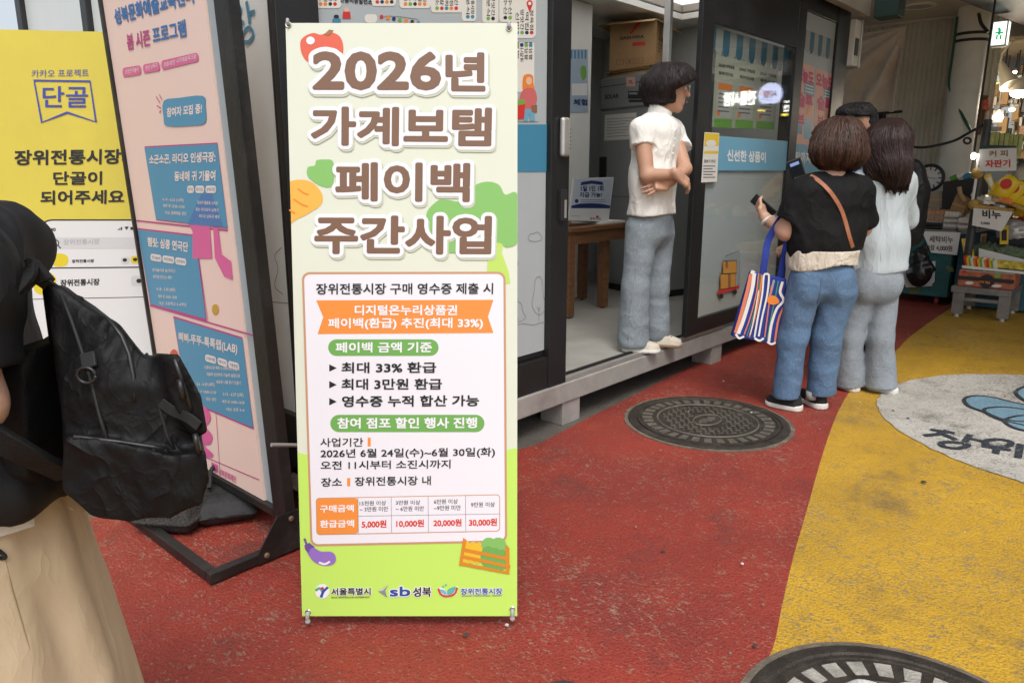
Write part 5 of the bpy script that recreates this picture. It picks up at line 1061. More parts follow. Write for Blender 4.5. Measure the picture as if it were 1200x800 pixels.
for k, (x, y, dx) in enumerate(((1176, 222, 0), (1184.5, 227, .12), (1193, 231, .24), (1201, 236, .36))):
    c = gx(x, y, XSG + .2 + dx * .4); t = thing('snack_bag', '%s yellow snack bag with red oval, leaning over the gold tray' % ('leftmost', 'second leftmost', 'third leftmost', 'rightmost')[k], 'snack bag', c, 0, 'leaning yellow snack bags')
    def fn(P, k=k): 
        a = rbox(P, (0, 0, 0), (.02, .075, .125), .015, rot=[[1, 0, 0], [0, .82, -.57], [0, .57, .82]])
        b_ = ell3(P, (0, 0, 0), (.05, .085, .13), rot=[[1, 0, 0], [0, .82, -.57], [0, .57, .82]]); return su(.02, a, b_) + .008 * fold(P, (30, 30, 30), k)
    sdf('bag', fn, (-.1, -.2, -.2), (.1, .2, .2), .011, M_SNK, t)
    b = MB(); b.lathe(c + (-.053, -.02, .05), [(.001, .002), (.045, .0), (.045, -.01)], M_RED_P, 20, (-1, 0, 0)); b.build('red_oval', t, smooth=True)
# wooden ledge, cards, crates, boxes, bottles
b = MB(); slab(b, [(1160, 227), (1200, 243), (1210, 252), (1160, 231)], XSG + .12, .4, M_GOLDW); tag(b.build('display_shelf', bevel=.005), 'sloping brown display shelf under the yellow snack bags', 'shelf')
def card(label, quad, X, m, m2=None):
    b = MB(); slab(b, quad, X, .006, m)
    if m2:
        q = np.array(quad, float); c_ = q.mean(0); slab(b, [tuple(c_ + (p - c_) * .6) for p in q], X - .002, .0015, m2)
    tag(b.build('card'), label, 'card')
card('yellow and white product card leaning between the rack post and snack bags', [(1151.5, 206), (1161, 203.5), (1166, 218), (1163, 224)], XSG + .1, M_YEL_P, M_PAPER)
card('yellow price card standing left of the striped packets', [(1126.5, 280), (1137.5, 278), (1142, 300), (1131, 306)], XSG + .1, M_YEL_P, M_CREAM)
card('brown price card hanging on the blue stall cover', [(1149.5, 274), (1156.5, 273), (1154, 291), (1148, 292)], XSG + .35, M_KRAFTL, M_BROWN_P)
card('yellow price card over the dark goods at the right edge', [(1172, 266), (1182, 264), (1181.5, 286), (1171.5, 286.5)], XSG + .1, M_YEL_P, M_INK)
b = MB(); slab(b, [(1105, 213), (1150, 208), (1150, 245), (1104, 246)], XK + .35, .35, M_CRATEB); tag(b.build('black_crate', bevel=.01), 'black plastic crate behind the slanting rack post', 'crate')
for k, (x, y, r_, m, lab) in enumerate(((1121, 208, .032, mat('green_bottle', (.10, .30, .05), .2), 'green capped bottle lying on the black crate'), (1127, 205.5, .03, M_PAPER, 'white bottle lying on the black crate'), (1136, 206, .034, M_BLUE, 'blue and white packet lying on the black crate'))):
    a, c = gx(x - 7, y + 3, XK + .4), gx(x + 6, y - 3, XK + .4); d = (c - a) / np.linalg.norm(c - a); b = MB(); L = np.linalg.norm(c - a)
    b.lathe(a, [(.001, 0), (r_, .002), (r_, L * .62), (r_ * .5, L * .78), (r_ * .4, L * .8), (r_ * .4, L), (.001, L)], m, 16, d); tag(b.build('bottle', smooth=True), lab, 'bottle')
def carton(label, quad, X, th, m, rest=None):
    t = thing('cardboard_box', label, 'box', gx(*quad[3], X)); b = MB(); slab(b, quad, X, th, m); b.build('carton', t, .004)
    q = [np.array(p, float) for p in quad]; b = MB(); a, c = (q[0] + q[3]) / 2, (q[1] + q[2]) / 2
    slab(b, [tuple(a + (q[0] - q[3]) * .05), tuple(c + (q[1] - q[2]) * .05), tuple(c - (q[1] - q[2]) * .05), tuple(a - (q[0] - q[3]) * .05)], X - .004, .0035, M_KRAFTL); b.build('tape', t)
carton('tilted brown cardboard carton leaning in front of the black crate', [(1121.5, 226), (1135, 234.5), (1128, 252), (1111, 250)], XK + .2, .3, M_KRAFT)
carton('pale cardboard box below the wall clock', [(1085, 225), (1104.5, 224), (1104, 244), (1084, 244)], XK + .45, .3, mat('pale_carton', (.36, .29, .21), .75))
carton('flat white carton under the pale cardboard box', [(1082, 244.6), (1101, 244.4), (1100.5, 251), (1081, 251)], XK + .42, .3, M_PAPER)
b = MB(); b.tube(smooth_open([gx(1124, 219, XK + .15), gx(1126, 228, XK + .15), gx(1131, 236, XK + .15)], 4), [.02] * 9, M_KRAFTL, 8); tag(b.build('wrapped_stick', smooth=True), 'pale paper-wrapped stick poking from the tilted carton', 'stick')
# clock
cc_ = gx(1089.5, 208.5, 9.0); rc = abs(gx(1089.5, 193.5, 9.0)[2] - cc_[2]) * .98
t = thing('wall_clock', 'round wall clock with black rim behind the black backpack', 'clock', cc_)
b = MB(); b.tube([cc_ + (0, rc * math.cos(u), rc * math.sin(u)) for u in [2 * math.pi * k / 40 for k in range(40)]], rc * .13, M_INK, 8, closed=True); b.build('rim', t, smooth=True)
b = MB(); b.lathe(cc_ + (.02, 0, 0), [(rc * .98, 0), (rc * .98, .02), (.001, .02)], M_PAPER, 40, (-1, 0, 0)); b.build('dial', t)
b = MB()
for k in range(12): u = k * math.pi / 6; p = cc_ + (-.002, rc * .78 * math.sin(u), rc * .78 * math.cos(u)); b.obox(p, (.003, .012, .04), M_INK, (1, 0, 0), (0, math.cos(u), -math.sin(u)))
b.build('hour_marks', t)
for u, l_ in ((R(-95), .55), (R(70), .35)): b = MB(); b.bar(cc_ + (-.004, 0, 0), cc_ + (-.004, math.sin(u) * rc * l_, math.cos(u) * rc * l_), .004, .018, M_INK, (1, 0, 0)); b.build('hand', t)
# egg trays
M_EGGB = mat('brown_egg', (.46, .245, .135), .5, 0, .12, 20); M_EGGW = mat('white_egg', (.74, .70, .63), .5, 0, .05, 20); M_PULP = mat('egg_tray_pulp', (.30, .28, .25), .85, 0, .2, 30); M_PULPB = mat('black_egg_tray', (.015, .015, .015), .5)
egg_me = {}
def egg_stack(label, x0, x1, ybase, layers, me_m, tray_m, tray_n, X, ny, nxr):
    a, c = gx(x0, ybase, X), gx(x1, ybase, X); Y0_, Y1_ = c[1], a[1]; t = thing('egg_tray', label, 'egg tray', (X, Y0_, a[2]), 0, 'egg trays on the teal cart'); z = max(zk1 + .032, 0)
    h_ = .05; Wy = Y1_ - Y0_
    for k in range(tray_n):
        b = MB(); b.box((X, Y0_, z), (X + .30, Y1_, z + .028), tray_m); b.build('tray', t, .008); z += .030
    for L in range(layers):
        b = MB(); b.box((X, Y0_, z), (X + .30, Y1_, z + .02), M_PULP)
        for i in range(0): b.cyl((X - .004, Y0_ + Wy * (i + .5) / ny, z + .018), (X + .3, Y0_ + Wy * (i + .5) / ny, z + .018), Wy / ny * .30, M_PULP, 8)
        b.build('tray', t, .003)
        for i in range(ny):
            for j in range(nxr):
                if 'm' not in egg_me or me_m not in egg_me:
                    mb = MB(); mb.ball((0, 0, 0), (.027, .027, .033), me_m, 14, 10); o = mb.build('egg', smooth=True); egg_me[me_m] = o.data; egg_me['m'] = 1; o.parent = t; PM[o] = PM[t]
                else: o = bpy.data.objects.new('egg', egg_me[me_m]); C.objects.link(o); o.parent = t
                o.location = PM[t].inverted() @ Vector((X + .03 + .26 * j / max(1, nxr - 1), Y0_ + Wy * (i + .5) / ny, z + .040))
        z += h_
    return t
egg_stack('tray of brown eggs on black trays, left end of the teal cart', 1078, 1103, 268, 2, M_EGGB, M_PULPB, 2, XK + .06, 5, 4)
egg_stack('taller stack of white egg trays on the teal cart', 1104, 1121, 268, 3, M_EGGW, M_PULP, 0, XK + .10, 4, 4)
egg_stack('low tray of white eggs by the slanting rack post', 1122.5, 1133, 269, 2, M_EGGW, M_PULP, 0, XK + .03, 3, 3)
# black plastic bag with paper hanging on the cart
c = gx(1078, 312, XK - .14); t = thing('plastic_bag', 'knotted black plastic bag hanging on the teal cart', 'plastic bag', c)
def fn(P): return su(.05, ell3(P, (0, 0, -.07), (.08, .105, .125)), ell3(P, (0, .02, .08), (.05, .07, .085)), cap(P, (0, 0, .1), (.02, -.01, .22), .04, .02), cap(P, (0, -.02, .08), (0, -.13, -.02), .025, .012)) - .026 * crease(P, (12, 12, 8), 3) 
sdf('bag', fn, (-.16, -.22, -.28), (.13, .22, .30), .010, M_BAGB, t)
b = MB(); slab(b, [(1062, 309), (1096, 306), (1095, 330), (1091, 334), (1060, 334), (1053, 330)], XK - .030, .012, M_PAPER); slab(b, [(1056, 326), (1080, 326), (1093, 335), (1062, 337)], XK - .045, .01, M_CREAM); tag(b.build('paper_sheets'), 'white paper sheets pinned behind the hanging black bag', 'paper')
# neighbouring stall: blue cover, goods, striped packets
b = MB(); y0 = gx(1122, 300, XSG + .45)[1]; z_ = gx(1150, 271, XSG + .45)[2]; b.box((XSG + .45, -3.2, .02), (XSG + 1.5, y0, z_), M_TEALB); tag(b.build('stall_counter', bevel=.01), 'blue covered stall counter behind the metal bench', 'stall')
b = MB(); slab(b, [(1120, 271.5), (1156, 267), (1215, 258), (1215, 261), (1156, 271), (1121, 276)], XSG + .40, .06, M_STEEL); tag(b.build('counter_rail', bevel=.003), 'grey steel rail along the blue stall counter', 'rail')
# bench
p1, p2 = gz(1120.5, 371), gz(1175, 376); zt_ = gz(1118, 334, .0)[2]; XBn = p1[0]; zbn = gx(1150, 337.5, XBn)[2]; ya, yb_ = gx(1116, 333, XBn)[1], gx(1186, 344, XBn)[1]
t = thing('metal_bench', 'low grey steel bench carrying the fruit carton', 'bench', (XBn, p1[1], 0))
b = MB(); b.box((XBn - .03, yb_, zbn - .055), (XBn + .62, ya, zbn), M_STEEL); b.build('top', t, .004)
for x in (XBn, XBn + .52):
    for y in (p1[1] + .0, p2[1] - .0):
        b = MB(); b.box((x - .022, y - .045, .03), (x + .022, y + .045, zbn - .056), M_STEEL); b.build('leg', t, .003)
        b = MB(); b.cyl((x, y, 0), (x, y, .03), .022, M_ALU, 12); b.build('foot', t)
b = MB(); b.box((XBn - .015, p2[1] + .046, .155), (XBn + .015, p1[1] - .046, .185), M_STEEL)
for y in (p1[1], p2[1]): b.box((XBn + .023, y - .015, .16), (XBn + .497, y + .015, .19), M_STEEL)
b.build('stretcher', t, .002)
# fruit carton on the bench
M_FRUIT = mat('fruit_carton_print', (.42, .12, .055), .6, 0, .45, 22); M_FRUITT = mat('fruit_carton_top', (.50, .46, .38), .6, 0, .25, 16)
ya, yb_ = gx(1123, 325, XBn + .03)[1], gx(1188.5, 332, XBn + .03)[1]; zc0 = zbn + .002; zc1 = zc0 + .135
t = thing('fruit_carton', 'orange fruit carton with a black stripe lying on the steel bench', 'carton', (XBn + .03, ya, zbn))
b = MB(); b.box((XBn + .03, yb_, zc0), (XBn + .36, ya, zc1), M_FRUIT); b.build('carton', t, .006)
b = MB(); b.box((XBn + .027, yb_ + .01, zc1 + .001), (XBn + .36, ya - .005, zc1 + .006), M_FRUITT); b.build('lid', t)
b = MB(); b.box((XBn + .0265, yb_ + .002, zc0 + .055), (XBn + .0295, ya - .002, zc0 + .09), M_INK); b.lathe((XBn + .029, (ya + yb_) / 2 - .01, zc0 + .06), [(.06, 0), (.06, .003), (.001, .003)], M_INK, 20, (-1, 0, 0)); b.build('black_stripe', t)
fq = Print((XBn + .0255, 0, 0), (0, -1, 0), (0, 0, 1)); fq.text('과일', (1147, 331.5), (1160, 332.6), 3, M_ORANGE, 1, .03); fq.ell(1130, 318.5, 3, 2.2, M_RED_P, 1); fq.ell(1169, 323, 4, 2.5, M_GRN_P, 1); fq.ell(1136, 331.5, 5, 1.8, M_CREAM, 1); fq.ell(1168, 335, 6, 1.6, M_CREAM, 1); fq.build('fruit_print', t)
# striped packets, leafy net, white box rim
t = thing('packet_row', 'row of striped snack packets on a white rail above the fruit carton', 'packets', gx(1140, 312, XSG - .1))
b = MB()
for k in range(14):
    x = 1133 + k * 2.6; p = gx(x, 307 + k * .35, XSG - .02); b.obox(p, (.05, .026, .11), [M_RED_P, M_YEL_P, M_GRN_P, M_CREAM, M_ORANGE][k % 5], (1, 0, .3), (0, 1, -.25 + .05 * (k % 3)))
b.build('packets', t, .004)
b = MB(); slab(b, [(1127, 311), (1215, 320), (1215, 323), (1127, 314)], XSG - .08, .03, M_PAPER); b.build('white_rail', t, .003)
b = MB(); slab(b, [(1163, 304), (1215, 309), (1215, 318), (1163, 313)], XSG - .02, .03, mat('yellow_wrappers', (.55, .43, .05), .4, 0, .6, 30)); b.build('wrappers', t)
t = thing('goods_box', 'open white carton of netted green vegetables behind the striped packets', 'carton', gx(1150, 300, XSG + .2))
b = MB(); slab(b, [(1147, 291), (1200, 304), (1215, 307), (1215, 318), (1147, 306)], XSG + .10, .01, M_PAPER); slab(b, [(1150, 288), (1215, 292), (1215, 318), (1150, 306)], XSG + .44, .005, M_PAPER); b.build('carton', t)
M_NET = mat('green_net_veg', (.11, .15, .085), .7, 0, .6, 40, .6, 60); c0 = gx(1178, 296, XSG + .27)
sdf('vegetables', lambda P: ell3(P, (0, 0, 0), (.15, .30, .085)) + .05 * fold(P, (22, 22, 22), 6, 3), (-.2, -.40, -.14), (.2, .40, .16), .014, M_NET, None, local=True).location = c0
o = C.objects[-1]; o.name = 'vegetables'; o.location = Vector(c0) - Vector(t.location); o.parent = t
t = thing('dark_garment', 'heap of dark cloth goods at the right edge of the stall', 'cloth', gx(1190, 284, XSG + .3))
sdf('cloth', lambda P: ell3(P, (0, 0, 0), (.12, .20, .07)) - .035 * crease(P, (16, 16, 16), 2), (-.18, -.28, -.14), (.18, .28, .14), .012, mat('dark_navy_cloth', (.02, .021, .03), .8), t)
t = thing('silver_packets', 'crinkled silver packets on the stall right of the soap sign', 'packets', gx(1186, 272, XSG + .25))
sdf('packets', lambda P: ell3(P, (0, 0, 0), (.07, .12, .11)) - .03 * crease(P, (20, 20, 20), 5), (-.12, -.2, -.18), (.12, .2, .18), .012, mat('silver_film', (.42, .42, .41), .3, .3), t)
# hanging packets above the coffee sign
b = MB(); b.tube([gx(1154, 156, XSG + .5), gx(1200, 160, XSG + .5)], .008, M_STEEL, 6); tag(b.build('hanging_rail', smooth=True), 'thin rail carrying the hanging packets above the coffee sign', 'rail')
M_HPK = mat('lime_packet', (.42, .45, .14), .35, 0, .3, 14, .3, 30)
for k, x in enumerate((1157, 1162.5, 1168, 1173.5, 1179, 1184.5, 1190, 1195.5)):
    c = gx(x, 165 + k * .5, XSG + .5); b = MB(); b.obox(c + (0, 0, -.02), (.03, .036, .20), M_HPK, (1, .2 * math.sin(k * 2), 0), (-.2 * math.sin(k * 2), 1, 0)); o = b.build('hanging_packet', bevel=.008); tag(o, 'narrow lime packet hanging from the rail above the coffee sign', 'packet', 'lime packets on the hanging rail')
# hanging lamps
M_LAMPW = mat('lamp_glow', (.9, .85, .75), .4, emit=(1, .86, .62), estr=16); M_LAMPC = mat('lamp_cool', (.9, .9, .85), .4, emit=(1, .96, .86), estr=16); M_SHADE = mat('lamp_shade_white', (.55, .52, .46), .45); M_AMB = mat('lamp_amber', (.8, .5, .1), .4, emit=(1, .62, .12), estr=3)
def lamp(label, x, y, rpx, X, m, shade=True, flat=.62):
    c = gx(x, y, X); r_ = abs(gx(x + rpx * 1.15, y, X)[1] - c[1]); t = thing('hanging_lamp', label, 'lamp', c, 0, 'lit lamps of the far shop')
    b = MB(); b.ball(c, (r_, r_, r_ * flat), m, 16, 10); b.build('bulb', t, smooth=True)
    if shade: b = MB(); b.lathe(c, [(r_ * 1.08, r_ * .12), (r_ * 1.02, r_ * .35), (r_ * .6, r_ * .9), (r_ * .25, r_ * 1.2), (r_ * .2, r_ * 1.6), (.001, r_ * 1.62)], M_SHADE, 20); b.build('shade', t, smooth=True)
    if rpx > 4.5:
        pl = bpy.data.lights.new('lamp_light', 'POINT'); pl.energy = 14 if rpx > 8 else 8; pl.color = (1, .86, .66); pl.shadow_soft_size = .06; lo_ = bpy.data.objects.new('lamp_light', pl); C.objects.link(lo_); lo_.parent = t; lo_.location = (-.05, 0, -r_ * 1.3)
    b = MB(); b.tube([c + (0, 0, r_ * 1.5), (c[0], c[1], z2 - .001 if c[0] > 9.9 else zs - .002)], .008, M_INK, 6); b.build('cord', t)
lamp('small round lit lamp nearest the column, below the amber spotlight', 1158, 108, 5.4, 10.2, M_LAMPC, True, .8)
lamp('large bright warm lamp at the right edge of the shop', 1195.5, 108, 11, 10.0, M_LAMPW)
lamp('low lit lamp with tan shade above the coffee sign', 1169.5, 138, 5.6, 10.2, M_LAMPC, True, .75)
lamp('bare white bulb hanging on the slanting rack post', 1141, 183, 3.0, XSG + .0, M_LAMPC, False, 1.3)
c = gx(1180, 92, 10.0); ax_ = np.array([-.35, -.45, -.8]); ax_ /= np.linalg.norm(ax_); t = thing('spot_lamp', 'white cone spotlight with glowing amber mouth', 'lamp', c)
b = MB(); b.lathe(c - ax_ * .12, [(.04, -.08), (.05, 0), (.055, .02), (.10, .22), (.094, .215)], M_SHADE, 20, ax_); b.build('shade', t, smooth=True)
b = MB(); b.lathe(c + ax_ * .085, [(.088, 0), (.088, .008), (.001, .01)], M_AMB, 20, ax_); b.build('lens', t)
b = MB(); b.tube([c - ax_ * .2, c - ax_ * .2 + (0, 0, .1), (c[0], c[1], z2 - .002)], .012, M_SHADE, 8); b.build('stem', t)
b = MB(); b.tube([gx(1148, 104, 10.1), gx(1175, 94, 10.1), gx(1200, 86, 10.1)], .012, mat('lime_pole', (.30, .36, .10), .5), 8); tag(b.build('lamp_rail', smooth=True), 'thin green rail the shop lamps hang along', 'rail')
# wires and clutter on the shop back wall
b = MB(); b.tube(smooth_open([gx(1063, 171, 9.0), gx(1078, 173, 9.0), gx(1095, 171, 8.8), (gx(1118, 165, 8.4)), gx(1135, 156, 8.2), gx(1152, 147, 7.9)], 6), .013, M_INK, 8); tag(b.build('black_cable', smooth=True), 'black cable sagging from the wall to the rack post', 'cable')
b = MB(); b.tube([gx(1133.5 + 4 * math.cos(u), 165 + 3.4 * math.sin(u), 8.2) for u in [2 * math.pi * k / 20 for k in range(20)]], .010, M_INK, 6, closed=True); tag(b.build('cable_loop', smooth=True), 'small loop of black cable beside the column', 'cable')
b = MB(); b.tube([gx(1143, 158, 9.6), gx(1150, 120, 9.6), gx(1152, 112, 9.6)], .05, mat('brown_wood', (.16, .07, .03), .6), 8); tag(b.build('wooden_pole', smooth=True), 'brown wooden pole beside the round column', 'pole')
b = MB(); b.tube(smooth_open([gx(1154, 118, 9.5), gx(1155.5, 124, 9.5), gx(1154, 129, 9.5)], 4), .04, mat('red_net', (.50, .10, .05), .6, 0, .5, 40), 8); tag(b.build('red_bundle', smooth=True), 'red netting bundle hanging under the first lamp', 'netting')
b = MB(); slab(b, [(1189.5, 140), (1194.5, 138), (1194, 155), (1187, 156)], 9.8, .01, M_KRAFTL); o = b.build('price_tag'); tag(o, 'tan tag with dark writing hanging under the large warm lamp', 'tag')
tg = Print((9.798, 0, 0), (0, -1, 0), (0, 0, 1)); tg.text('곶감', (1189, 153), (1192.8, 153), 10, M_INK, 1, .03); tg.build('lettering', o)
b = MB(); b.tube([gx(1193, 138, 9.8), gx(1196, 112, 9.8)], .006, M_KRAFTL, 5); tag(b.build('tag_string'), 'string of the tan hanging tag', 'string')
rs = random.Random(4); MC = [M_SHADE, M_STEEL, M_BROWN_P, M_KRAFT, M_INK, M_COL, M_RACK]
t = thing('shelf_goods', 'jumble of small dim goods on shelves at the back of the shop', 'goods', (XS - .3, -1, 0)); b = MB()
for k in range(150):
    x, y = 1148 + rs.random() * 64, 76 + rs.random() * 120; p = gx(x, y, XS - .12 - rs.random() * .3); s_ = .03 + rs.random() * .1
    b.obox(p, (s_, s_ * rs.uniform(.3, 1.2), s_ * rs.uniform(.3, 1.8)), rs.choice(MC))
o = b.build('goods', t, .004); o['kind'] = 'stuff'
b = MB()
for k in range(4): b.box((XS - .4, -4, .6 + k * .55), (XS - .002, cyc - crd - .05, .63 + k * .55), M_RACK)
b.build('shelves', t)

# more goods at the right edge of the stall
rs = random.Random(21); GC = [M_RED_P, M_YEL_P, M_GRN_P, M_CREAM, M_ORANGE, M_BLUE, M_PAPER, M_BROWN_P, M_KRAFTL]
t = thing('packaged_goods', 'jumble of small bright packets crowding the blue stall counter', 'packets', gx(1180, 262, XSG + .5)); b = MB(); zc_ = gx(1150, 271, XSG + .45)[2]
for k in range(120):
    x = XSG + .5 + rs.random() * .6; y = y0 - .06 - rs.random() * 1.6; h_ = .05 + rs.random() * .10; a = rs.uniform(-.5, .5); b.obox((x, y, zc_ + h_ / 2 + .002 + rs.random() * .05), (.05 + rs.random() * .04, .05 + rs.random() * .06, h_), rs.choice(GC), (math.cos(a), math.sin(a), rs.uniform(-.3, .3)), (-math.sin(a), math.cos(a), 0))
o = b.build('packets', t, .004); o['kind'] = 'stuff'
for k, (x, y, rp, X) in enumerate(((1163, 96, 2.6, 11.0), (1186, 128, 3.4, 10.8), (1176, 118, 2.4, 11.2), (1190, 84, 2.6, 11.1))): lamp(('tiny far lamp high beside the column', 'far lamp just left of the tan hanging tag', 'tiny far lamp under the amber spotlight', 'tiny far lamp above the large warm lamp')[k], x, y, rp, X, M_LAMPW if k % 2 else M_LAMPC, True, .8)
# a lit hanging sign deeper in the market, outside the picture: it shows mirrored in the booth's glass
t = thing('lit_sign', 'dark hanging sign board with lit white letters, mirrored in the booth glass', 'sign', (11.3, -.6, 2.3))
b = MB(); b.box((11.3, -1.75, 2.05), (11.36, .15, 2.85), M_INK); b.build('board', t, .005)
M_LIT = mat('lit_letters', (.9, .9, .88), .4, emit=(1, .98, .92), estr=6); M_LITB = mat('lit_round_sign', (.5, .55, .8), .4, emit=(.62, .68, 1), estr=3); M_LITY = mat('lit_yellow_strip', (.8, .7, .1), .4, emit=(1, .8, .1), estr=4)
sp2 = Print((11.297, 0, 0), (0, -1, 0), (0, 0, 1)); sp2.LS = .003
sp2.text('전통시장', None, None, 0, M_LIT, 1, .03, uv=(np.array((.66, 2.28)), np.array((1.20, 2.28)), np.array((.66, 2.50))))
sp2.text('반찬', None, None, 0, M_LIT, 1, .03, uv=(np.array((.02, 2.16)), np.array((.22, 2.16)), np.array((.02, 2.32))))
sp2.uvpoly([(.44 + .19 * math.cos(u), 2.42 + .17 * math.sin(u)) for u in [2 * math.pi * k / 32 for k in range(32)]], M_LITB, 1); sp2.text('시장', None, None, 0, M_NAVY_P, 2, .03, uv=(np.array((.33, 2.37)), np.array((.55, 2.37)), np.array((.33, 2.48))))
sp2.uvpoly([(.06, 2.10), (.24, 2.10), (.24, 2.13), (.06, 2.13)], M_LITY, 1); sp2.uvpoly([(.5, 2.18), (.62, 2.19), (.62, 2.21), (.5, 2.2)], M_LITY, 1); sp2.build('lit_lettering', t)
b = MB()
for y in (-1.5, -.1): b.cyl((11.33, y, 2.85), (11.33, y, zs - .002), .01, M_INK, 8)
b.build('hanger', t)
# ------------------------------------------------------------------ people
def skin(name, col):
    m = mat(name, col, .5, 0, .08, 14, .06, 150); m.node_tree.nodes['Principled BSDF'].inputs['Subsurface Weight'].default_value = .12
    m.node_tree.nodes['Principled BSDF'].inputs['Subsurface Radius'].default_value = (.02, .008, .004); return m
M_SKIN = skin('skin', (.47, .265, .175)); M_SKIN2 = skin('skin_light', (.56, .335, .235)); M_SKIN3 = skin('skin_tan', (.40, .215, .135))
def hairmat(name, col):
    m = mat(name, col, .50, 0, .65, 1.0, 0, 1, stretch=(150, 150, 7), spec=.28); N, L, p = nodes_of(m)
    tc = N.new('ShaderNodeTexCoord').outputs['Object']; mp = N.new('ShaderNodeMapping'); mp.inputs['Scale'].default_value = (220, 220, 9); n = N.new('ShaderNodeTexNoise'); n.inputs['Scale'].default_value = 1; n.inputs['Detail'].default_value = 3
    L.new(tc, mp.inputs[0]); L.new(mp.outputs[0], n.inputs['Vector']); b = N.new('ShaderNodeBump'); b.inputs['Strength'].default_value = .7; b.inputs['Distance'].default_value = .004; L.new(n.outputs[0], b.inputs['Height']); L.new(b.outputs[0], p.inputs['Normal']); return m
M_HBLK = hairmat('black_hair', (.016, .011, .011)); M_HBRN = hairmat('brown_hair', (.040, .019, .012)); M_HDRK = hairmat('dark_brown_hair', (.020, .0095, .0085))
def denim(name, col, pale):
    m = mat(name, col, .85, 0, .22, 5, .25, 420, wr=((4.5, (1, 1, .8), .012), (15, (1, 1, 1.4), .003))); N, L, p = nodes_of(m)
    old = p.inputs['Base Color'].links[0].from_socket; tc = N.new('ShaderNodeTexCoord').outputs['Object']; mp = N.new('ShaderNodeMapping'); mp.inputs['Scale'].default_value = (420, 420, 60)
    n = N.new('ShaderNodeTexNoise'); n.inputs['Scale'].default_value = 1; n.inputs['Detail'].default_value = 2; L.new(tc, mp.inputs[0]); L.new(mp.outputs[0], n.inputs['Vector'])
    x = N.new('ShaderNodeMixRGB'); r = N.new('ShaderNodeValToRGB'); r.color_ramp.elements[0].position = .42; r.color_ramp.elements[1].position = .68; r.color_ramp.elements[1].color = (.55, .55, .55, 1)
    L.new(n.outputs[0], r.inputs[0]); L.new(r.outputs[0], x.inputs[0]); L.new(old, x.inputs[1]); x.inputs[2].default_value = (*pale, 1); L.new(x.outputs[0], p.inputs['Base Color']); return m
M_DENG = denim('grey_blue_denim', (.185, .225, .255), (.34, .38, .40)); M_DENB = denim('blue_denim', (.075, .145, .26), (.19, .28, .40)); M_DENL = denim('pale_grey_denim', (.22, .255, .29), (.36, .39, .42))
M_POLO = mat('white_cotton', (.82, .81, .76), .8, 0, .03, 6, .15, 500, wr=((6, (1, 1, .55), .026), (18, (1, 1, .6), .005))); M_TEE = mat('black_cotton', (.007, .007, .0075), .8, 0, .2, 6, .2, 500, spec=.25, wr=((5, (1, 1, .7), .026), (16, (1, 1, .7), .004))); M_CREAMC = mat('cream_cloth', (.62, .56, .47), .85, 0, .08, 10, .2, 300, wr=((16, (1, 1, .5), .02),)); M_NAVYC = mat('navy_cotton', (.035, .07, .17), .8, 0, .15, 6, .1, 400, wr=((7, (1, 1, .6), .03),))
M_BLOUSE = mat('pale_blue_blouse', (.47, .53, .555), .8, 0, .05, 5, .12, 300, wr=((6, (1.3, 1.3, .3), .020), (24, (1, 1, .4), .004))); N_, L_, P_ = nodes_of(M_BLOUSE)
tc_ = N_.new('ShaderNodeTexCoord').outputs['Object']; wv = N_.new('ShaderNodeTexWave'); wv.inputs['Scale'].default_value = 34; wv.inputs['Distortion'].default_value = .6; wv.bands_direction = 'X'; L_.new(tc_, wv.inputs['Vector']); mx_ = N_.new('ShaderNodeMixRGB'); rp_ = N_.new('ShaderNodeValToRGB'); rp_.color_ramp.elements[0].position = .6; rp_.color_ramp.elements[1].position = .95; rp_.color_ramp.elements[1].color = (.22, .22, .22, 1); L_.new(wv.outputs[0], rp_.inputs[0]); L_.new(rp_.outputs[0], mx_.inputs[0]); L_.new(P_.inputs['Base Color'].links[0].from_socket, mx_.inputs[1]); mx_.inputs[2].default_value = (.42, .50, .55, 1); L_.new(mx_.outputs[0], P_.inputs['Base Color'])
M_KHAKI = mat('khaki_cotton', (.50, .395, .265), .85, 0, .05, 5, .05, 400, wr=((3.5, (1.2, 1.2, .4), .015), (14, (1, 1, .6), .003))); M_NYL = mat('black_nylon', (.0045, .0045, .005), .55, 0, .2, 8, .06, 500, spec=.22, wr=((9, (1, 1, .55), .024), (26, (1, 1, .7), .004))); M_NYL2 = mat('black_ripstop', (.007, .007, .0075), .65, 0, .2, 10, .25, 420, spec=.25); M_WEB = mat('black_webbing', (.008, .008, .009), .65, 0, .2, 20, .1, 700); M_SHIRTB = mat('black_blouson', (.008, .008, .0095), .65, 0, .2, 5, .06, 300, spec=.3, wr=((4.5, (1.2, 1.2, .5), .030),)); M_ZIP = mat('black_zip', (.02, .02, .02), .35, .2)
M_SHOEC = mat('cream_suede', (.58, .53, .43), .8, 0, .12, 20, .2, 200); M_SOLEW = mat('white_sole', (.66, .65, .61), .6, 0, .06, 20); M_SOLEB = mat('tan_sole', (.22, .14, .08), .7); M_SHOEB = mat('black_canvas_shoe', (.010, .010, .011), .75, 0, .2, 30, .3, 300); M_SHOEW = mat('white_leather', (.72, .72, .71), .5, 0, .05, 15)
M_TAN = mat('tan_leather', (.34, .125, .06), .5, 0, .2, 30)
def nrm3(a): a = np.array(a, float); return a / np.linalg.norm(a)
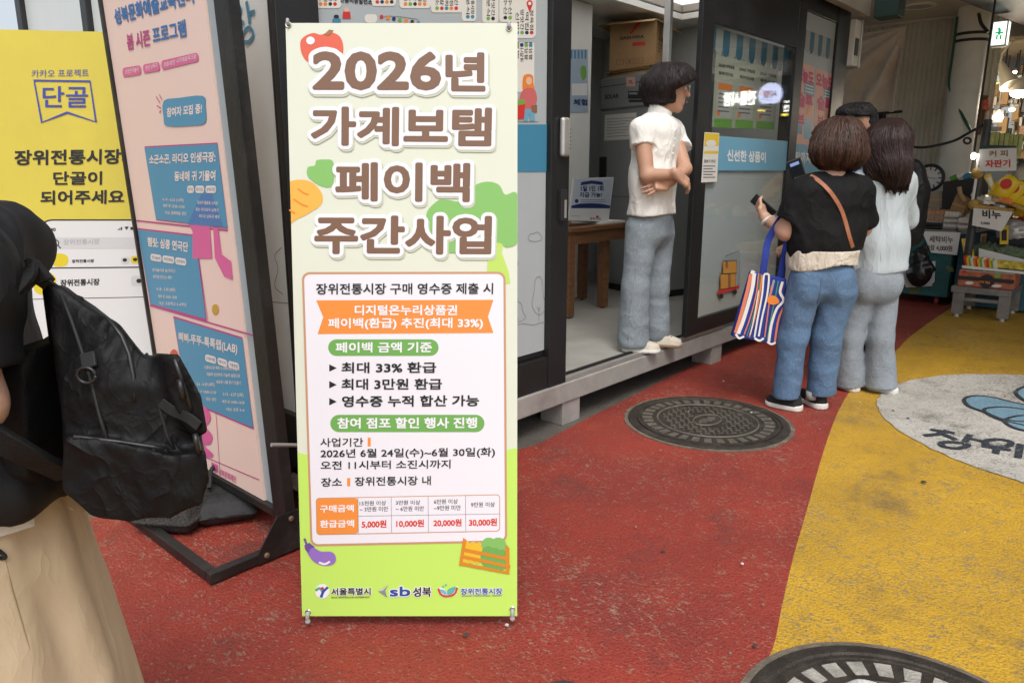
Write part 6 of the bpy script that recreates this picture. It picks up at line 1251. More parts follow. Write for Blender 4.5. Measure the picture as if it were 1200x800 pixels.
def head(P, c, f, k=1.0, tilt=0.0):
    c = np.array(c, float); f = nrm3(f); s = nrm3(np.cross((0, 0, 1), f)); z = np.cross(f, s); Rm = [f, s, z]
    def o(a, b, d): return c + (f * a + s * b + z * d) * k
    d = ell3(P, o(-.005, 0, .022), (.095 * k, .076 * k, .098 * k), Rm)
    d = su(.03 * k, d, ell3(P, o(.028, 0, -.045), (.062 * k, .058 * k, .075 * k), Rm))
    d = su(.02 * k, d, cap(P, o(-.005, .05, -.055), o(.055, .014, -.105), .022 * k, .016 * k), cap(P, o(-.005, -.05, -.055), o(.055, -.014, -.105), .022 * k, .016 * k), cap(P, o(.062, -.006, -.104), o(.062, .006, -.104), .021 * k))
    d = su(.010 * k, d, cap(P, o(.086, 0, .012), o(.106, 0, -.026), .008 * k, .013 * k)); d = su(.014 * k, d, cap(P, o(.078, -.03, .034), o(.078, .03, .034), .012 * k))
    d = su(.006 * k, d, cap(P, o(.083, -.018, -.062), o(.083, .018, -.062), .008 * k), cap(P, o(.081, -.016, -.074), o(.081, .016, -.074), .009 * k))
    for q in (-1, 1):
        e = o(.092, .031 * q, .010); d = np.maximum(d, -(np.sqrt((P[0] - e[0]) ** 2 + (P[1] - e[1]) ** 2 + (P[2] - e[2]) ** 2) - .014 * k))
        e = o(.073, .031 * q, .009); d = su(.004 * k, d, np.sqrt((P[0] - e[0]) ** 2 + (P[1] - e[1]) ** 2 + (P[2] - e[2]) ** 2) - .0145 * k)
        d = su(.006 * k, d, ell3(P, o(-.012, .078 * q, -.012), (.019 * k, .009 * k, .031 * k), Rm))
    return d
def hand(P, w, d, n, sg=1, curl=.35, k=1.0, spread=.0):
    w = np.array(w, float); d = nrm3(d); n = np.array(n, float); n = nrm3(n - d * (n @ d)); t = np.cross(d, n) * sg
    r = rbox(P, w + d * .047 * k, (.045 * k, .040 * k, .014 * k), .013 * k, rot=[d, t, n]); r = su(.02, r, cap(P, w - d * .02, w + d * .02, .024 * k, .026 * k))
    for i, (off, ln) in enumerate(((.030, .070), (.010, .078), (-.010, .073), (-.029, .056))):
        p = w + (d * .085 + t * off) * k; a = 0; rr_ = .0088 * k
        dd = nrm3(d + t * spread * (1.5 - i) * .3)
        for sgm, fr in enumerate((.45, .30, .25)):
            a += curl * (1 if sgm else .7); v = dd * math.cos(a) + n * math.sin(a); q = p + v * ln * k * fr; r = su(.006, r, cap(P, p, q, rr_, rr_ * .92)); p = q; rr_ *= .92
    a, b, c = w + (d * .018 + t * .030) * k, w + (d * .052 + t * .056 + n * .008) * k, w + (d * .080 + t * .052 + n * .024) * k
    return su(.012, r, cap(P, a, b, .014 * k, .0105 * k), cap(P, b, c, .0105 * k, .008 * k))
def shoe(par, heel, toe, width, m_up, m_sole, hgt=.075, sole=.026, name='shoe', stripe=None):
    heel = np.array(heel, float); toe = np.array(toe, float); z0 = min(heel[2], toe[2]); heel[2] = toe[2] = z0; f = nrm3(toe - heel); s = np.cross((0, 0, 1), f); L = np.linalg.norm(toe - heel); c = (heel + toe) / 2; Rm = [f, s, (0, 0, 1)]
    def prof(P):
        a = (P[0] - c[0]) * f[0] + (P[1] - c[1]) * f[1]; e = (P[0] - c[0]) * s[0] + (P[1] - c[1]) * s[1]; t = a / L + .5
        wv_ = width * (.40 + .10 * np.sin(np.clip(t, 0, 1) * math.pi * .9 + .5 - .5) + .04 * np.clip(t * 2 - 1, 0, 1)); x = np.maximum(np.abs(a) - (L / 2 - width * .42), 0)
        return np.sqrt(x * x + e * e) - wv_, t
    def up(P):
        d, t = prof(P); zt = z0 + sole + hgt * (.50 + .50 * np.clip(1.05 - t * 1.25, 0, 1)) * np.clip(1.15 - t ** 4 * .45, .3, 1)
        q = np.maximum(d + .004 + np.clip((P[2] - z0 - sole) / hgt, 0, 1.2) * width * .16, np.maximum(P[2] - zt, z0 + sole * .5 - P[2])); return q
    def so(P): d, t = prof(P); return np.maximum(d, np.maximum(P[2] - z0 - sole - .010 * np.clip(.2 - t, 0, .2) * 5, z0 + .001 - P[2]))
    lo, hi = np.minimum(heel, toe) - width, np.maximum(heel, toe) + width; lo[2] = z0 - .02; hi[2] = z0 + hgt + sole + .03
    o = sdf(name, up, lo, hi, .006, m_up, par, 3); sdf('sole', so, lo, hi, .006, m_sole, o, 2)
    b = MB()
    for k in range(3):
        t = .50 + k * .10; p = heel + f * L * t + np.array((0, 0, sole + hgt * (.72 - k * .10))); b.tube([p - s * width * .17, p + (0, 0, .006), p + s * width * .17], .004, m_sole, 6)
    lc = MB(); lc.v, lc.f, lc.m, lc.mats = [tuple(q) for q in b.v], b.f, b.m, b.mats
    me = bpy.data.meshes.new('laces'); me.from_pydata(lc.v, [], lc.f); me.materials.append(m_sole); link('laces', me, o, world=False); return o
def poly2d(x, z, pts):
    pts = np.array(pts, float); n = len(pts); d = np.full(x.shape, 1e9, np.float32); sgn = np.zeros(x.shape, bool)
    for i in range(n):
        a, b = pts[i], pts[(i + 1) % n]; e = b - a; wx, wz = x - a[0], z - a[1]; t = np.clip((wx * e[0] + wz * e[1]) / (e @ e), 0, 1)
        d = np.minimum(d, (wx - e[0] * t) ** 2 + (wz - e[1] * t) ** 2); cnd = (a[1] > z) != (b[1] > z)
        if abs(e[1]) > 1e-9: sgn ^= cnd & (x < a[0] + e[0] * (z - a[1]) / e[1])
    d = np.sqrt(d); return np.where(sgn, -d, d)
def hit(fn, fr, x, y, lo=-.4, hi=.3, off=.003):   # first point of a garment along the sight line
    ds = np.linspace(lo, hi, 240); pts = np.array([fr.J(x, y, d) for d in ds]); v = fn([pts[:, 0][:, None, None].astype(np.float32), pts[:, 1][:, None, None].astype(np.float32), pts[:, 2][:, None, None].astype(np.float32)]).ravel()
    i = np.flatnonzero(v < 0); p = pts[i[0]] if len(i) else pts[len(pts) // 2]; return p + np.array((0, -off, 0))
def ribbon(name, par, pts, wd, th, m, n=6, nor=(0, -1, 0)):
    pts = smooth_open([np.array(p, float) for p in pts], n); nor = np.array(nor, float); vs = []
    for i, p in enumerate(pts):
        d = nrm3(pts[min(i + 1, len(pts) - 1)] - pts[max(i - 1, 0)]); s = nrm3(np.cross(d, nor)); q = np.cross(s, d); vs += [p - s * wd / 2 - q * th / 2, p + s * wd / 2 - q * th / 2, p + s * wd / 2 + q * th / 2, p - s * wd / 2 + q * th / 2]
    n_ = len(pts); fs = [(4 * i + k, 4 * i + (k + 1) % 4, 4 * i + 4 + (k + 1) % 4, 4 * i + 4 + k) for i in range(n_ - 1) for k in range(4)] + [(3, 2, 1, 0), tuple(4 * n_ - 4 + k for k in range(4))]
    me = bpy.data.meshes.new(name); me.from_pydata([tuple(map(float, v)) for v in vs], [], fs); me.materials.append(m)
    bm = bmesh.new(); bm.from_mesh(me); bmesh.ops.recalc_face_normals(bm, faces=bm.faces); bm.to_mesh(me); bm.free()
    o = link(name, me, par, world=False); bv_ = o.modifiers.new('b', 'BEVEL'); bv_.width = min(wd, th) * .3; bv_.segments = 2; return o
def tubes(name, par, paths, r, m, seg=8):
    b = MB()
    for p in paths: b.tube(p, r, m, seg)
    me = bpy.data.meshes.new(name); me.from_pydata(b.v, [], b.f); me.materials.append(m); me.polygons.foreach_set('use_smooth', [True] * len(me.polygons)); return link(name, me, par, world=False)
def strands(par, fn, axis, zt, zb, mats, n=900, seed=1, wd=.0035, swirl=.25, ragged=.02, rmax=.24):
    # locks of hair laid down over a head of hair: meridians from crown to tips, thickness of a few millimetres
    rn_ = np.random.RandomState(seed); NP, NZ, NR = 96, 56, 72
    zs_ = zt + (zb - zt) * (np.linspace(0, 1, NZ) ** 1.35); ph = np.linspace(0, 2 * math.pi, NP, endpoint=False); rr_ = np.linspace(.004, rmax, NR)
    ax_ = np.array([axis(z) for z in zs_])
    X = ax_[None, :, 0:1] + np.cos(ph)[:, None, None] * rr_; Y = ax_[None, :, 1:2] + np.sin(ph)[:, None, None] * rr_; Z = np.broadcast_to(zs_[None, :, None], X.shape)
    v = fn([X.astype(np.float32), Y.astype(np.float32), Z.astype(np.float32)]); ins = v < 0
    last = NR - 1 - np.argmax(ins[:, :, ::-1], 2); rad = np.where(ins.any(2), rr_[last], 0)
    mb = [MB() for _ in mats]
    for k in range(n):
        p0 = rn_.rand() * 2 * math.pi; sw = rn_.uniform(-swirl, swirl); off = rn_.uniform(-.002, .0035); s0 = int(rn_.rand() ** 2 * NZ * .5); e0 = NZ - int(rn_.rand() ** 2.5 * NZ * .25); pts = []
        w1, w2 = rn_.uniform(3, 7), rn_.rand() * 6
        for j in range(s0, e0, 2):
            u = (j - s0) / max(1, NZ - s0); a = p0 + sw * u + .03 * math.sin(w1 * u + w2); f = a / (2 * math.pi) * NP; i0 = int(math.floor(f)); fr_ = f - i0
            ra, rb = rad[i0 % NP, j], rad[(i0 + 1) % NP, j]
            if ra <= 0 or rb <= 0: break
            r_ = ra * (1 - fr_) + rb * fr_ + off; pts.append((ax_[j, 0] + math.cos(a) * r_, ax_[j, 1] + math.sin(a) * r_, zs_[j]))
        if len(pts) < 4: continue
        if len(pts) * 2 + s0 >= NZ - 3: d_ = np.array(pts[-1]) - pts[-2]; pts.append(tuple(np.array(pts[-1]) + nrm3(d_ + np.array((0, 0, -.004))) * rn_.rand() * ragged))
        L_n = len(pts); mb[k % len(mats)].tube(pts, [wd * (.45 + .55 * math.sin(math.pi * min(.5 + i / L_n * .5, .97))) for i in range(L_n)], mats[k % len(mats)], 4)
    vs, fs, ms = [], [], []
    for i, b in enumerate(mb): o_ = len(vs); vs += b.v; fs += [tuple(x + o_ for x in f) for f in b.f]; ms += [i] * len(b.f)
    me = bpy.data.meshes.new('hair_locks'); me.from_pydata(vs, [], fs)
    for m in mats: me.materials.append(m)
    me.polygons.foreach_set('material_index', ms); me.polygons.foreach_set('use_smooth', [True] * len(fs)); return link('hair_locks', me, par, world=False)
def hair_set(name, c): return [mat(name + '_lock_%s' % s_, tuple(x * k for x in c), r_, 0, spec=.3) for s_, k, r_ in (('deep', .55, .5), ('mid', 1.0, .45), ('light', 1.65, .42), ('dull', .8, .55))]
def person(B, label, grp=None):
    fr = Frame(B); t = thing('person', label, 'person', tuple(fr.B), fr.rot, grp); return fr, t
# ---------------- staff member in the doorway
fr, t = person(gz(757, 407, ZF + .002), 'woman in white polo shirt and grey jeans with crossed arms in the booth doorway'); J = fr.J; H_ = fr.B[2]
fdir = nrm3((.87, -.50, 0)); sdir = np.array((.50, .87, 0)); tc0, tw0, th0 = J(769, 166), J(765, 212), J(763, 250)
rs_, re_, rw_ = J(752, 153, -.13), J(758, 206, -.20), J(793, 204, -.27); ls_, le_, lw_ = J(788, 153, .13), J(803, 198, -.05), J(784, 213.5, -.215)
hc = J(786, 104); hf = nrm3((.97, -.16, -.12)); nk = J(774, 133)
legs = [(J(752, 268, -.06), J(745, 335, -.09), J(742, 398, -.09)), (J(773, 268, .07), J(769, 335, .06), J(768, 388, .07))]
def torso(P, g=0.0): return su(.06, cap(P, J(769, 158), tw0, .118 + g, .112 + g, (sdir, 1.42)), cap(P, tw0, th0, .112 + g, .122 + g, (sdir, 1.35)), cap(P, rs_, ls_, .052 + g * .8))
def body(P):
    d = su(.05, torso(P, -.014), cap(P, nk, hc - np.array((.012, 0, .07)), .052, .048)); d = su(.02, d, head(P, hc, hf, .98))
    d = su(.025, d, su(.015, cap(P, rs_, re_, .050, .041), cap(P, re_, rw_, .041, .026)), su(.015, cap(P, ls_, le_, .048, .038), cap(P, le_, lw_, .037, .026)))
    d = su(.012, d, hand(P, rw_, (.62, .25, -.45), (-.25, .6, -.7), 1, .55), hand(P, lw_, (-1, -.05, -.28), (.25, .8, -.4), -1, .10, .98, .4))
    for a, b, c in legs: d = su(.05, d, cap(P, a, b, .075, .055), cap(P, b, c, .055, .042), cap(P, c, c + np.array((.05, -.02, -.045)), .04, .03))
    return d
lo_, hi_ = np.array((-.30, -.46, -.01)), np.array((.42, .34, 1.70))
sdf('body', body, lo_, hi_, .0062, M_SKIN, t, 1)
def polo(P):
    d = torso(P, .008); sl = cap(P, rs_, J(753, 175, -.15), .062, .070); sl2 = cap(P, ls_, J(799, 176, .08), .058, .062)
    d = su(.03, d, np.maximum(sl, half(P, J(753, 171, -.15), J(756, 206, -.19) - rs_)), np.maximum(sl2, half(P, J(798, 174, .08), le_ - ls_)))
    d = d - .020 * crease(P, (7, 7, 4), 2) * np.clip((1.25 - P[2]) * 3, .3, 1) - .008 * crease(P, (15, 15, 7), 5)
    d = np.maximum(d, th0[2] - .006 - P[2] + .006 * np.sin(P[0] * 20)); return np.maximum(d, -(cap(P, nk - np.array((.0, 0, .02)), nk + np.array((.03, -.01, .2)), .060)))
sh = sdf('polo_shirt', polo, (-.30, -.40, .60), (.35, .34, 1.48), .0068, M_POLO, t, 1)
def collar(P):
    ring = np.abs(cap(P, nk - np.array((.01, 0, .03)), nk + np.array((.012, -.004, .10)), .066, .058, (sdir, 1.1))) - .0045
    tilt = half(P, nk + np.array((-.0, 0, .034)), (.45, -.05, 1)); bot = -half(P, nk + np.array((0, 0, -.035)), (.40, -.05, 1)); return np.maximum(np.maximum(ring, tilt), bot)
sdf('collar', collar, nk - .14, nk + .16, .005, M_POLO, sh, 2)
for q in range(3):
    p = hit(polo, fr, 790.5 - q * 1.0, 163 + q * 8.5, -.45, .2); b = MB(); b.ball(p, (.006, .004, .006), M_CREAM, 10, 6); me = bpy.data.meshes.new('button'); me.from_pydata(b.v, [], b.f); me.materials.append(M_CREAM); link('button', me, sh, world=False)
tubes('placket', sh, [[hit(polo, fr, 788.5 - q * .12 * 8, 150 + q * 6, -.45, .2, .0005) for q in range(7)]], .0022, M_POLO, 5)
def jeans(P):
    (a, b, c), (a2, b2, c2) = legs; hip = J(763, 256)
    d = su(.04, cap(P, hip, J(763, 270), .118, .112, (sdir, 1.28)), su(.03, cap(P, a, b, .092, .078), cap(P, b, c, .078, .090)), su(.03, cap(P, a2, b2, .090, .074), cap(P, b2, c2, .074, .084)))
    d = d - .015 * crease(P, (4, 4, 6), 4) * np.clip(1.2 - np.abs(P[2] - .10) * 3, .5, 1) - .005 * crease(P, (11, 11, 14), 8)
    d = np.maximum(d, P[2] - th0[2] - .02); z1 = np.where(P[1] < -.01, .032, .036); return np.maximum(d, z1 - P[2])
jn = sdf('jeans', jeans, (-.30, -.30, .0), (.25, .32, .86), .0072, M_DENG, t, 1)
tubes('side_seam', jn, [[hit(jeans, fr, x, y, -.35, .2, .0008) for x, y in ((751, 262), (749, 285), (746, 310), (743, 335), (740, 360), (737.5, 385), (736, 398))]], .0032, M_DENL, 6)
tubes('pocket_seam', jn, [[hit(jeans, fr, x, y, -.35, .2, .0008) for x, y in ((735, 262), (741, 270), (748, 271), (752, 263))]], .0028, M_DENL, 6)
shoe(t, J(728, 408, -.09) * (1, 1, 0), J(773, 411, -.13) * (1, 1, 0), .098, M_SHOEC, M_SOLEW, .07, .024); shoe(t, J(757, 400, .06) * (1, 1, 0), J(799, 402, .0) * (1, 1, 0), .096, M_SHOEC, M_SOLEB, .07, .022)
def hairS(P):
    d = su(.06, ell3(P, J(784, 98), (.142, .122, .118)), ell3(P, J(771, 107), (.092, .112, .090)), ell3(P, J(798, 92), (.066, .086, .058)))
    d = d + .012 * fold(P, (26, 26, 5), 4, 3) - .008 * crease(P, (14, 14, 4), 6)
    a = half(P, J(800, 105.5), (.55, 0, -1)); cut = np.maximum(-half(P, J(786, 112), (-1, 0, -.25)) * -1, a) ; face = np.maximum(half(P, J(787.5, 110), (-1, 0, -.35)), -a)
    face = np.maximum(-half(P, J(787.5, 112), (1, 0, .28)), -half(P, J(802, 99.5), (.50, 0, -1)))
    d = np.maximum(d, -face); return np.maximum(d, J(770, 122.5)[2] + .04 * (P[0] - J(770, 122)[0]) - P[2] + .012 * fold(P, (40, 40, 1), 2))
hr_ = sdf('hair', hairS, hc - .24, hc + .24, .0055, M_HBLK, t, 1)
strands(hr_, hairS, lambda z: J(783, 100)[:2], J(783, 77)[2] + .006, J(770, 124)[2] - .01, hair_set('black', (.016, .0105, .0105)), 900, 1, .0036, .5, .015)
ey = hc + hf * .102 + np.array((0, 0, .012)); ss = nrm3(np.cross((0, 0, 1), hf))
ring = lambda c: [c + ss * .025 * math.cos(u) + np.array((0, 0, 1)) * .020 * math.sin(u) for u in [2 * math.pi * k / 16 for k in range(17)]]
tubes('glasses', t, [ring(ey + ss * .032), ring(ey - ss * .032), [ey + ss * .008, ey - ss * .008], [ey - ss * .057, hc - ss * .082 - hf * .01 + np.array((0, 0, .016))], [ey + ss * .057, hc + ss * .082 - hf * .01 + np.array((0, 0, .016))]], .0028, M_CHROME, 6)
for q in (-1, 1):
    e = hc + hf * .0765 + ss * .031 * .98 * q + np.array((0, 0, .0095)); b = MB(); b.ball(e, .0125, M_WHITE, 12, 8); me = bpy.data.meshes.new('eye'); me.from_pydata(b.v, [], b.f); me.materials.append(M_WHITE); eo = link('eye', me, t, world=False)
    b = MB(); b.ball(e + hf * .0085, .006, M_INK, 10, 6); me = bpy.data.meshes.new('iris'); me.from_pydata(b.v, [], b.f); me.materials.append(M_INK); link('iris', me, eo, world=False)
tubes('lips', t, [[hc + hf * .0915 - np.array((0, 0, .0665)) + ss * q for q in (-.02, -.008, 0, .008, .02)]], .0042, mat('lip_colour', (.36, .12, .09), .5), 6)
tubes('eyebrow', t, [[hc + hf * .088 + ss * q + np.array((0, 0, .034)) for q in (.012, .03, .05)], [hc + hf * .088 - ss * q + np.array((0, 0, .034)) for q in (.012, .03, .05)]], .004, M_HBLK, 6)
# ---------------- woman in the black T-shirt, seen from behind
fr, t = person(gz(938, 481), 'woman in black T-shirt and blue jeans seen from behind at the booth window'); J = fr.J; JT, frT = fr.J, fr
X_ = np.array((1, 0, 0)); tc0, tw0, th0 = J(975, 232), J(968, 275), J(963, 306)
ls_, le_, lw_ = J(941, 224, .0), J(921, 271, .02), J(899, 257, .17); rs_, re_, rw_ = J(1007, 226, .0), J(1011, 268, .12), J(938, 291, .30)
hc = J(984, 171, .03); hf = nrm3((-.45, .9, -.25)); nk = J(974, 205)
LL = ((J(941, 340), J(929, 395, .02), J(921, 462, .02)), (J(983, 340), J(968, 395, .03), J(962, 459, .05)))
def torT(P, g=0.0): return su(.07, cap(P, J(974, 228), tw0, .108 + g, .106 + g, (X_, 1.50)), cap(P, tw0, th0, .106 + g, .112 + g, (X_, 1.40)), cap(P, ls_ + (.01, 0, .005), rs_ + (-.01, 0, .005), .056 + g * .7))
def body(P):
    d = su(.05, torT(P, -.016), cap(P, nk, hc - np.array((0, .01, .05)), .056, .052)); d = su(.02, d, head(P, hc, hf, .98))
    d = su(.025, d, su(.02, cap(P, ls_, le_, .058, .050), cap(P, le_, lw_, .047, .028)), su(.02, cap(P, rs_, re_, .056, .045), cap(P, re_, rw_, .043, .027)))
    d = su(.012, d, hand(P, lw_, (-.35, .55, .70), (.75, .25, .3), 1, .45), hand(P, rw_, (-1, -.1, .05), (0, .3, -1), 1, .5))
    for a, b, c in LL: c = np.array((c[0], c[1] + .03, .085)); d = su(.05, d, cap(P, a, b, .08, .055), cap(P, b, c, .055, .032), cap(P, c, c + np.array((-.03, .05, -.03)), .026, .022))
    return d
sdf('body', body, (-.27, -.24, 0), (.46, .52, 1.56), .0072, M_SKIN2, t, 1)
def tee(P):
    d = torT(P, .010); e1, e2 = J(925, 258, .01), J(1012, 258, .08)
    s1 = np.maximum(cap(P, ls_, e1, .068, .076), half(P, J(921.5, 257.5, .01), e1 - ls_)); s2 = np.maximum(cap(P, rs_, e2, .064, .068), half(P, J(1013, 262, .08), e2 - rs_))
    d = su(.035, d, s1, s2) - .022 * crease(P, (5, 5, 4), 7) - .009 * crease(P, (12, 12, 8), 3)
    d = np.maximum(d, J(965, 299)[2] + .10 * (P[0] - .12) + .012 * np.sin(P[0] * 14 + 1) - P[2]); return np.maximum(d, -cap(P, nk, nk + np.array((0, .03, .2)), .068))
te = sdf('t_shirt', tee, (-.26, -.26, .58), (.47, .34, 1.36), .0068, M_TEE, t, 1)
def under(P):
    d = np.abs(su(.05, torT(P, -.002), cap(P, J(962, 300), J(962, 326), .104, .107, (X_, 1.38))) - .012 * crease(P, (9, 9, 4), 3) - .004) - .005
    return np.maximum(np.maximum(d, J(963, 311)[2] + .014 * np.sin(P[0] * 17) + .05 * (P[0] - .1) - P[2]), P[2] - J(963, 292)[2])
sdf('cream_undershirt', under, (-.22, -.26, .60), (.42, .32, 1.0), .006, M_CREAMC, t, 1)
def jeans(P):
    (a, b, c), (a2, b2, c2) = LL
    d = su(.05, cap(P, J(962, 312), J(962, 326), .102, .106, (X_, 1.38)), ell3(P, J(944, 334, -.02), (.084, .096, .12)), ell3(P, J(981, 334, -.02), (.084, .096, .12)))
    d = su(.016, d, su(.03, cap(P, a, b, .086, .074), cap(P, b, c, .074, .070)), su(.03, cap(P, a2, b2, .092, .077), cap(P, b2, c2, .077, .076)))
    d = d - .015 * crease(P, (4, 4, 5.5), 1) * np.clip(1.3 - np.abs(P[2] - .5) * 2.0, .5, 1) - .005 * crease(P, (11, 11, 14), 2)
    d = np.maximum(d, P[2] - J(962, 304)[2]); return np.maximum(d, J(922, 466)[2] + .05 * (P[0] + .05) - P[2])
jn = sdf('jeans', jeans, (-.24, -.28, .02), (.40, .28, .82), .0072, M_DENB, t, 1)
seam = lambda *q: [hit(jeans, fr, x, y, -.4, .2, .0006) for x, y in q]
tubes('pocket_seam', jn, [seam((926, 322), (927, 338), (938, 344), (949, 338), (949, 324), (937, 322), (926, 322)), seam((975, 324), (976, 340), (987, 345), (997, 338), (997, 324), (986, 323), (975, 324))], .0026, mat('seam_thread', (.12, .19, .29), .8), 6)
tubes('centre_seam', jn, [seam((962, 316), (962, 330), (960, 345), (957, 356))], .003, mat('seam_dark', (.05, .10, .18), .8), 6)
tubes('hem_seam', jn, [seam((907, 459), (914, 460.5), (922, 461), (930, 460.5), (936, 459)), seam((945, 456), (953, 457.5), (962, 458), (970, 457), (977, 455))], .002, mat('seam_thread', (.12, .19, .29), .8), 5)
shoe(t, J(937, 486, 0) * (1, 1, 0) + (0, -.035, .004), J(905, 473, .02) * (1, 1, 0) + (0, .09, .004), .100, M_SHOEB, M_SOLEW, .066, .030); shoe(t, J(965, 480, 0) * (1, 1, 0) + (0, -.01, .004), J(948, 468, .1) * (1, 1, 0) + (0, .14, .004), .100, M_SHOEB, M_SOLEW, .066, .030)
for x, y in ((927, 468), (951, 465)):
    a = J(x, y, .03); b = MB(); b.tube([(a[0], a[1] + .01, .055), (a[0] + .002, a[1] + .01, .10)], .029, mat('grey_sock', (.30, .29, .27), .9), 14); me = bpy.data.meshes.new('sock'); me.from_pydata(b.v, [], b.f); me.materials.append(mat('grey_sock', (.30, .29, .27), .9)); me.polygons.foreach_set('use_smooth', [True] * len(me.polygons)); link('sock', me, t, world=False)
def hairT(P):
    d = su(.07, ell3(P, J(983, 164, .02), (.128, .130, .118)), ell3(P, J(984, 182, .01), (.140, .128, .075)), ell3(P, J(972, 178, .0), (.10, .12, .075)))
    d = d + .009 * fold(P, (24, 24, 3), 2, 3) - .006 * crease(P, (18, 18, 3), 5)
    face = np.maximum(-half(P, hc + hf * .055, hf), P[2] - hc[2] - .06); d = np.maximum(d, -face)
    return np.maximum(d, J(975, 200.5)[2] + .10 * (P[0] - J(984, 200)[0]) ** 2 * 6 + .02 * (P[0] - J(984, 200)[0]) * 0 - P[2] + .012 * fold(P, (45, 45, 1), 7))
hr_ = sdf('hair', hairT, hc - .25, hc + .25, .0058, M_HBRN, t, 1)
strands(hr_, hairT, lambda z: J(983, 170, .02)[:2], J(983, 138)[2] + .01, J(975, 201)[2], hair_set('brown', (.046, .021, .013)), 1300, 2, .0036, .35, .016)
ribbon('shoulder_strap', t, [hit(tee, fr, x, y, -.4, .2, .004) for x, y in ((949, 206), (958, 211), (970, 222), (979, 234), (986, 247), (991, 262), (995, 277), (999, 290))], .020, .004, M_TAN)
wr = lw_ + np.array((-.006, .01, .012)); dv_ = nrm3((-.35, .55, .70)); b = MB(); xx = nrm3(np.cross(dv_, (0, 0, 1))); yy = np.cross(dv_, xx)
tubes('wristband', t, [[lw_ - dv_ * .012 + (xx * math.cos(u) + yy * math.sin(u)) * .033 for u in [2 * math.pi * k / 18 for k in range(19)]]], .010, M_SHOEW, 8)
ph = fr.W(lw_ + dv_ * .09 + np.array((.035, .03, .0))); tt = thing('phone', 'dark phone in the left hand of the woman in the black T-shirt', 'phone', tuple(ph), fr.rot)
ax1, ax2 = RT * -.55 + FW * .25 + ZV * .5, None; ax1 = nrm3(ax1); ax2 = nrm3(np.cross(ax1, nrm3(FW * .6 + ZV * .7))); b = MB(); b.obox(ph, (.15, .072, .009), M_INK, ax1, ax2); b.build('case', tt, .004); b = MB(); b.obox(ph + np.cross(ax1, ax2) * .0052, (.14, .064, .001), mat('dark_screen', (.015, .018, .022), .12), ax1, ax2); b.build('screen', tt)
# ---------------- tote bag on her forearm
D0 = .05
tq_ = [J(*p, D0)[[0, 2]] for p in ((879, 317), (921, 326), (912, 404), (856, 394))]
tc = fr.W(np.mean([np.array((q[0], D0, q[1])) for q in tq_], 0)); bag = thing('tote_bag', 'royal blue tote bag printed with white, coral and green cords, hanging from a forearm', 'bag', tuple(tc), fr.rot); cB = np.mean([np.array((q[0], D0, q[1])) for q in tq_], 0)
M_TOTE = mat('royal_blue_canvas', (.012, .035, .26), .75, 0, .12, 8, .25, 350); pB = [q - cB[[0, 2]] for q in tq_]
sdf('bag', lambda P: np.maximum(poly2d(P[0], P[2], pB) + .002, np.abs(P[1]) - .022) + .0015 * fold(P, (12, 12, 12), 2), (-.22, -.06, -.25), (.22, .06, .25), .0065, M_TOTE, bag, 1)
def rib2(pts): ribbon('handle', bag, [np.array(p) - cB for p in pts], .036, .005, M_TOTE)
rib2([J(894, 322, D0 - .02), J(897, 300, D0 - .02), J(901, 280, D0), le_ * .55 + lw_ * .45 + (0, -.035, .035), le_ * .55 + lw_ * .45 + (.03, -.01, .045)]); rib2([J(914, 327, D0 + .02), J(918, 305, D0), J(921, 290, D0 - .03), le_ * .72 + lw_ * .28 + (.03, -.06, -.0)])
tp = Print(fr.W(np.array((0, D0 - .0262, 0))), RT, ZV); M_CORAL = mat('coral_print', (.66, .20, .11), .6); M_SEAG = mat('sea_green_print', (.06, .22, .15), .6); M_TWHT = mat('tote_white', (.74, .72, .68), .6)
def tl_(pts, wd, m, l=2): tp.line(pts, wd, m, l, False, 5)
tl_([(880, 321), (876, 340), (868, 370), (862, 390)], .020, M_CORAL); tl_([(884, 320), (881, 340), (872, 372), (865, 391)], .020, M_TWHT, 3); tl_([(884, 320), (880, 318)], .02, M_TWHT, 3)
tl_([(889, 320), (886, 345), (879, 372), (872, 392)], .007, M_CORAL); tl_([(891, 321), (888, 345), (882, 372), (875, 394)], .006, M_SEAG, 3); tl_([(893, 322), (890, 345), (885, 370), (878, 395)], .008, M_ORANGE); tl_([(889, 340), (884, 370), (879, 392)], .006, M_TWHT, 3)
tl_([(884, 395), (888, 372), (893, 345), (895, 324), (898, 321), (901, 324), (899, 345), (893, 372), (889, 394)], .010, M_TWHT); tl_([(896, 395), (899, 372), (902, 350), (904, 335)], .007, M_CORAL, 3)
tl_([(907, 328), (904, 340), (901, 350)], .012, M_LINEP); tl_([(912, 329), (909, 345), (904, 370), (899, 398)], .008, M_SEAG); tl_([(917, 330), (914, 342), (918, 352), (910, 362), (904, 380), (901, 400)], .014, M_TWHT, 3); tl_([(918, 360), (912, 375), (908, 400)], .012, M_CORAL); tl_([(917, 333), (914, 345)], .008, M_ORANGE)
tp.poly([(899, 349), (905, 346), (911, 349), (913, 354), (907, 357), (900, 355)], M_ORANGE, 5, 4); tl_([(862, 391), (866, 396), (872, 394)], .012, M_TWHT, 3); tl_([(884, 396), (890, 399), (895, 396)], .012, M_TWHT, 3); tl_([(899, 400), (904, 403), (909, 401)], .012, M_TWHT, 3)
tp.build('cord_print', bag)
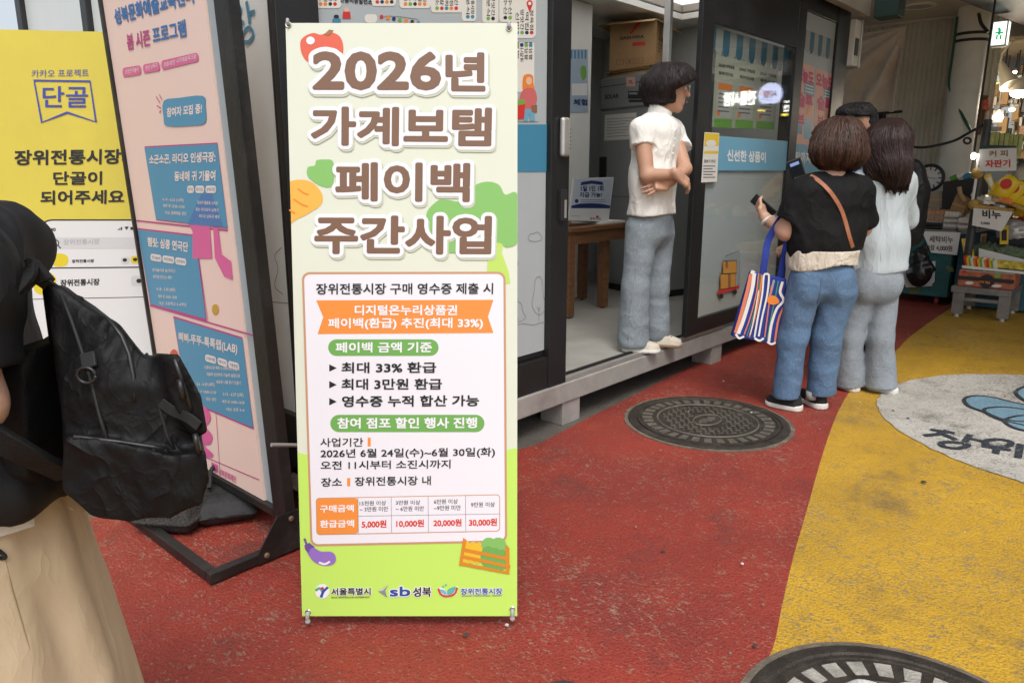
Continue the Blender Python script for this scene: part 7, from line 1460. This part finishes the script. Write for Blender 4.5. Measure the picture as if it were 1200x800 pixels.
# ---------------- woman with long hair in the pale blouse
fr, t = person(gz(1017, 458), 'long haired woman in pale striped blouse and flared grey jeans, seen from behind'); J = fr.J
tc0, tw0, th0 = J(1034, 235), J(1030, 280), J(1028, 312)
ls_, le_, lw_ = J(1012, 214), J(1004, 262, .10), J(985, 255, .30); rs_, re_, rw_ = J(1058, 212), J(1064, 258, .10), J(1040, 262, .30); hc = J(1041, 168, .03); hf = nrm3((-.5, .85, -.2)); nk = J(1036, 203)
LL = ((J(1011, 338), J(997, 395, .02), J(993.5, 455, .03)), (J(1037, 338), J(1031, 395, -.02), J(1031, 451, -.02)))
def torL(P, g=0.0): return su(.06, cap(P, J(1035, 228), tw0, .100 + g, .108 + g, (X_, 1.32)), cap(P, tw0, th0, .108 + g, .122 + g, (X_, 1.20)), cap(P, ls_ + (.01, 0, 0), rs_ - (.01, 0, 0), .050 + g * .7))
def body(P):
    d = su(.05, torL(P, -.018), cap(P, nk, hc - np.array((0, .01, .05)), .052, .048)); d = su(.02, d, head(P, hc, hf, .97))
    d = su(.025, d, su(.02, cap(P, ls_, le_, .045, .038), cap(P, le_, lw_, .036, .026)), su(.02, cap(P, rs_, re_, .045, .038), cap(P, re_, rw_, .036, .026))); d = su(.012, d, hand(P, lw_, (-.8, .5, .2), (0, .3, -1), 1, .4), hand(P, rw_, (-.8, .5, .2), (0, .3, -1), 1, .4))
    for a, b, c in LL: c = np.array((c[0], c[1] + .03, .085)); d = su(.05, d, cap(P, a, b, .070, .05), cap(P, b, c, .05, .032), cap(P, c, c + np.array((-.02, .05, -.03)), .026, .022))
    return d
sdf('body', body, (-.36, -.22, 0), (.34, .52, 1.62), .009, M_SKIN2, t, 1)
def blouse(P):
    d = su(.04, torL(P, .010), cap(P, ls_, le_, .062, .052), cap(P, rs_, re_, .062, .054)); d = d - .020 * crease(P, (7, 5, 1.6), 5) - .006 * crease(P, (16, 14, 5), 4)
    d = np.maximum(d, J(1028, 317)[2] + .010 * np.sin(P[0] * 15) - P[2]); return np.maximum(d, -cap(P, nk, nk + np.array((0, .03, .2)), .062))
bl_ = sdf('blouse', blouse, (-.32, -.26, .60), (.38, .32, 1.38), .0072, M_BLOUSE, t, 1)
tubes('yoke_seam', bl_, [[hit(blouse, fr, x, 233 - abs(x - 1032) * .05, -.4, .2, .0005) for x in range(1010, 1056, 5)], [hit(blouse, fr, 1032, y, -.4, .2, .0003) for y in (236, 255, 275, 295, 310)]], .002, mat('blouse_seam', (.44, .50, .53), .8), 5)
def jeans(P):
    (a, b, c), (a2, b2, c2) = LL
    d = su(.05, cap(P, J(1027, 310), J(1026, 326), .112, .116, (X_, 1.16)), ell3(P, J(1016, 334, -.045), (.085, .085, .11)), ell3(P, J(1038, 334, -.045), (.085, .085, .11)))
    d = su(.012, d, su(.03, cap(P, a, b, .076, .068), cap(P, b, c, .068, .084)), su(.03, cap(P, a2, b2, .078, .070), cap(P, b2, c2, .070, .090)))
    d = d - .014 * crease(P, (4.5, 4.5, 2.5), 9) - .004 * crease(P, (12, 12, 9), 6); d = np.maximum(d, P[2] - J(1027, 308)[2]); return np.maximum(d, J(996, 459)[2] + .034 + .05 * (P[0] + .08) + .010 * fold(P, (60, 60, 1), 3) - P[2])
sdf('flared_jeans', jeans, (-.28, -.26, .02), (.30, .26, .80), .0075, M_DENL, t, 1)
shoe(t, J(1000, 463, 0) * (1, 1, 0) + (0, -.055, .004), J(986, 458, 0) * (1, 1, 0) + (0, .17, .004), .092, M_SHOEW, M_SOLEW, .062, .026); shoe(t, J(1044, 458.5, 0) * (1, 1, 0) + (.0, -.085, .004), J(1020, 454, 0) * (1, 1, 0) + (0, .05, .004), .092, M_SHOEW, M_SOLEW, .062, .026)
def hairL(P):
    d = su(.06, ell3(P, J(1041, 165, .02), (.122, .125, .122)), cap(P, J(1040, 172, -.04), J(1046, 200, -.085), .105, .085, (X_, 1.05)), cap(P, J(1046, 196, -.085), J(1052, 214, -.10), .072, .038, (X_, 1.2)), cap(P, J(1026, 180, -.03), J(1019, 203, -.05), .062, .028))
    d = d + (.010 + .022 * np.clip((J(1040, 196)[2] - P[2]) * 9, 0, 1)) * fold(P, (30, 30, 1.6), 9, 3) - .006 * crease(P, (22, 22, 1.6), 2); face = np.maximum(-half(P, hc + hf * .055, hf), P[2] - hc[2] - .06); return np.maximum(d, -face)
hr_ = sdf('long_hair', hairL, hc - (.26, .32, .42), hc + (.26, .25, .22), .0062, M_HDRK, t, 1)
strands(hr_, hairL, lambda z: (J(1041, 165, .02) * (1 - min(1, max(0, (J(1041, 170)[2] - z) / .24))) + J(1050, 212, -.09) * min(1, max(0, (J(1041, 170)[2] - z) / .24)))[:2], J(1041, 141)[2] + .01, J(1050, 220)[2] - .01, hair_set('dark_brown', (.023, .0105, .009)), 1500, 3, .0038, .25, .05)
# ---------------- man behind them with a black backpack
fr, t = person(gk(1018, 428, fr.D + .50) * (1, 1, 0), 'dark haired man in navy shirt behind the two women at the booth window'); J = fr.J
hc = J(1003, 147); hf = nrm3((-.86, -.28, -.32)); nk = J(1017, 186); ls_, le_, lw_ = J(1008, 205, -.17), J(985, 240, -.25), J(946, 212, -.30); rs_, re_, rw_ = J(1016, 205, .17), J(985, 250, .22), J(950, 225, .10)
def torM(P, g=0.0): return su(.06, cap(P, J(1016, 222), J(1016, 290), .125 + g, .120 + g, ((0, 1, 0), 1.35)), cap(P, ls_ + (.01, .02, 0), rs_ + (.01, -.02, 0), .06 + g * .7))
def body(P):
    d = su(.05, torM(P, -.018), cap(P, nk, hc + np.array((.02, .01, -.05)), .06, .056)); d = su(.02, d, head(P, hc, hf, 1.04))
    d = su(.025, d, su(.02, cap(P, ls_, le_, .05, .042), cap(P, le_, lw_, .04, .03)), su(.02, cap(P, rs_, re_, .05, .042), cap(P, re_, rw_, .04, .03))); d = su(.012, d, hand(P, lw_, (-.95, -.1, .25), (0, .5, .8), 1, .25), hand(P, rw_, (-.9, -.2, .2), (0, .3, 1), -1, .4))
    for q in (-.09, .09): d = su(.05, d, cap(P, (0, q, .82), (-.01, q, .46), .075, .055), cap(P, (-.01, q, .46), (.0, q, .08), .055, .045), cap(P, (0, q, .07), (-.09, q, .045), .045, .034))
    return d
sdf('body', body, (-.52, -.44, 0), (.22, .36, 1.76), .009, M_SKIN3, t, 1)
def shirtM(P):
    d = su(.04, torM(P, .010), np.maximum(cap(P, ls_, le_, .066, .062), half(P, ls_ * .3 + le_ * .7, le_ - ls_)), np.maximum(cap(P, rs_, re_, .066, .062), half(P, rs_ * .3 + re_ * .7, re_ - rs_))) - .010 * crease(P, (7, 7, 6), 3); d = np.maximum(d, .76 - P[2]); return np.maximum(d, -cap(P, nk, nk + np.array((0, 0, .2)), .068))
sdf('navy_shirt', shirtM, (-.34, -.40, .70), (.25, .42, 1.50), .009, M_NAVYC, t, 2)
def trou(P):
    d = cap(P, (0, 0, .88), (0, 0, .80), .125, .12, ((0, 1, 0), 1.3))
    for q in (-.09, .09): d = su(.05, d, cap(P, (0, q, .80), (-.01, q, .46), .092, .078), cap(P, (-.01, q, .46), (0, q, .07), .078, .07))
    return np.maximum(np.maximum(d - .01 * crease(P, (6, 6, 9), 5), P[2] - .90), .05 - P[2])
sdf('trousers', trou, (-.22, -.30, 0), (.22, .30, 1.0), .010, mat('charcoal_trousers', (.03, .032, .038), .85), t, 2)
for q in (-.09, .09): shoe(t, (.07, q, .004), (-.20, q, .004), .10, M_SHOEB, M_SOLEW, .07, .028)
def hairM(P):
    d = su(.04, ell3(P, hc + np.array((.012, .0, .040)), (.112, .092, .096)), ell3(P, hc + np.array((-.050, -.01, .068)), (.075, .080, .050)), ell3(P, hc + np.array((.058, .0, -.005)), (.052, .072, .072))) + .016 * fold(P, (30, 30, 16), 3, 3)
    face = np.maximum(half(P, hc + np.array((.030, 0, .0)), (1, 0, -.45)), P[2] - hc[2] - .048); d = np.maximum(d, -face); e = hc + np.array((.018, -.085, -.01)); return np.maximum(d, -(ell3(P, e, (.026, .03, .04))))
hr_ = sdf('hair', hairM, hc - .20, hc + .22, .0065, M_HBLK, t, 1)
strands(hr_, hairM, lambda z: hc[:2], hc[2] + .135, hc[2] - .07, hair_set('jet', (.014, .0125, .0125)), 900, 4, .0034, .9, .015)
bk = fr.W(J(1066, 240)); bkT = thing('backpack', 'plain black backpack on the back of the dark haired man', 'backpack', tuple(bk), fr.rot)
sdf('bag', lambda P: su(.04, ell3(P, (-.02, 0, 0), (.105, .16, .285)), rbox(P, (-.035, 0, -.05), (.085, .14, .20), .06)) - .016 * crease(P, (8, 8, 8), 2), (-.2, -.26, -.38), (.22, .26, .38), .010, M_NYL, bkT, 2)
for q in (-1, 1): ribbon('strap', bkT, [(-.09, .10 * q, .22), (-.20, .12 * q, .30), (-.31, .13 * q, .22), (-.36, .14 * q, .05), (-.30, .15 * q, -.12), (-.10, .13 * q, -.22)], .05, .012, M_WEB, 6, (0, 1, 0))
ph = fr.W(J(933, 199, -.40)); tt = thing('phone', 'black phone held up behind the shoulder of the woman in the black T-shirt', 'phone', tuple(ph), fr.rot)
a1 = nrm3(RT * -.42 + ZV * 1.0); a2 = nrm3(np.cross(a1, FW)); a2 = nrm3(a2 + FW * .2 - a1 * (FW @ a1) * .2); b = MB(); b.obox(ph, (.125, .085, .012), M_INK, a1, a2); b.build('case', tt, .005); nn = np.cross(a1, a2); nn = nn if nn @ FW < 0 else -nn; b = MB(); b.obox(ph + nn * .0068, (.11, .07, .001), mat('dark_screen', (.015, .018, .022), .12), a1, a2); b.build('screen', tt); b = MB(); b.obox(ph + nn * .0076 + a1 * .035, (.018, .05, .0006), mat('screen_glow', (.1, .15, .3), .3, emit=(.25, .35, .6), estr=.5), a1, a2)
for k in range(3): b.obox(ph + nn * .0076 - a1 * .045 + a2 * (.018 * (k - 1)), (.010, .010, .0006), M_LINEP, a1, a2)
b.build('screen_icons', tt)
# ------------------------------------------------------------------ person in the foreground, cut by the left edge of the photo
fr, t = person(gk(-25, 600, 1.02) * (1, 1, 0), 'person in black top and khaki skirt wearing a black backpack, at the left edge'); J = lambda x, y, dy=0.0: fr.J(x - 52, y, dy)
wst, hem = J(-28, 590), np.array((-.035, .0, .22)); sh0 = J(-62, 300)
ls_, le_, lw_ = J(-20, 320, -.15), J(18, 474, -.16), J(-130, 500, -.26); rs_, re_, rw_ = J(-52, 320, .15), J(-20, 476, .20), J(-150, 470, .25); nk = J(-105, 240); hc = J(-185, 95); hf = nrm3((-.95, .1, -.2))
def torF(P, g=0.0): return su(.07, cap(P, J(-60, 335), J(-35, 480), .115 + g, .112 + g, ((0, 1, 0), 1.35)), cap(P, J(-35, 480), J(-25, 585), .112 + g, .125 + g, ((0, 1, 0), 1.2)), cap(P, ls_, rs_, .055 + g * .6))
def body(P):
    d = su(.05, torF(P, -.02), cap(P, nk, hc + np.array((.02, 0, -.06)), .055, .052)); d = su(.02, d, head(P, hc, hf, 1.0))
    d = su(.025, d, su(.02, cap(P, ls_, le_, .048, .036), cap(P, le_, lw_, .036, .026)), su(.02, cap(P, rs_, re_, .048, .038), cap(P, re_, rw_, .036, .026))); d = su(.012, d, hand(P, lw_, (-1, 0, .1), (0, .5, -.8), 1, .4), hand(P, rw_, (-1, 0, .1), (0, -.5, -.8), -1, .4))
    for q in (-.09, .09): d = su(.05, d, cap(P, (.0, q, .85), (-.0, q, .46), .08, .055), cap(P, (-.0, q, .46), (.02, q, .08), .055, .04), cap(P, (.02, q, .06), (-.12, q, .035), .04, .03))
    return d
sdf('body', body, (-.42, -.40, 0), (.28, .40, 1.66), .008, M_SKIN2, t, 1)
def top(P):
    d = su(.05, torF(P, .012), np.maximum(cap(P, ls_, le_, .070, .062), half(P, ls_ * .25 + le_ * .75, le_ - ls_)), np.maximum(cap(P, rs_, re_, .070, .062), half(P, rs_ * .25 + re_ * .75, re_ - rs_)), ell3(P, J(38, 286, -.01), (.066, .10, .062)), cap(P, J(75, 500, -.01), J(105, 556, -.01), .05, .048, ((0, 1, 0), 1.8)), cap(P, J(-20, 560), J(90, 564), .055, .05, ((0, 1, 0), 2.2)))
    d = d - .022 * crease(P, (7, 7, 4), 6) - .008 * crease(P, (16, 16, 9), 3); zb = J(92, 584, 0)[2] + (P[0] - J(92, 584)[0]) * .16 + .006 * np.sin(P[0] * 70 + P[1] * 50); return np.maximum(d, zb - P[2])
tp_ = sdf('black_top', top, (-.36, -.36, .80), (.26, .38, 1.46), .0052, M_SHIRTB, t, 2)
def skirt(P):
    x, y, z = P; u = np.clip((1.02 - z) / .8, 0, 1.1); rad = .152 + .072 * u ** .9; cx = wst[0] + (hem[0] - wst[0]) * u + .0 ; a = np.arctan2(y, x - cx)
    fl = .010 * u * np.sin(a * 7 + 1.2 * np.sin(a * 2) + z * 2.2) + .005 * u * np.sin(a * 13 + 2); d = np.sqrt((x - cx) ** 2 + (y * .92) ** 2) - rad - fl
    d = d * .9 - .009 * crease(P, (6, 6, 2.5), 2) - .004 * crease(P, (16, 16, 8), 4); return np.maximum(np.maximum(d, z - 1.04), .22 - z)
sk = sdf('khaki_skirt', skirt, (-.40, -.38, .20), (.42, .38, 1.05), .0065, M_KHAKI, t, 2)
SF = lambda x, y, o=.006: hit(skirt, fr, x, y, -.40, .2, o)
def patch(name, px_, m, o):
    c = np.array([SF(*p, o) for p in px_]); me = bpy.data.meshes.new(name); n = len(c); cen = c.mean(0); vs = [tuple(map(float, p)) for p in c] + [tuple(map(float, cen + (0, -.006, 0)))]
    me.from_pydata(vs, [], [(i, (i + 1) % n, n) for i in range(n)]); me.materials.append(m); ob = link(name, me, t, world=False); ob.modifiers.new('s', 'SOLIDIFY').thickness = .004; return ob
M_TAIL = mat('white_shirt_tail', (.72, .70, .66), .85, 0, .04, 20, .2, 200)
patch('shirt_tail', [(-30, 570), (15, 578), (43, 570), (45, 590), (46.5, 610), (20, 618), (-30, 632)], M_TAIL, .016); patch('shirt_tail', [(58, 566), (80, 556), (97, 583), (90, 594), (78, 588), (66, 580)], M_TAIL, .016)
tubes('drawcord', t, [smooth_open([SF(-12, 637, .012), SF(2, 638, .012), (SF(12, 643, .014)), SF(14, 647, .014), SF(8, 648.5, .012), SF(0, 645, .012), SF(-12, 643, .012)], 5)], .0026, M_WEB, 6)
tubes('fold_shade_line', sk, [[SF(x, y, .0004) for x, y in ((6, 655), (14, 690), (26, 730), (36, 765), (46, 800), (55, 830))]], .0016, mat('khaki_fold_shade', (.30, .225, .13), .9), 5)  # shade of a skirt fold drawn as a thin darker khaki line
def hairF(P):
    d = su(.05, ell3(P, hc + np.array((.015, 0, .03)), (.115, .10, .11)), cap(P, hc + np.array((.07, 0, -.02)), hc + np.array((.075, 0, -.10)), .07, .04)) + .010 * fold(P, (26, 26, 5), 3, 3); face = np.maximum(-half(P, hc + hf * .02, hf), P[2] - hc[2] - .055); return np.maximum(d, -face)
sdf('hair', hairF, hc - .24, hc + .24, .008, M_HBLK, t, 1)
for q in (-.09, .09): shoe(t, (.09, q, .004), (-.18, q, .004), .10, M_SHOEW, M_SOLEW, .07, .028)
# ---------------- her backpack
J = fr.J; cB = J(140, 470); bp_ = thing('backpack', 'large black nylon backpack with zip pockets and a ring, in the left foreground', 'backpack', tuple(fr.W(cB)), fr.rot)
K = lambda x, y, d=0.0: J(x, y, d) - cB
K2 = lambda x, y: K(x, y)[[0, 2]] * .93
SHX, _, SHZ = (J(140, 470, .1) - J(140, 470, 0)) / .1
out = [K2(*p) for p in ((48, 330), (72, 330), (97, 349), (143, 381), (172, 412), (200, 416), (212, 428), (226, 462), (236, 505), (238, 555), (226, 580), (198, 592), (150, 594), (112, 587), (78, 566), (70, 500), (60, 420))]
low = [K2(*p) for p in ((86, 512), (140, 520), (196, 528), (236, 520), (240, 555), (228, 582), (198, 593), (150, 595), (110, 588), (84, 566))]
sidep = [K2(*p) for p in ((182, 415), (206, 416), (214, 432), (230, 464), (238, 505), (226, 512), (206, 500), (188, 460))]
def bagf(P):
    P = [P[0] - SHX * P[1], P[1], P[2] - SHZ * P[1]]
    d2 = poly2d(P[0], P[2], out); yy = np.abs(P[1]); d = su(.0, d2); hy = .125 - .045 * np.clip((P[2] - .02) / .16, 0, 1)
    d = np.maximum(d2 + .012, yy - hy + .012); d = np.where((d2 > -.012) & (yy > hy - .012), np.sqrt(np.maximum(d2 + .012, 0) ** 2 + np.maximum(yy - hy + .012, 0) ** 2), d) - .012
    d = d + .30 * np.maximum(d2 + .05, 0) * np.clip(yy / .12, 0, 1)
    lp = np.maximum(poly2d(P[0], P[2], low) - .000, np.abs(P[1]) - .145) ; d = su(.018, d, lp)
    sp = np.maximum(poly2d(P[0], P[2], sidep) - .000, np.abs(P[1] + .02) - .120); d = su(.014, d, sp)
    return d - .014 * crease(P, (5, 5, 4), 8) - .008 * crease(P, (12, 12, 7), 4)
sdf('main_bag', bagf, (-.24, -.20, -.22), (.24, .20, .24), .0042, M_NYL, bp_, 1)
class _S:  # sight-line placement in the bag's own frame
    D = fr.D
    def J(s, x, y, d): return K(x, y, d)
KH = lambda x, y, o=.003: hit(bagf, _S(), x, y, -.30, .2, o)
tubes('zip', bp_, [[KH(x, y, .001) for x, y in ((86, 511), (105, 513), (125, 515.5), (145, 518), (165, 521), (180, 523), (193, 525))], [KH(x, y, .001) for x, y in ((97, 352), (112, 362), (128, 375), (143, 393), (152, 415), (157, 440), (158, 470))], [KH(x, y, .001) for x, y in ((205, 420), (212, 440), (219, 462), (225, 480))]], .0032, M_ZIP, 6)
for x, y in ((182, 524), (213, 443), (231, 506)):
    p = KH(x, y, .006); tubes('zip_pull', bp_, [[p, p + (.002, -.003, -.010), p + (.003, -.002, -.026)]], .0038, M_ZIP, 6)
tubes('seam_piping', bp_, [[KH(x, y, .0005) for x, y in ((72, 345), (84, 375), (96, 410), (108, 450), (118, 490), (126, 515))], [KH(x, y, .0005) for x, y in ((172, 415), (180, 445), (188, 480), (196, 510), (204, 526))]], .0026, M_WEB, 6)
ribbon('grab_handle', bp_, [KH(52, 331, .004), KH(57, 327, .012) + (0, -.01, .006), KH(66, 329, .02) + (0, -.012, .006), KH(80, 340, .02), KH(96, 351, .008)], .016, .005, M_WEB, 6)
ribbon('webbing_tab', bp_, [KH(104, 412, .003), KH(106, 420, .004), KH(108.5, 430, .006)], .020, .005, M_WEB, 4)
rg = KH(108.5, 436, .012); tubes('ring', bp_, [[rg + np.array((.0115 * math.cos(u), -.002, .010 * math.sin(u))) for u in [2 * math.pi * k / 20 for k in range(21)]]], .0022, M_ZIP, 8)
ribbon('shoulder_strap', bp_, [K(52, 318, -.06), K(36, 318, -.10), K(10, 335, -.14), K(-30, 390, -.16), K(-46, 450, -.16), K(-20, 500, -.165), K(30, 532, -.15), K(80, 556, -.10)], .034, .010, M_NYL2, 8)
ribbon('shoulder_strap', bp_, [K(44, 312, .08), K(20, 305, .12), K(-30, 330, .16), K(-70, 400, .18), K(-50, 480, .19), K(30, 540, .16), K(80, 556, .10)], .045, .014, M_NYL2, 8)
sdf('back_panel', lambda P: np.maximum(np.abs(half(P, K(66, 440), (1, 0, -.12))) - .020, rbox(P, K(60, 470), (.07, .10, .095), .03)) + .003 * fold(P, (60, 60, 60), 3), (-.18, -.20, -.20), (.06, .20, .22), .006, M_NYL2, bp_, 1)
ribbon('side_strap', bp_, [KH(190, 470, .004), KH(205, 480, .005), KH(222, 488, .004), KH(235, 498, .004)], .014, .003, M_WEB, 5)
# ------------------------------------------------------------------ things at the very bottom edge of the photo
c = gz(1050, 842); t = thing('cloth_bundle', 'white knitted cloth bundle lying on the near manhole cover at the bottom edge', 'cloth', tuple(c))
M_KNIT = mat('white_knit', (.74, .73, .71), .9, 0, .04, 60, .9, 130)
sdf('bundle', lambda P: np.maximum(su(.03, ell3(P, (-.055, .0, .015), (.085, .10, .055)), ell3(P, (.055, -.01, .015), (.085, .10, .058))) + .006 * fold(P, (30, 30, 30), 3), .018 - P[2]), (-.2, -.2, .0), (.2, .2, .12), .006, M_KNIT, t)
t.rotation_euler = (0, 0, YAW - math.pi / 2)
c = gz(661, 842); t = thing('rubber_bollard', 'dark grey rounded rubber top just entering the bottom edge', 'bollard', tuple(c))
b = MB(); b.lathe(c, [(.085, 0), (.085, .02), (.078, .045), (.060, .062), (.035, .072), (.001, .075)], mat('dark_rubber', (.045, .045, .047), .55, 0, .15, 12, .1, 90), 36); b.build('cap', t, smooth=True)
rs = random.Random(8); b = MB(); MG = [mat('old_gum', (.05, .04, .035), .8), mat('paper_scrap', (.62, .60, .56), .8), mat('grit', (.22, .19, .15), .9)]
for k in range(150):
    x, y = rs.uniform(1.2, 6.5), rs.uniform(-.8, 2.15); m = rs.choice(MG + MG[2:] * 3); r_ = rs.uniform(.006, .014) if m is MG[0] else rs.uniform(.0015, .0045)
    if m is MG[0]: b.lathe((x, y, .0125), [(r_, 0), (r_ * .8, .002), (.0005, .0025)], m, 9)
    else: b.obox((x, y, .0125 + r_), (r_ * 2, r_ * rs.uniform(1, 2.4), r_), m, (math.cos(k), math.sin(k), 0), (-math.sin(k), math.cos(k), 0))
o = b.build('litter'); o['kind'] = 'stuff'; o['label'] = 'tiny grit, scraps and old gum spots scattered over the painted paving'; o['category'] = 'litter'
set_all_text()
